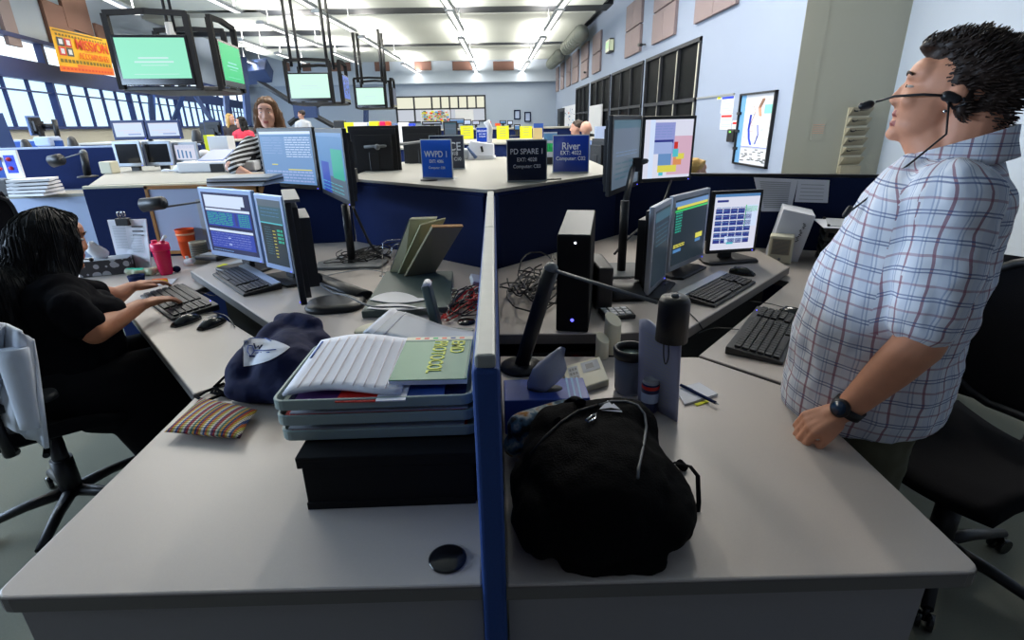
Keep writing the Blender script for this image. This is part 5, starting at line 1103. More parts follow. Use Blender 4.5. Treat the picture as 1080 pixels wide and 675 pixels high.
mb = MB('paper'); mb.box(r0+Vector((-.03, 0, .213)), (.36, .27, .004), rz=-.35); mb.m('sheet_grey'); mb.box(r0+Vector((.0, 0, .217)), (.33, .25, .003), rz=-.5); mb.m('manila'); mb.box(r0+Vector((.05, 0, .209)), (.33, .25, .004), rz=-.4); tag(mb.build('paper_stack'), 'papers lying across the top dark letter tray behind the man', 'papers')
# pinned sheets on right partition
pa, pb_ = Vector((.755, 3.485, 0)), Vector((2.55, 2.86, 0)); pd = (pb_-pa).normalized(); pn = Vector((-pd.y, pd.x, 0)); pn = pn if pn.y < 0 else -pn
def pin(name, lab, c4, off, m='paper', lines=None):
    pts = [PL(x, y, pa+pn*(.026+off), pn) for x, y in c4]; mb = MB(m); mb._mesh(pts, [(0, 1, 2, 3)])
    mb.m('sheet_grey')
    for k in range(lines or 0):
        v = .12+.8*k/lines; f = lambda u, v_: (pts[0]*(1-u)+pts[1]*u)*(1-v_)+(pts[3]*(1-u)+pts[2]*u)*v_+pn*.0022
        mb._mesh([f(.12, v), f(.85, v), f(.85, v+.03), f(.12, v+.03)], [(0, 1, 2, 3)])
    return tag(mb.build(name, thick=.001), lab, 'paper', 'sheets pinned on the right partition')
pin('notice_sheet', 'larger printed sheet pinned on dark partition, left of two, text filled', [(803, 223), (834, 223), (842, 189), (795, 187)], .002, lines=14)
pin('notice_sheet', 'smaller sheet pinned on dark partition right of the text-filled sheet', [(838, 213), (873, 214), (875, 190), (842, 189)], .004, lines=5)
# backpack
mat('pack_black', (.0028, .0028, .0032), .95, spec=.12, bump=.5, bscale=260)
r = thing('backpack', 'big black backpack slumped against the divider on the right worktop', 'backpack', (.19, .90, .75))
mb = MB('pack_black')
mb.ell((.19, .91, .83), (.155, .20, .095)); mb.ell((.175, .81, .80), (.165, .115, .06)); mb.cap((.13, .99, .855), .075, (.27, 1.00, .855), .075); mb.cap((.10, .78, .79), .05, (.27, .77, .785), .045); mb.ell((.30, .87, .80), (.072, .15, .06)); mb.ell((.065, .86, .80), (.052, .15, .06)); mb.ell((.20, .92, .855), (.12, .14, .07)); mb.cap((.12, .735, .765), .028, (.26, .725, .765), .028)
mb.cap((.08, .79, .775), .028, (.10, .76, .772), .024)
o = mb.build('main_body', r, world=True); remesh(o, .007, 8, .5, disp=(.018, .07))
pk = BVHTree.FromPolygons([v.co.copy() for v in o.data.vertices], [tuple(p.vertices) for p in o.data.polygons]); wmp = WM[r.name]
def hp(px, py, off=.002):
    e = wmp.inverted() @ Vector((0, 0, EYE)); d = Vector(ray(px, py)).normalized(); h = pk.ray_cast(e, d)
    return (wmp @ h[0])+h[1]*off if h[0] is not None else A(px, py, 1.0)
mb = MB('mid_grey'); mb.tube([hp(x, y) for x, y in ((632, 428), (645, 424), (660, 424), (672, 428), (679, 437), (681, 450), (679, 465), (676, 480), (673, 494), (672, 505))], .0028, 6); mb.build('reflective_piping', r, world=True)
mb = MB('black'); mb.tube([hp(x, y) for x, y in ((560, 480), (575, 462), (592, 446), (610, 434), (630, 428))], .003, 6); mb.build('zip', r, world=True)
mb = MB('chrome'); mb.tube([hp(x, y, .006) for x, y in ((618, 446), (624, 441), (629, 439), (628, 444), (620, 448))], .0025, 6); mb.build('zip_pull', r, world=True)
mb = MB('paper'); 
for tri in (((632, 433), (641, 424), (648, 431)), ((641, 431), (647, 427), (654, 433)), ((633, 434), (655, 434), (656, 436))): 
    mb._mesh([hp(x, y, .004) for x, y in tri], [(0, 1, 2)])
mb.build('logo', r, world=True)
mb = MB('black_fabric'); mb.tube([hp(712, 488, .008), A(728, 492, .93), A(736, 502, .91), A(737, 530, .87), A(734, 560, .84), A(728, 575, .80), A(716, 588, .77), hp(705, 590, .005)], .005, 8, flat=.5); mb.tube([hp(716, 488, .012), hp(722, 494, .012)], .010, 8); mb.build('strap', r, world=True)
mb = MB('black_fabric'); mb.tube([hp(612, 428, .01), A(606, 420, 1.1), A(598, 424, 1.12), A(590, 436, 1.1), hp(588, 446, .005)], .012, 8, flat=.5); mb.build('carry_handle', r, world=True)
# patterned pouch
def floral():
    m = mat('floral', '6A8AA8', .8); nt = m.node_tree; b = nt.nodes['Principled BSDF']; tc = nt.nodes.new('ShaderNodeTexCoord'); v = nt.nodes.new('ShaderNodeTexNoise'); v.inputs['Scale'].default_value = 28; v.inputs['Detail'].default_value = 3
    cr = nt.nodes.new('ShaderNodeValToRGB'); e = cr.color_ramp.elements; e[0].position = .38; e[0].color = (*hexc('22201E'), 1); e[1].position = .66; e[1].color = (*hexc('B07A3A'), 1)
    x = e.new(.48); x.color = (*hexc('5A7C94'), 1); x = e.new(.56); x.color = (*hexc('C8CCC8'), 1)
    nt.links.new(tc.outputs['Object'], v.inputs['Vector']); nt.links.new(v.outputs['Fac'], cr.inputs[0]); nt.links.new(cr.outputs[0], b.inputs['Base Color'])
floral()
mb = MB('floral'); mb.cap((.045, 1.075, .83), .035, (.16, 1.125, .835), .035); mb.cap((.03, 1.06, .79), .03, (.15, 1.11, .79), .03); o = mb.build('fabric_pouch'); remesh(o, .007, 6, .5); tag(o, 'patterned blue and brown cloth pouch between backpack and blue tissue box', 'pouch')
# ---------------------------------------------------------------- office chairs
def office_chair(lab, loc, rz, s=1.0):
    r = thing('office_chair', lab, 'chair', loc, rz, 'black mesh office chairs')
    mb = MB('black'); mb.tube([(0, 0, .10), (0, 0, .42)], .028, 14); mb.tube([(0, 0, .10), (0, 0, .27)], .038, 14); mb.build('gas_column', r)
    for k in range(5):
        a = 2*PI*k/5+.3; d = Vector((math.cos(a), math.sin(a), 0)); mb = MB('black'); mb.tube([d*.03+Vector((0, 0, .115)), d*.15+Vector((0, 0, .105)), d*.31+Vector((0, 0, .075))], .026, 10, r2=.017, flat=.9); lg = mb.build('base_leg', r)
        n = Vector((-d.y, d.x, 0)); mb = MB('black_gloss')
        for s_ in (-1, 1): c = d*.31+n*s_*.016+Vector((0, 0, .028)); mb.tube([c-n*.009, c+n*.009], .028, 14)
        mb.tube([d*.31+Vector((0, 0, .03)), d*.31+Vector((0, 0, .08))], .008, 8); mb.build('caster', lg)
    mb = MB('black'); mb.box((0, .02, .425), (.18, .26, .05)); mb.tube([(-.12, 0, .41), (-.24, 0, .41)], .012, 8); mb.tube([(.12, .05, .42), (.2, .05, .415)], .010, 8); mb.build('mechanism', r, bevel=.01)
    mb = MB('black_fabric'); mb.grid(lambda u, v: Vector(((u-.5)*.50*(1-.12*v), -.25+.48*v, .475+.02*math.sin(PI*u)*-1+.0-.05*max(0, .18-v)*3+.02*(2*u-1)**2)), 14, 12); mb.build('seat', r, thick=.045, bevel=.0)
    mb = MB('black_fabric'); mb.grid(lambda u, v: Vector(((u-.5)*(.42+.12*math.sin(PI*v*.9)), .235+.05*v-.05*math.sin(PI*v)+.05*(2*u-1)**2*-1, .56+.50*v)), 14, 14); mb.build('back_mesh', r, thick=.010)
    mb = MB('black'); pts = []
    for k in range(28):
        t = 2*PI*k/28; u = .5+.5*max(-1, min(1, 1.25*math.cos(t))); v = .5+.5*max(-1, min(1, 1.15*math.sin(t))); pts.append(((u-.5)*(.42+.12*math.sin(PI*v*.9)), .235+.05*v-.05*math.sin(PI*v)-.05*(2*u-1)**2, .56+.50*v))
    mb.tube(pts+[pts[0], pts[1]], .017, 8, caps=False); mb.build('back_frame', r)
    mb = MB('black'); mb.tube([(0, .14, .42), (0, .28, .46), (0, .29, .62), (0, .26, .80)], .022, 10); mb.build('back_support', r)
    for sx in (-1, 1):
        mb = MB('black'); mb.tube([(sx*.20, .08, .44), (sx*.28, .08, .47), (sx*.285, .08, .64)], .016, 10); a = mb.build('arm_post', r)
        mb = MB('black'); mb.loft([rr(.085, .25, .04, z, sx*.28, .03) for z in (.64, .648)]+[rr(.075, .24, .036, .664, sx*.28, .03)]); mb.build('armrest', r)
    return r
ch1 = office_chair('black office chair of the seated woman, white jacket over its back', (-1.78, 1.86, 0), PI+.62-PI/2+ .0)
dup(ch1, (1.50, 1.40, 0), -1.35, 'black mesh office chair behind the standing man, at the right edge')
dup(ch1, (-4.30, 4.5, 0), -2.39, 'black mesh office chair back at the far left edge, above the seated woman')
# white jacket on chair back
r = thing('jacket', 'white jacket hanging over the seated woman\'s chair back', 'jacket', (-2.0, 1.75, .5))
mat('jacket_white', 'E6ECF6', .85, var=.08, scale=12)
JT = A(0, 335, 1.62)
def jk(u, v):
    # drape in world space from the chair back down
    px = -30+66*u+(14*v if u > .8 else 6*v*u); py = 335+24*u*u+(100+14*u)*v; Y = 1.58+.03*math.sin(u*14+v*2)+.02*math.sin(v*7); return A(px, py, Y)
mb = MB('jacket_white'); mb.grid(jk, 30, 18); mb.build('body_cloth', r, world=True, thick=.012)
mb = MB('jacket_white'); 
def slv(t): return A(12+20*t, 368+84*t, 1.55-.04*t)
mb.tube([slv(t/8) for t in range(9)], .05, 14, r2=.030, flat=.6); mb.build('sleeve', r, world=True)
# ---------------------------------------------------------------- neighbouring stations further back
def bench(lab, poly, z=ZP, h0=.02, m='navy', top='laminate_light', name='counter_island', cat='desk island'):
    r = thing(name, lab, cat, (poly[0][0], poly[0][1], 0), 0, 'desk islands further back')
    cx = sum(p[0] for p in poly)/len(poly); cy = sum(p[1] for p in poly)/len(poly)
    mb = MB(m); mb.prism([(cx+(x-cx)*.97, cy+(y-cy)*.97) for x, y in poly], h0, z-.03); mb.build('fabric_panel', r, world=True)
    mb = MB(top); mb.prism(poly, z-.03, z); mb.build('counter_top', r, world=True, bevel=.004); return r
bench('light-topped island directly behind the left partition, carrying three low monitors', [(-2.50, 3.42), (-1.25, 3.53), (-1.28, 4.12), (-2.05, 4.22), (-2.45, 5.3), (-3.45, 5.1)])
r = panel('partition_panel', 'navy partition with light base at far left behind the seated woman', (-4.62, 5.35), (-2.9, 5.6), .98, 1.37, cap='pale_panel')
mb = MB('pale_panel'); mb.bb(0, 1.7, -.02, .02, .02, .98); mb.build('lower_panel', r)
bench('low desk in front of the far left navy partition', [(-4.6, 4.9), (-3.7, 5.0), (-3.7, 5.3), (-4.6, 5.3)], z=.98, m='pale_panel')
panel('partition_panel', 'bright blue partition at the left edge by the window post', (-6.6, 6.6), (-5.2, 6.9), .02, 1.42, m='blue_panel', cap='pale_panel')
bench('island behind the counter carrying the yellow notes', [(-.55, 9.6), (1.1, 9.2), (2.5, 9.8), (2.6, 12), (-.8, 12)])
bench('island behind the pair of black monitor backs', [(-3.6, 8.4), (-1.0, 8.2), (-1.0, 10.5), (-3.6, 10.8)])
bench('wide island in front of the windows at left', [(-7.6, 10.4), (-5.0, 9.8), (-4.6, 11.5), (-8.0, 12.6)], z=1.3)
bench('island deep in the room at the centre', [(-2.5, 14), (2.4, 14), (2.4, 17), (-2.5, 17)], z=1.38)
bench('island deep in the room at left', [(-8.5, 17.4), (-4.0, 17.4), (-4.0, 19.5), (-8.5, 19.5)], z=1.3)
gb = 'monitors at the stations further back'
def bmon(lab, a, b, top, Y, ui, bez='black', Y2=None, **k):
    p, q = A(*a, Y), A(*b, Y2 or Y); t = A(a[0], top, Y); return monitor(lab, p, q, p.z, t.z, ui, bez, gb, **k)
bmon('silver-framed dark monitor, leftmost of the low trio behind the left partition', (124, 176), (153, 175), 149, 4.55, 'off', 'silver')
bmon('silver-framed dark monitor in the middle of the low trio behind left partition', (155, 175), (184, 174), 149, 4.6, 'off', 'silver')
bmon('silver-framed monitor with blue bar columns, rightmost of the low trio', (185, 172), (211, 171), 150, 4.65, 'bars', 'silver')
bmon('white glowing monitor above the low trio, left of the pair', (121, 148), (156, 147), 127, 5.0, 'white', 'frame_blue', stand='none')
bmon('white glowing monitor above the low trio, right of the pair', (157, 147), (193, 146), 127, 5.0, 'white', 'frame_blue', stand='none')
mb = MB('black'); mb.tube([(A(158, 150, 5.08).x, 5.1, ZP), (A(158, 150, 5.08).x, 5.1, 1.55)], .02, 10); mb.box((A(158, 150, 5.1).x, 5.09, 1.48), (.5, .03, .03)); tag(mb.build('monitor_pole'), 'black post between the two white glowing monitors', 'monitor stand')
# monitors seen from behind
def backmon(lab, a, b, top, Y, Y2=None, bez='black', H=None):
    p, q = A(*a, Y), A(*b, Y2 or Y); t = A(a[0], top, Y); return monitor(lab, q, p, p.z, t.z, 'off', bez, gb, th=.06)
backmon('wide black monitor back left of the signs, nearer one of two', (373, 186), (425, 186), 133, 4.0)
backmon('wide black monitor back left of the signs, farther one of two', (428, 181), (468, 181), 133, 4.7)
mb = MB('mid_grey'); mb.tube([A(384, 155, 3.9), A(404, 154, 3.9), A(440, 150, 4.4), A(447, 149, 4.5)], .010, 8); mb.ell(A(398, 155, 3.9), (.02, .02, .02)); tag(mb.build('support_rail'), 'thin grey rail crossing behind the black monitor backs', 'rail')
bmon('small grey monitor left of the yellow notes', (468, 144), (483, 144), 128, 8.5, 'ui_' if 0 else 'dim')
for k, (x0, x1, y0, y1, Y, u) in enumerate([(445, 466, 132, 128, 9.5, 'white'), (474, 490, 131, 125, 14, 'small'), (488, 497, 132, 126, 15, 'white'), (527, 534, 131, 127, 15, 'small'), (535, 541, 132, 127, 15, 'white'), (542, 549, 138, 131, 11, 'small'), (498, 506, 132, 127, 16, 'bars')]):
    bmon('tiny bright distant monitor at the room centre, %s from the left' % ['first', 'second', 'third', 'fifth', 'sixth', 'seventh', 'fourth'][k], (x0, y0), (x1, y0), y1, Y, u)
mb = MB('red'); a_, b_ = A(512, 132, 15), A(518, 128, 15); mb.bb(a_.x, b_.x, 15, 15.05, a_.z, b_.z); mb.m('orange'); mb.bb(b_.x+.1, b_.x+.25, 15, 15.05, a_.z-.03, b_.z-.05); tag(mb.build('binder_row'), 'red and orange binders standing on the central far island', 'binders')
for k, (x0, y0, x1, y1, lab) in enumerate([(486, 132.5, 499, 145.5, 'yellow note card on the island behind the counter, leftmost of three'), (524, 132.5, 536.5, 146, 'yellow note card on the island behind the counter, middle of three'), (548.5, 133, 561, 145, 'yellow note card on the island behind the counter, rightmost of three')]):
    a_, b_ = A(x0, y1, 9.9), A(x1, y0, 9.9); mb = MB('yellow_note'); mb.bb(a_.x, b_.x, 9.9, 9.92, a_.z-.02, b_.z); mb.m('olive')
    for q_ in range(5): mb.bb(a_.x+.05, b_.x-.05, 9.896, 9.9, a_.z+.04+.04*q_, a_.z+.048+.04*q_)
    tag(mb.build('note_card'), lab, 'note', 'yellow note cards')
s_ = sign('small navy sign standing between two yellow note cards', (502, 134), (515, 134), 9.7, ZP+.0, 1.44, 'sign_navy2', [('SERGEANT', .75, .042), ('EXT: 4005', .55, .03), ('Computer', .4, .03)])
# colourful things on the far shelf, left centre
cols = [('black', 354, 364, 127), ('yellow_note', 365, 373, 129), ('white', 375, 388, 129), ('pale_panel', 389, 390.5, 129), ('yellow_note', 391, 400, 128), ('pink', 402, 407, 128), ('orange', 408, 412, 128), ('slate_blue', 415, 419, 130), ('white', 421, 431, 129), ('deep_blue', 432, 438, 130)]
nm_ = ['black', 'small yellow', 'wide white', 'thin pale', 'yellow green', 'pink', 'orange', 'grey blue', 'white flat', 'bright blue']
for k, (m, x0, x1, y0) in enumerate(cols):
    a_, b_ = A(x0, 135, 9.0), A(x1, y0, 9.0); mb = MB(m); mb.bb(a_.x, b_.x, 8.9, 9.05, ZP+.001, b_.z); tag(mb.build('desk_organizer', bevel=.01), '%s box in the distant row above the black monitor backs' % nm_[k], 'box', 'coloured boxes on the distant island')
# left background: monitor on arm, blue monitor back, chair
backmon('blue-lit monitor on a post in front of the windows, top left', (32, 143), (46, 143), 122, 7.0, 7.2, bez='slate_blue')
mb = MB('black'); a_ = A(59, 150, 7.1); mb.tube([(a_.x, 7.15, 1.4), A(57, 126, 7.15)], .03, 10); mb.tube([A(57, 133, 7.15), A(44, 133, 7.15)], .03, 8); tag(mb.build('monitor_pole'), 'black post holding the blue-lit monitor by the windows', 'monitor stand')
mb = MB('pale_panel'); a_, b_ = A(36, 152, 6.8), A(51, 144, 6.8); mb.bb(a_.x, b_.x, 6.8, 7.0, a_.z-.03, b_.z); tag(mb.build('printer', bevel=.02), 'pale box below the blue-lit monitor by the windows', 'printer')
backmon('blue monitor back on a post behind the striped sleeve', (218, 144), (237, 144), 127, 7.5, bez='frame_blue')
backmon('second blue monitor back overlapping the first behind the striped sleeve', (213, 142), (222, 142), 129, 7.9, bez='frame_blue')
for k, (x, y, Y, s_) in enumerate([(207, 141, 8.5, .09), (76, 149, 5.8, .06), (27, 152, 5.6, .06), (139, 187, 4.9, .04)]):
    c = A(x, y, Y); mb = MB('dark_grey'); mb.cap(c-Vector((0, 0, s_)), s_*.9, c+Vector((0, 0, s_*.2)), s_*.6); tag(mb.build('desk_clock'), ['dark rounded speaker on the window sill behind the blue monitor back', 'small dark webcam on top of the far left navy partition', 'tiny dark knob at the left end of the far left navy partition', 'small dark lump beside the low trio of monitors'][k], 'device')
task_lamp('black jointed task lamp against the far left navy partition', A(93, 187, 4.9), A(88, 161, 4.9), A(60, 169, 4.9), A(64, 168, 4.9), .98, base_r=.08, hr=.05, hl=.10, hdir=(-1, 0, -.2), post_r=.03)
mb = MB('cream'); c = P(108, 184, ZP); mb.box(c+Vector((0, .1, .045)), (.09, .1, .09)); tag(mb.build('small_box', bevel=.008), 'small cream box on the left partition edge below the dark monitors', 'box')
# printer-like machine behind the left partition
c = P(222, 183, ZP); r = thing('printer', 'low white office printer with grey display behind the left partition', 'printer', (c.x-.02, c.y+.25, ZP+.001), .02)
mb = MB('white'); mb.prism([(-.28, -.14), (.30, -.14), (.26, .2), (-.22, .2)], 0, .075); mb.build('casing', r, bevel=.012)
mb = MB('ui_lilac'); mb._mesh([(-.17, -.02, .08), (.02, -.02, .08), (.05, .13, .15), (-.12, .13, .15)], [(0, 1, 2, 3)]); mb.build('display', r, thick=.01)
mb = MB('dark_grey'); mb._mesh([(.06, .0, .08), (.26, .0, .08), (.22, .15, .14), (.09, .15, .14)], [(0, 1, 2, 3)]); mb.build('document_feeder', r, thick=.02)
mb = MB('black'); mb.bb(-.03, .07, -.146, -.14, .0, .06); mb.build('front_slot', r)
mb = MB('white'); c = P(196, 182, ZP); mb.cap(c+Vector((-.08, .05, .03)), .03, c+Vector((.04, .05, .05)), .04); mb.cap(c+Vector((-.2, .05, .012)), .012, c+Vector((.04, .02, .02)), .02); o = mb.build('plastic_wrap'); remesh(o, .012, 1, .5, disp=(.03, .04)); tag(o, 'crumpled white paper heap left of the white printer', 'paper')
mb = MB('yellow_note'); c = A(228, 163, 5.0); mb.bb(c.x-.08, c.x-.05, 5, 5.14, ZP, ZP+.26); mb.m('white'); mb.bb(c.x-.05, c.x+.12, 5, 5.14, ZP, ZP+.25); tag(mb.build('binder_row'), 'white binder with yellow spine standing left of the striped sleeve', 'binder')
mb = MB('white'); mb.tube([A(216, 172, 4.9)+Vector((0, 0, -.02)), A(216, 166, 4.9)], .07, 16); mb.ell(A(216, 164, 4.9), (.06, .06, .05)); tag(mb.build('white_cup'), 'rounded white cup between the bar-chart monitor and the binder', 'cup')
mb = MB('black_fabric'); c = P(188, 180, ZP); mb.cap(c+Vector((.02, .3, .04)), .05, c+Vector((.22, .3, .05)), .04); tag(mb.build('desk_phone'), 'dark phone behind the crumpled paper heap', 'phone')
# magazine pile on top of left partition
c = P(262, 194, ZP); r = thing('magazine_pile', 'pile of magazines sticking out over the partition beside the high left monitor', 'magazines', (c.x, c.y-.02, ZP+.001), -.15)
for k in range(5): mb = MB(['paper', 'sheet_grey', 'dark_grey', 'paper', 'sheet_grey'][k]); mb.box((.006*k, -.008*k, .006+.010*k), (.34, .24, .009), rz=.05*k); mb.build('magazine', r, bevel=.002)
mb = MB('wood'); mb.box((c.x+.05, c.y+.24, ZP+.02), (.5, .2, .03)); tag(mb.build('wooden_tray', bevel=.004), 'flat wooden tray behind the magazine pile, under the striped sleeve', 'tray')
# far left desk bits
c = A(5, 178, 4.95); mb = MB(mat('crimson', 'B01838', .6))
for k in range(14): a = random.uniform(0, 6.28); mb.ell(c+Vector((random.uniform(-.18, .10), random.uniform(-.06, .06), random.uniform(.0, .09))), (.022, .022, .018), n=8, k=5)
tag(mb.build('red_flowers'), 'dark red flowers at the photo\'s left edge above the chair', 'flowers')
a_ = A(15, 174, 4.95); r = thing('photo_frame', 'small white photo frame with blue picture right of the red flowers', 'photo frame', (a_.x, 4.93, .981)); w_, h_ = .075, .30
mb = MB('white'); mb.bb(-w_, w_, -.01, .01, .14, h_+.08); mb.build('frame', r, bevel=.004); mb = MB('deep_blue'); mb.bb(-w_*.6, w_*.6, -.012, -.01, .19, h_+.04); mb.build('print', r)
mb = MB('dark_grey'); mb.bb(a_.x-.3, a_.x-.08, 4.9, 5.1, .981, 1.12); tag(mb.build('planter', bevel=.01), 'dark planter box holding the red flowers', 'planter')
mb = MB('white'); 
for k in range(5): mb.box((a_.x+.12-.0*k, 4.95, .99+.03*k), (.3, .25, .02), rz=.1*k)
tag(mb.build('paper_stack'), 'stack of white papers below the small photo frame', 'papers')
# station bits behind right partition
backmon('dark monitor back in front of the dark windows', (625, 178), (641, 180), 146, 5.6, 5.4)
mb = MB('pale_panel'); a_, b_ = A(628, 147, 8.2), A(650, 133, 8.2); mb.bb(a_.x, b_.x, 8.2, 8.3, 1.2, b_.z); tag(mb.build('file_cabinet'), 'pale cabinet top under the dark windows right of the bald head', 'cabinet')
mb = MB('manila'); a_, b_ = A(563, 140, 10.5), A(572, 135, 10.5); mb.bb(a_.x, b_.x, 10.5, 10.8, ZP, b_.z); tag(mb.build('small_box'), 'tan box on the far island right of the yellow notes', 'box')
mb = MB('blue_panel'); a_, b_ = A(563, 136, 12.5), A(573, 130, 12.5); mb.bb(a_.x, b_.x, 12.5, 12.6, 1.1, b_.z); tag(mb.build('monitor_back'), 'small blue monitor back behind the tan box', 'board')  # flat blue slab standing for the back of a monitor
# ---------------------------------------------------------------- people
mat('skin_man', (.72, .33, .20), .5, var=.10, scale=40, spec=.35); mat('skin_woman', (.50, .20, .10), .5, var=.08, scale=40, spec=.4); mat('skin_pale', (.62, .33, .24), .55)
mat('lip', (.42, .11, .09), .45); mat('lip_red', (.42, .10, .09), .45); mat('nail_red', (.45, .02, .03), .3)
mat('hair_black', (.004, .0035, .004), .55, spec=.3); mat('hair_dark', (.030, .017, .012), .5, spec=.4); mat('hair_brown', (.17, .085, .04), .5, spec=.4)
mat('eye_white', 'D8D4CC', .3); mat('iris', (.05, .03, .02), .2)
def head_prims(mb, M, open_mouth=0, fem=0):
    s = mb.M; mb.M = M
    E_ = lambda c, r, R=None: mb.ell(c, r, R)
    E_((0, .012, .030), (.074, .094, .082)); E_((0, -.028, -.015), (.061, .066, .085)); E_((0, -.034, -.072), (.048, .052, .036)); E_((0, -.072, -.096), (.022, .020, .017))
    E_((0, -.056, .045), (.055, .036, .040))
    ny = .010*fem; mb.cap((0, -.088, .020), .008-.002*fem, (0, -.108+ny, -.018), .011-.003*fem); E_((-.010, -.098+ny*.6, -.026), (.008, .011, .007)); E_((.010, -.098+ny*.6, -.026), (.008, .011, .007))
    mb.cap((-.030, -.084, .036), .009, (.030, -.084, .036), .009)
    E_((-.036, -.066, -.018), (.022, .022, .020)); E_((.036, -.066, -.018), (.022, .022, .020))
    mb.cap((-.018, -.088, -.050), .006, (.018, -.088, -.050), .006); mb.cap((-.015, -.085, -.063-open_mouth), .0065, (.015, -.085, -.063-open_mouth), .0065)
    for sx in (-1, 1): mb.cap((sx*.074, .010, .012), .010, (sx*.073, .004, -.018), .008); E_((sx*.078, .012, .004), (.007, .016, .026))
    mb.M = s
def hand_prims(mb, M, side, curl=.4, spread=.06, thumb=.6, s=1.0):
    # wrist at origin, fingers along +X, palm faces -Z, thumb on side*Y
    o = mb.M; mb.M = M @ Matrix.Diagonal((s, s, s, 1))
    mb.cap((-.03, 0, 0), .024, (.02, 0, 0), .023)
    for k in range(4):
        y = side*(.030-.020*k); mb.cap((.0, y*.5, 0), .016, (.078-.004*abs(k-1), y, 0), .0125)
    mb.cap((.02, side*.018, -.004), .017, (.045, side*.030, -.006), .015)
    L = [.044, .050, .046, .036]
    for k in range(4):
        y = side*(.030-.020*k); p = Vector((.080-.004*abs(k-1), y, 0)); a = curl*.55; yaw = side*spread*(1.5-k)
        for j, (f, rr_) in enumerate(((1, .0098), (.62, .0090), (.5, .0082))):
            d = Vector((math.cos(a)*math.cos(yaw), math.sin(yaw), -math.sin(a))); q = p+d*L[k]*f; mb.cap(p, rr_, q, rr_*.92); p = q; a += curl*(1.0 if j == 0 else .8)
    p = Vector((.018, side*.030, -.006)); a = thumb; d = Vector((math.cos(a), side*math.sin(a), -.25*curl)).normalized(); q = p+d*.040; mb.cap(p, .0135, q, .0115)
    d2 = Vector((math.cos(a*.45), side*math.sin(a*.45), -.35*curl)).normalized(); q2 = q+d2*.030; mb.cap(q, .0112, q2, .0095)
    mb.M = o
def look(p, fwd, up=(0, 0, 1)):
    """matrix with local -Y along fwd"""
    y = -Vector(fwd).normalized(); z = Vector(up); x = y.cross(z).normalized(); z = x.cross(y).normalized(); M = Matrix.Identity(4)
    for i in range(3): M[i][0], M[i][1], M[i][2], M[i][3] = x[i], y[i], z[i], p[i]
    return M
def handM(p, xdir, palmdown=(0, 0, 1)):
    x = Vector(xdir).normalized(); z = Vector(palmdown); y = z.cross(x).normalized(); z = x.cross(y).normalized(); M = Matrix.Identity(4)
    for i in range(3): M[i][0], M[i][1], M[i][2], M[i][3] = x[i], y[i], z[i], p[i]
    return M
def eyes(r, M, closed=False):
    for sx in (-1, 1):
        mb = MB('eye_white'); mb.M = M; mb.ell((sx*.030, -.0765, .014), (.0105, .0100, .0052 if not closed else .0035)); mb.m('iris'); mb.ell((sx*.030, -.0860, .014), (.0046, .0016, .0044), n=10, k=6); mb.build('eye', r, world=True)
        mb = MB('hair_dark'); mb.M = M; mb.tube([(sx*.016, -.0925, .040), (sx*.030, -.0925, .045), (sx*.045, -.083, .039)], .0028, 6); mb.build('eyebrow', r, world=True)
def paint(o, WMr, fn):
    for p in o.data.polygons:
        k = fn(WMr @ p.center)
        if k: p.material_index = k
# ---- standing man
mc = Vector((1.03, 1.24, 0)); vd = Vector((mc.x, mc.y, 0)).normalized(); sd = Vector((vd.y, -vd.x, 0))     # vd away from camera, sd towards his back
def MW(s, o, z): return mc+sd*s-vd*o+Vector((0, 0, z))      # s back, o towards camera, z up
man = thing('person', 'standing person in white, blue and maroon plaid shirt with headset, hand on the right desk', 'person', (mc.x, mc.y, 0))
hs = .93; hf = (-sd*math.cos(.16)+Vector((0, 0, math.sin(.16))))-vd*.06
HM = look(MW(-.012, .0, 1.535), hf) @ Matrix.Diagonal((hs, 1.0, hs, 1))
mb = MB('skin_man'); head_prims(mb, HM, .008, .6); mb.cap(MW(-.058, 0, 1.462), .036, MW(-.02, 0, 1.43), .055)
mb.cap(MW(.040, 0, 1.49), .064, MW(.035, 0, 1.38), .066); mb.cap(MW(-.02, 0, 1.455), .048, MW(-.005, 0, 1.40), .062); mb.ell(MW(.03, 0, 1.31), (.11, .11, .08))
mb.cap(MW(-.01, 0, 1.26), .115, MW(-.03, 0, .95), .125); mb.cap(MW(.0, .08, .9), .09, MW(.0, .09, .5), .065); mb.cap(MW(.0, -.08, .9), .09, MW(.0, -.09, .5), .065); mb.cap(MW(.0, .09, .5), .06, MW(.02, .10, .1), .042); mb.cap(MW(.0, -.09, .5), .06, MW(.02, -.10, .1), .042)
mb.cap(MW(.02, .10, .07), .04, MW(-.16, .12, .035), .035); mb.cap(MW(.02, -.10, .07), .04, MW(-.16, -.12, .035), .035)
sh, el = MW(.045, .17, 1.335), MW(.045, .23, 1.03); wr = P(893, 436, .835); wr = A(893, 432, 1.09)
mb.cap(sh, .060, el, .050); mb.cap(el, .049, el.lerp(wr, .35), .046); mb.cap(el.lerp(wr, .35), .046, wr, .030)
hp_ = P(850, 448, .79); hdir = (hp_-wr).normalized()
hand_prims(mb, handM(wr+hdir*.018, hdir+Vector((0, 0, -.05)), (-.25, -.25, 1)), 1, 1.25, .02, .35, .98)
sh2, el2, wr2 = MW(.03, -.18, 1.335), MW(-.10, -.19, 1.06), MW(-.15, -.17, .90)
mb.cap(sh2, .060, el2, .048); mb.cap(el2, .046, wr2, .030); hand_prims(mb, handM(wr2, -sd+Vector((0, 0, -.8))), -1, .8)
body = mb.build('body', man, world=True); remesh(body, .0052, 5, .5)
body.name = 'body'; body.data.materials.append(MATS['lip'])
HMi = HM.inverted()
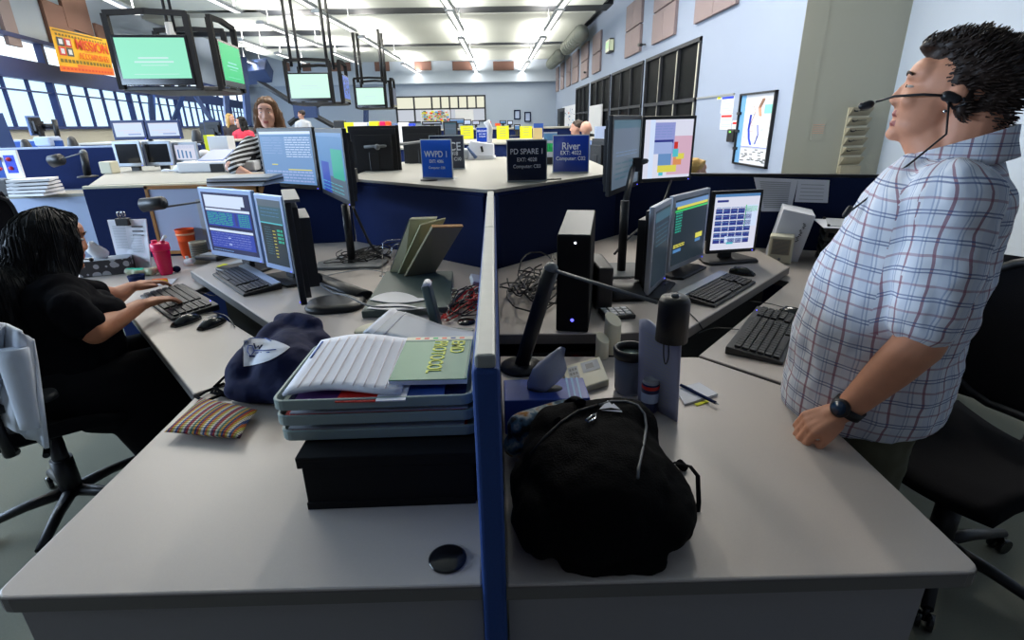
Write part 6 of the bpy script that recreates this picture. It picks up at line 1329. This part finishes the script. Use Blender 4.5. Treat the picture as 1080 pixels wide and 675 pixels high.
def lipf(c):
    q = HMi @ c; return 1 if (abs(q.x) < .023 and q.y < -.078 and -.078 < q.z < -.044 and (q.z < -.0585 or q.z > -.0585)) and (abs(q.z+.050) < .006 or abs(q.z+.071) < .006) else 0
paint(body, WM[man.name], lipf); eyes(man, HM, True)
# hair: short brown tuft
def hairmass(name, par, HM, prims, strands, mt, vox, r0=.006, ln=.03, seed=1, lift=.6, back=.3, top=1, disp=None):
    mb = MB(mt); mb.M = HM
    for p in prims:
        if len(p) == 2: mb.ell(*p)
        else: mb.cap(*p)
    o = mb.build(name, par, world=True); remesh(o, vox, 3, .5, disp=disp)
    rn = random.Random(seed); me = o.data; N = len(me.polygons); W = WM[par.name]; W3 = W.to_3x3(); mb = MB(mt)
    for k in range(strands):
        p = me.polygons[rn.randrange(N)]; c = W @ p.center; n = (W3 @ p.normal).normalized(); q = HM.inverted() @ c
        d = strands and (n*lift+(HM.to_3x3() @ Vector((rn.uniform(-.25, .25), back, top*max(0, q.z)*6))))
        d.normalize(); L = ln*rn.uniform(.5, 1.2); mb.tube([c-n*.004, c+d*L*.5+n*.002, c+d*L], r0, 5, r2=.0008)
    mb.build('hair_strands', o, world=True)
    return o
hm = hairmass('hair', man, HM, [((0, .030, .052), (.080, .088, .074)), ((0, .070, -.010), (.070, .050, .080)), ((0, -.030, .100), (.055, .050, .034)), ((0, .0, .108), (.062, .07, .035)), ((-.066, .020, .022), .016, (-.066, .030, -.03), .014), ((.066, .020, .022), .016, (.066, .030, -.03), .014), ((0, -.064, .104), (.045, .026, .020)), ((0, .03, .112), (.05, .075, .020)), ((0, .088, .03), (.06, .035, .075)), ((0, .080, -.06), .035, (0, .070, -.10), .022)], 2400, 'hair_dark', .006, .0026, .016, 3, .30, .55, .9, disp=(.018, .03))
# shirt
def ering(s0, s1, hw, z, n=48, pw=.86, skew=0, tiltz=0):
    c = (s0+s1)/2; a = (s1-s0)/2; out = []
    for i in range(n):
        t = 2*PI*i/n; cs, sn = math.cos(t), math.sin(t); k = 1/((abs(cs)**(2/pw)+abs(sn)**(2/pw))**(pw/2)); out.append(MW(c+a*cs*k, hw*sn*k, z+tiltz*cs))
    return out
prof = [(.742, -.214, .146, .212), (.79, -.234, .155, .222), (.85, -.240, .150, .230), (.95, -.236, .147, .228), (1.05, -.220, .150, .220), (1.15, -.200, .156, .215), (1.24, -.170, .160, .212), (1.31, -.135, .156, .205), (1.35, -.112, .142, .175), (1.385, -.090, .125, .125), (1.41, -.066, .110, .082)]
def plaid():
    m = bpy.data.materials.new('plaid_shirt'); m.use_nodes = True; nt = m.node_tree; b = nt.nodes['Principled BSDF']; b.inputs['Roughness'].default_value = .85; b.inputs['Specular IOR Level'].default_value = .2
    uv = nt.nodes.new('ShaderNodeUVMap'); uv.uv_map = 'UVMap'; sp = nt.nodes.new('ShaderNodeSeparateXYZ'); nt.links.new(uv.outputs[0], sp.inputs[0]); base = None
    def line(axis, period, off, width, col, amt, prev):
        a = nt.nodes.new('ShaderNodeMath'); a.operation = 'MULTIPLY_ADD'; a.inputs[1].default_value = 1/period; a.inputs[2].default_value = off; nt.links.new(sp.outputs[axis], a.inputs[0])
        f = nt.nodes.new('ShaderNodeMath'); f.operation = 'FRACT'; nt.links.new(a.outputs[0], f.inputs[0])
        l = nt.nodes.new('ShaderNodeMath'); l.operation = 'LESS_THAN'; l.inputs[1].default_value = width/period; nt.links.new(f.outputs[0], l.inputs[0])
        s_ = nt.nodes.new('ShaderNodeMath'); s_.operation = 'MULTIPLY'; s_.inputs[1].default_value = amt; nt.links.new(l.outputs[0], s_.inputs[0])
        x = nt.nodes.new('ShaderNodeMix'); x.data_type = 'RGBA'; nt.links.new(s_.outputs[0], x.inputs[0])
        if prev is None: x.inputs[6].default_value = (.78, .80, .86, 1)
        else: nt.links.new(prev, x.inputs[6])
        x.inputs[7].default_value = (*hexc(col), 1); return x.outputs[2]
    c = line('X', .062, 0, .006, '8A4A60', .75, None); c = line('X', .062, .50, .003, '8898B8', .6, c); c = line('X', .062, .62, .003, '8898B8', .6, c)
    c = line('Y', .060, 0, .005, '9A5A70', .55, c); c = line('Y', .060, .44, .003, '44588A', .75, c); c = line('Y', .060, .56, .003, '44588A', .75, c); c = line('X', .062, .5, .020, 'A8B8D8', .2, c)
    nt.links.new(c, b.inputs['Base Color'])
    tc = nt.nodes.new('ShaderNodeTexCoord'); n = nt.nodes.new('ShaderNodeTexNoise'); n.inputs['Scale'].default_value = 9; n.inputs['Detail'].default_value = 2; nt.links.new(tc.outputs['Object'], n.inputs[0]); k = nt.nodes.new('ShaderNodeBump'); k.inputs['Strength'].default_value = .5; k.inputs['Distance'].default_value = .03; nt.links.new(n.outputs['Fac'], k.inputs['Height']); nt.links.new(k.outputs[0], b.inputs['Normal'])
    MATS['plaid_shirt'] = m
plaid()
import bisect
def lerp_prof(z):
    zs = [p[0] for p in prof]; i = min(max(bisect.bisect(zs, z)-1, 0), len(prof)-2); t = min(1, max(0, (z-zs[i])/(zs[i+1]-zs[i]))); return [prof[i][k]*(1-t)+prof[i+1][k]*t for k in (1, 2, 3)]
mb = MB('plaid_shirt'); mb.loft([ering(a, b, h, z, tiltz=.035*max(0, 1-i/4)) for i, (z, a, b, h) in enumerate(prof)])
for s_, e_ in ((sh, el), (sh2, el2)):
    mb.cap(s_+Vector((0, 0, -.005)), .080, s_.lerp(e_, .80), .076)
    mb.cap(s_+(mc+Vector((0, 0, s_.z))-s_)*.5+Vector((0, 0, .0)), .085, s_, .078)
shirt = mb.build('plaid_shirt', man, world=True)
remesh(shirt, .0075, 6, .5, disp=(.034, .12))
# hollow neck and hem stay inside the body; UVs: torso by angle and height, sleeve along the arm
def shirt_uv(o, par):
    W = WM[par.name]; me = o.data; uv = me.uv_layers.new(name='UVMap').data
    def cls(c):
        for s_, e_ in ((sh, el), (sh2, el2)):
            ax = (e_-s_); t = (c-s_).dot(ax)/ax.length_squared; d = (c-s_-ax*t).length
            out = abs((c-mc).dot(vd)); zt = s_.z-c.z
            if -.3 < t < 1.0 and d < .098 and ((c-mc).dot(vd)*(s_-mc).dot(vd) > 0) and out > .165+.03*max(0, zt)*4*0: return (s_, e_)
        return None
    for p in me.polygons:
        c = W @ p.center; k = cls(c); a0 = None
        if abs(p.normal.z) > .72 and c.z < 1.3:
            for li in p.loop_indices: l = W @ me.vertices[me.loops[li].vertex_index].co-mc; uv[li].uv = (l.dot(sd)*1.2+.3, l.dot(vd)*1.2+.35)
            continue
        for li in p.loop_indices:
            v = W @ me.vertices[me.loops[li].vertex_index].co
            if k:
                s_, e_ = k; ax = (e_-s_).normalized(); rel = v-s_; h = rel.dot(ax); rel -= ax*h; e1 = ax.cross(Vector((0, 1, 0))).normalized(); e2 = ax.cross(e1); a = math.atan2(rel.dot(e2), rel.dot(e1)); u, w = .078*a+.8*(rel.length-.078), h+.5*(.078-rel.length)
            else:
                l = v-mc; a = math.atan2(-l.dot(vd), l.dot(sd)+.04); u, w = .20*a+.55*math.hypot(l.x, l.y), v.z+.05*l.dot(sd)
            if a0 is None: a0 = a
            if a-a0 > PI: u -= 2*PI*(.078 if k else .20)
            if a-a0 < -PI: u += 2*PI*(.078 if k else .20)
            uv[li].uv = (u, w)
shirt_uv(shirt, man)
# collar
mb = MB('plaid_shirt'); n = 26; rings = []
def coll(u, v):
    t = 2*PI*(.06+.88*u); s_ = -.062*math.cos(t) if 0 else None
    a = t+PI; cs, sn = math.cos(a), math.sin(a)
    z = 1.392+.042*(1+cs)/2*1.1-.02*(1-cs)/2; rr_ = .078+.018*v; return MW(.028+(rr_+.012)*cs, (rr_)*sn, z+.026-.052*v*(1 if v > .35 else .0)+(.012 if v < .35 else .0))
mb.grid(coll, 36, 5); col = mb.build('collar', man, world=True, thick=.003)
me = col.data; uvl = me.uv_layers.new(name='UVMap').data
for p in me.polygons:
    for li in p.loop_indices:
        v = WM[man.name] @ me.vertices[me.loops[li].vertex_index].co; uvl[li].uv = ((v-mc).dot(sd)*1.3+.5, v.z*1.4)
# trousers
mb = MB(mat('trouser_olive', '5A5844', .9, var=.15, scale=14))
mb.ell(MW(-.02, 0, .84), (.17, .17, .13)); 
for o_ in (-1, 1): mb.cap(MW(-.01, o_*.085, .82), .115, MW(.0, o_*.10, .5), .085); mb.cap(MW(.0, o_*.10, .5), .085, MW(.02, o_*.11, .09), .065)
tr = mb.build('trousers', man, world=True); remesh(tr, .009, 4, .5, disp=(.02, .07))
for o_ in (-1, 1): mb = MB('black'); mb.cap(MW(.05, o_*.11, .045), .045, MW(-.16, o_*.13, .035), .035); mb.build('shoe', man, world=True)
# watch
wp = el.lerp(wr, .97); ad = (wr-el).normalized(); WMx = ad.to_track_quat('Z', 'Y').to_matrix().to_4x4(); WMx.translation = wp
mb = MB('black'); mb.M = WMx; mb.lathe([(.0335, -.011), (.0365, -.012), (.0365, .012), (.0335, .011)], caps=False); w_ = mb.build('watch_strap', man, world=True)
fd = ((Vector((0, 0, EYE))-wp).normalized()*.8+Vector((-.55, -.1, .35))); fd = (fd-ad*fd.dot(ad)).normalized()
FM = fd.to_track_quat('Z', 'Y').to_matrix().to_4x4(); FM.translation = wp+fd*.034
mb = MB('black'); mb.M = FM; mb.lathe([(0, 0), (.022, 0), (.0225, .008), (.019, .012), (0, .0121)], n=28); mb.m(mat('watch_glass', (.01, .04, .10), .1)); mb.lathe([(0, .0123), (.017, .0123), (0, .0127)], n=28); mb.build('watch_face', w_, world=False) if 0 else mb.build('wristwatch', man, world=True)
# headset
hx = 1 # ear towards the camera: decide by side
earL = HM @ Vector((.080, .004, -.004)); earR = HM @ Vector((-.080, .004, -.004)); near = earL if earL.length < earR.length else earR; sgn = .080 if near is earL else -.080
mb = MB('black'); mb.M = Matrix.Identity(4)
mb.cap(HM @ Vector((sgn, -.008, .0)), .011, HM @ Vector((sgn, .010, -.004)), .010); 
tip = MW(-.148, .055, 1.500); mb.tube([HM @ Vector((sgn*1.08, -.01, 0)), HM @ Vector((sgn*1.0, -.05, -.002)), HM @ Vector((sgn*.78, -.10, -.012)), HM @ Vector((sgn*.62, -.132, -.028))], .0028, 8)
t_ = HM @ Vector((sgn*.60, -.142, -.036)); hdv = (HM.to_3x3() @ Vector((0, -1, -.4))).normalized()
mb.cap(t_, .0095, t_+hdv*.014, .0085)
mb.tube([HM @ Vector((sgn*1.04, .02, .0)), HM @ Vector((sgn*1.02, .03, -.012)), HM @ Vector((sgn*1.0, .012, -.024)), HM @ Vector((sgn*1.02, -.004, -.01))], .003, 6)
mb.tube([HM @ Vector((sgn*1.05, .0, -.012)), MW(-.0, .085, 1.46), MW(-.045, .095, 1.405), MW(-.085, .10, 1.36), MW(-.115, .105, 1.32), MW(-.142, .12, 1.29)], .0022, 6)
mb.cap(MW(-.145, .125, 1.295), .007, MW(-.152, .13, 1.28), .006)
mb.build('headset', man, world=True)
mb = MB('chrome'); mb.ell(HM @ Vector((sgn*1.02, .0, -.032)), (.0042,)*3, n=12, k=8); mb.build('earring', man, world=True)
# ---- seated woman on the left
wc = Vector((-1.62, 2.02, 0)); wf = Vector((.66, .75, 0)).normalized(); ws = Vector((wf.y, -wf.x, 0))   # ws: her right, towards the camera
def WW(f, s, z): return wc+wf*f+ws*s+Vector((0, 0, z))
wom = thing('person', 'seated person with long black hair in a black top typing at the left desk', 'person', (wc.x, wc.y, 0))
HW = look(A(60, 262, 2.10)+Vector((0, 0, .030)), Vector((.70, .70, -.22)))
mb = MB('skin_woman'); head_prims(mb, HW, fem=1)
hc = HW.translation; neck = hc+Vector((-.02, -.02, -.07))
mb.cap(neck, .048, neck+Vector((-.03, -.02, -.09)), .055); ch = WW(-.10, 0, .88)
mb.cap(neck+Vector((-.03, -.02, -.12)), .09, WW(-.06, 0, .62), .13); mb.cap(WW(-.12, .0, .55), .15, WW(-.1, 0, .6), .14)
shR, shL = WW(-.08, .165, .90), WW(-.06, -.17, .91)
elR = A(100, 350, 1.86); wrR = P(148, 322, .815); elL = WW(.16, -.28, .80); wrL = P(138, 303, .815)
mb.cap(shR, .055, elR, .046); mb.cap(elR, .047, elR.lerp(wrR, .4), .042); mb.cap(elR.lerp(wrR, .4), .042, wrR, .027)
mb.cap(shL, .05, elL, .042); mb.cap(elL, .042, wrL, .026)
tgR = P(200, 310, .80); tgL = P(172, 297, .80)
hand_prims(mb, handM(wrR, tgR-wrR+Vector((0, 0, .02))), 1, .34, .07, .5); hand_prims(mb, handM(wrL, tgL-wrL+Vector((0, 0, .02))), -1, .34, .07, .5)
for s_ in (-1, 1): mb.cap(WW(-.1, s_*.10, .56), .095, WW(.34, s_*.11, .56), .07); mb.cap(WW(.34, s_*.11, .55), .065, WW(.36, s_*.12, .12), .045); mb.cap(WW(.34, s_*.12, .05), .038, WW(.50, s_*.12, .03), .03)
b2 = mb.build('body', wom, world=True); remesh(b2, .0056, 4, .5); b2.data.materials.append(MATS['lip_red']); b2.data.materials.append(MATS['nail_red'])
HWi = HW.inverted(); hRM = handM(wrR, tgR-wrR+Vector((0, 0, .02))).inverted(); hLM = handM(wrL, tgL-wrL+Vector((0, 0, .02))).inverted()
def fw_(c):
    q = HWi @ c
    if abs(q.x) < .022 and q.y < -.078 and -.072 < q.z < -.044: return 1
    for H_, s_ in ((hRM, 1), (hLM, -1)):
        q = H_ @ c
        if q.x > .172 and -.05 < q.y < .05 and q.z > -.06 and q.x < .23: return 2
    return 0
paint(b2, WM[wom.name], fw_); eyes(wom, HW)
# top
mb = MB(mat('top_black', (.004, .004, .006), .95, spec=.08)); mb.cap(WW(-.07, .0, .88), .125, WW(-.04, 0, .72), .14); mb.cap(WW(-.07, .10, .90), .075, WW(-.06, -.10, .90), .075); mb.cap(WW(-.05, 0, .72), .15, WW(-.09, 0, .56), .17)
mb.ell(WW(.03, .06, .82), (.09, .09, .08)); mb.ell(WW(.03, -.06, .82), (.09, .09, .08))
for s_, e_ in ((shR, elR), (shL, elL)): mb.cap(s_, .064, s_.lerp(e_, .62), .064)
o = mb.build('black_top', wom, world=True); remesh(o, .009, 5, .5, disp=(.018, .08))
mb = MB('black_fabric'); mb.cap(WW(-.05, .10, .50), .14, WW(.30, .12, .42), .13); mb.cap(WW(.05, .14, .40), .12, WW(.12, .12, .22), .13)  # extra black masses widen the trousers to stand in for deep shade below her
for s_ in (-1, 1): mb.cap(WW(-.1, s_*.10, .56), .11, WW(.34, s_*.12, .56), .088); mb.cap(WW(.34, s_*.12, .55), .085, WW(.36, s_*.13, .10), .06)
mb.cap(WW(-.13, -.06, .56), .13, WW(-.13, .06, .56), .13)
o = mb.build('trousers', wom, world=True); remesh(o, .011, 3, .5)
# long hair
def long_hair(par, HM, pts, mt, strands, vox, seed, down, L, disp=(.012, .03), mode=1):
    mb = MB(mt)
    for a, ra, b, rb in pts: mb.cap(a, ra, b, rb)
    o = mb.build('hair', par, world=True); remesh(o, vox, 5, .5, disp=disp)
    rn = random.Random(seed); me = o.data; N = len(me.polygons); W = WM[par.name]; W3 = W.to_3x3(); mb = MB(mt); bv = BVHTree.FromPolygons([v.co.copy() for v in me.vertices], [tuple(p.vertices) for p in me.polygons])
    for k in range(strands):
        p = me.polygons[rn.randrange(N)]; c = W @ p.center; n = (W3 @ p.normal).normalized(); d = Vector(down)-n*Vector(down).dot(n); 
        if d.length < .12: continue
        d.normalize(); l = L*rn.uniform(.5, 1.2); pts = []; Wi = W.inverted()
        for q in range(6):
            h = bv.find_nearest(Wi @ (c+d*l*(q/5-.5))); pts.append((W @ h[0])+(W3 @ h[1])*.0022*math.sin(PI*(q+.3)/5.6))
        mb.tube(pts, .0026, 5, r2=.0014)
    mb.build('hair_strands', o, world=True); return o
h = hc
mb_pts = [(HW @ Vector((-.066, -.045, .02)), .026, HW @ Vector((-.060, -.052, -.06)), .026), (HW @ Vector((-.060, -.050, -.06)), .028, hc+Vector((.05, -.14, -.20)), .040), (hc+Vector((.05, -.14, -.20)), .040, hc+Vector((.06, -.18, -.30)), .03), (hc+Vector((-.10, -.16, -.14)), .085, hc+Vector((-.12, -.18, -.34)), .085), (HW @ Vector((0, .015, .045)), .086, HW @ Vector((0, .04, .03)), .088), (HW @ Vector((0, .06, .02)), .085, hc+Vector((-.10, -.05, -.12)), .095), (hc+Vector((-.10, -.05, -.10)), .10, hc+Vector((-.12, -.08, -.24)), .115), (hc+Vector((-.12, -.08, -.24)), .115, hc+Vector((-.14, -.10, -.40)), .105),
 (HW @ Vector((-.062, -.002, .03)), .035, HW @ Vector((-.070, .0, -.09)), .040), (HW @ Vector((-.070, .0, -.09)), .042, hc+Vector((.0, -.12, -.22)), .055), (HW @ Vector((.06, .0, .03)), .035, HW @ Vector((.068, .02, -.10)), .04), (HW @ Vector((0, -.045, .086)), .030, HW @ Vector((-.05, -.030, .062)), .028), (HW @ Vector((0, -.045, .086)), .030, HW @ Vector((.05, -.030, .062)), .028), (hc+Vector((-.02, -.12, -.20)), .06, hc+Vector((-.03, -.14, -.33)), .05)]
long_hair(wom, HW, mb_pts, 'hair_black', 700, .009, 5, (0, -.1, -1), .16)
mb = MB('black'); mb.tube([HW @ Vector((-.074, -.03, -.045)), HW @ Vector((-.06, -.07, -.06)), HW @ Vector((-.035, -.105, -.066))], .0025, 6); t_ = HW @ Vector((-.03, -.108, -.066)); mb.ell(t_, (.008, .008, .008)); mb.build('headset', wom, world=True)
# ---- woman behind in a striped top
c2 = A(282, 121, 4.55); w2c = Vector((c2.x, 4.55, 0)); f2 = Vector((.12, -1, 0)).normalized(); s2 = Vector((1, .12, 0)).normalized()
def W2(f, s, z): return w2c+f2*f+s2*s+Vector((0, 0, z))
p2 = thing('person', 'smiling person with wavy brown hair and black and white striped top leaning on an elbow', 'person', (w2c.x, w2c.y, 0))
H2 = look(Vector((c2.x, 4.55, c2.z+.005)), Vector((.18, -1, -.05)), (.04, 0, 1)) @ Matrix.Diagonal((.98, 1, .98, 1))
mb = MB('skin_pale'); head_prims(mb, H2, fem=1); mb.cap(c2+Vector((0, .02, -.08)), .046, c2+Vector((-.01, .04, -.18)), .052)
mb.cap(W2(0, -.0, 1.33), .11, W2(-.02, 0, .95), .12); mb.cap(W2(-.02, .08, .9), .09, W2(0, .09, .1), .05); mb.cap(W2(-.02, -.08, .9), .09, W2(0, -.09, .1), .05)
e2 = A(246, 186, 4.12); e2.z = max(e2.z, ZP+.045); sA = W2(0, -.16, 1.38); h2w = W2(.18, -.10, 1.28)
mb.cap(sA, .052, e2, .042); mb.cap(e2, .042, e2.lerp(A(272, 190, 4.08), .8), .03); hand_prims(mb, handM(e2.lerp(A(272, 190, 4.08), .8), Vector((1, -.1, 0))), 1, .4)
mb.cap(W2(0, .16, 1.38), .05, W2(.03, .22, 1.1), .04); mb.cap(W2(.03, .22, 1.1), .04, W2(.2, .2, 1.02), .028); hand_prims(mb, handM(W2(.2, .2, 1.02), Vector((0, -1, -.1))), 1, .4)
o = mb.build('body', p2, world=True); remesh(o, .006, 4, .5); o.data.materials.append(MATS['lip_red']); H2i = H2.inverted()
paint(o, WM[p2.name], lambda c: 1 if (lambda q: abs(q.x) < .020 and q.y < -.080 and -.068 < q.z < -.050)(H2i @ c) else 0); eyes(p2, H2)
striped = wavemat('striped_knit', '0A0A0E', 'C9CBD0', 9.0, .85, 'Z')
nt = striped.node_tree
for nd in nt.nodes:
    if nd.type == 'TEX_WAVE':
        cr = nt.nodes.new('ShaderNodeValToRGB'); cr.color_ramp.interpolation = 'CONSTANT'; cr.color_ramp.elements[1].position = .62; cr.color_ramp.elements[0].color = (0, 0, 0, 1)
        for l in list(nd.outputs['Fac'].links): dst = l.to_socket; nt.links.remove(l); nt.links.new(cr.outputs[0], dst)
        nt.links.new(nd.outputs['Fac'], cr.inputs[0]); mp = nt.nodes.new('ShaderNodeMapping'); mp.inputs['Rotation'].default_value = (0, .35, 0)
        for l in list(nd.inputs['Vector'].links): src = l.from_socket; nt.links.remove(l); nt.links.new(src, mp.inputs[0]); nt.links.new(mp.outputs[0], nd.inputs['Vector'])
mb = MB(striped); mb.cap(W2(0, -.09, 1.33), .11, W2(0, .09, 1.33), .11); mb.cap(W2(0, 0, 1.30), .14, W2(-.02, 0, .9), .15); mb.ell(W2(.04, .06, 1.2), (.085,)*3); mb.ell(W2(.04, -.06, 1.2), (.085,)*3)
mb.cap(sA, .066, sA.lerp(e2, .88), .058); mb.cap(sA.lerp(e2, .88), .056, e2.lerp(A(272, 190, 4.08), .15), .052); mb.cap(W2(0, .16, 1.38), .062, W2(.03, .22, 1.12), .054)
o = mb.build('striped_top', p2, world=True); remesh(o, .009, 5, .5, disp=(.012, .06))
hp2 = [(H2 @ Vector((0, .02, .055)), .080, H2 @ Vector((0, .05, .02)), .080), (H2 @ Vector((-.055, -.02, .055)), .034, H2 @ Vector((-.072, .0, -.02)), .034), (H2 @ Vector((-.072, .0, -.02)), .034, H2 @ Vector((-.085, .0, -.12)), .032), (H2 @ Vector((.05, -.02, .06)), .036, H2 @ Vector((.078, .0, -.01)), .038), (H2 @ Vector((.078, .0, -.01)), .038, H2 @ Vector((.088, .0, -.12)), .04), (H2 @ Vector((0, -.045, .092)), .026, H2 @ Vector((.05, -.03, .075)), .028), (H2 @ Vector((-.01, -.040, .09)), .024, H2 @ Vector((-.05, -.03, .07)), .026), (H2 @ Vector((0, .05, .0)), .075, H2 @ Vector((0, .05, -.12)), .07)]
long_hair(p2, H2, hp2, 'hair_brown', 260, .008, 9, (0, 0, -1), .07, disp=(.018, .035))
# ---- far figures
def far_person(lab, px, py, Y, head_r, hair, top, skin='skin_pale', long_=True, torso=.55, headonly=False, facing=(0, -1, 0), bald=False):
    c = A(px, py, Y); r = thing('person', lab, 'person', (c.x, Y, 0)); H_ = look(c, facing); mb = MB(skin); head_prims(mb, H_); mb.cap(c-Vector((0, -.02, .08)), .05, c-Vector((0, -.02, .2)), .055)
    z0 = c.z-.2; mb.cap((c.x, Y+.02, z0-.06), .12, (c.x, Y+.02, z0-.4), .12)
    for s_ in (-1, 1):
        a, b, d = Vector((c.x+s_*.17, Y+.02, z0-.04)), Vector((c.x+s_*.22, Y-.03, z0-.30)), Vector((c.x+s_*.12, Y-.22, z0-.36)); mb.cap(a, .05, b, .04); mb.cap(b, .04, d, .028); hand_prims(mb, handM(d, (-s_*.3, -1, 0)), s_, .5)
        mb.cap((c.x+s_*.09, Y, z0-.5), .09, (c.x+s_*.10, Y, .1), .05)
    o = mb.build('body', r, world=True); remesh(o, .009, 3, .5)
    mb = MB(top); mb.cap((c.x-.09, Y+.02, z0-.04), .10, (c.x+.09, Y+.02, z0-.04), .10); mb.cap((c.x, Y+.02, z0-.05), .14, (c.x, Y+.02, z0-.5), .15)
    for s_ in (-1, 1): mb.cap((c.x+s_*.17, Y+.02, z0-.04), .064, (c.x+s_*.22, Y-.03, z0-.28), .055)
    o = mb.build('top', r, world=True); remesh(o, .012, 3, .5)
    mb = MB('navy_dark'); 
    for s_ in (-1, 1): mb.cap((c.x+s_*.09, Y, z0-.5), .105, (c.x+s_*.10, Y, .08), .065)
    o = mb.build('trousers', r, world=True); remesh(o, .016, 2, .5)
    if not bald:
        mb = MB(hair); mb.M = H_; mb.ell((0, .025, .045), (.083, .088, .082))
        if long_: mb.cap((0, .05, .0), .075, (0, .07, -.2), .07); mb.cap((-.07, 0, .02), .03, (-.08, .02, -.18), .03); mb.cap((.07, 0, .02), .03, (.08, .02, -.18), .03)
        mb.cap((-.04, -.04, .085), .025, (.04, -.04, .085), .025); o = mb.build('hair', r, world=True); remesh(o, .010, 3, .5, disp=(.02, .04))
    return r
mat('hair_gold', (.55, .34, .10), .5); mat('top_dark', (.03, .02, .02), .8); mat('top_red', (.75, .04, .08), .7); mat('top_white', 'D8DCE4', .7)
far_person('far person with long golden hair and dark top by the windows', 243, 125.5, 13.5, .1, 'hair_gold', 'top_dark', facing=(.9, -.3, 0))
far_person('far person with dark hair and a red top facing the golden-haired one', 254, 129, 12.4, .1, 'hair_black', 'top_red', facing=(-.9, -.2, 0))
far_person('far person in a white shirt left of the node of the cross brace', 318, 121, 16.5, .1, 'hair_dark', 'top_white', long_=False, facing=(-1, 0, 0))
far_person('far bald person half hidden behind the blue River sign', 618, 137, 7.6, .1, 'hair_dark', 'slate_blue', bald=True, facing=(.2, 1, 0))
far_person('far person turned sideways beside the bald head, only pink face visible', 608.5, 135.5, 8.7, .1, 'hair_dark', 'navy', skin='skin_pale', long_=False, facing=(-1, .3, 0))
far_person('person with blond hair barely showing above the partition beside the region map monitor', 733, 182, 4.6, .1, 'hair_gold', 'beige', long_=False, facing=(1, .2, 0))
# ---------------------------------------------------------------- camera and light
cd = bpy.data.cameras.new('camera'); cam = bpy.data.objects.new('camera', cd); C.objects.link(cam)
R = Matrix.Identity(3)
# image axes (x right, y down, z forward) given in world components
ex = Vector((RT[0], FW[0], -DN[0])); ey = Vector((RT[1], FW[1], -DN[1])); ez = Vector((RT[2], FW[2], -DN[2]))
for i in range(3): R[i][0], R[i][1], R[i][2] = ex[i], -ey[i], -ez[i]
M4 = R.to_4x4(); M4.translation = Vector((0, 0, EYE)); cam.matrix_world = M4
cd.sensor_width = 36; cd.lens = 36*FPX/1080; cd.clip_start = .02; cd.clip_end = 200
bpy.context.scene.camera = cam
wd = bpy.data.worlds.new('world'); wd.use_nodes = True; bpy.context.scene.world = wd
wd.node_tree.nodes['Background'].inputs[0].default_value = (.55, .62, .8, 1); wd.node_tree.nodes['Background'].inputs[1].default_value = .10
def area(name, loc, to, sx, sy, e, col):
    l = bpy.data.lights.new(name, 'AREA'); l.shape = 'RECTANGLE'; l.size = sx; l.size_y = sy; l.energy = e; l.color = col
    o = bpy.data.objects.new(name, l); C.objects.link(o); o.location = loc
    o.rotation_euler = (Vector(to)-Vector(loc)).to_track_quat('-Z', 'Y').to_euler(); return o
# daylight coming in through the window wall
for t, e in ((-8, 240), (-4.5, 150), (0, 100), (5, 90), (10.5, 100), (16, 110)):
    c = lw(t, .12, 2.05); area('window_daylight', c, c+LN*5+Vector((0, 0, -.6)), 3.6, .9, e, (.58, .76, 1))
s = bpy.context.scene
s.view_settings.view_transform = 'Standard'; s.view_settings.look = 'None'; s.view_settings.exposure = 0; s.view_settings.gamma = 1
s.view_settings.use_curve_mapping = False
s.cycles.max_bounces = 6; s.cycles.diffuse_bounces = 3; s.cycles.use_denoising = True; s.cycles.sample_clamp_indirect = 4
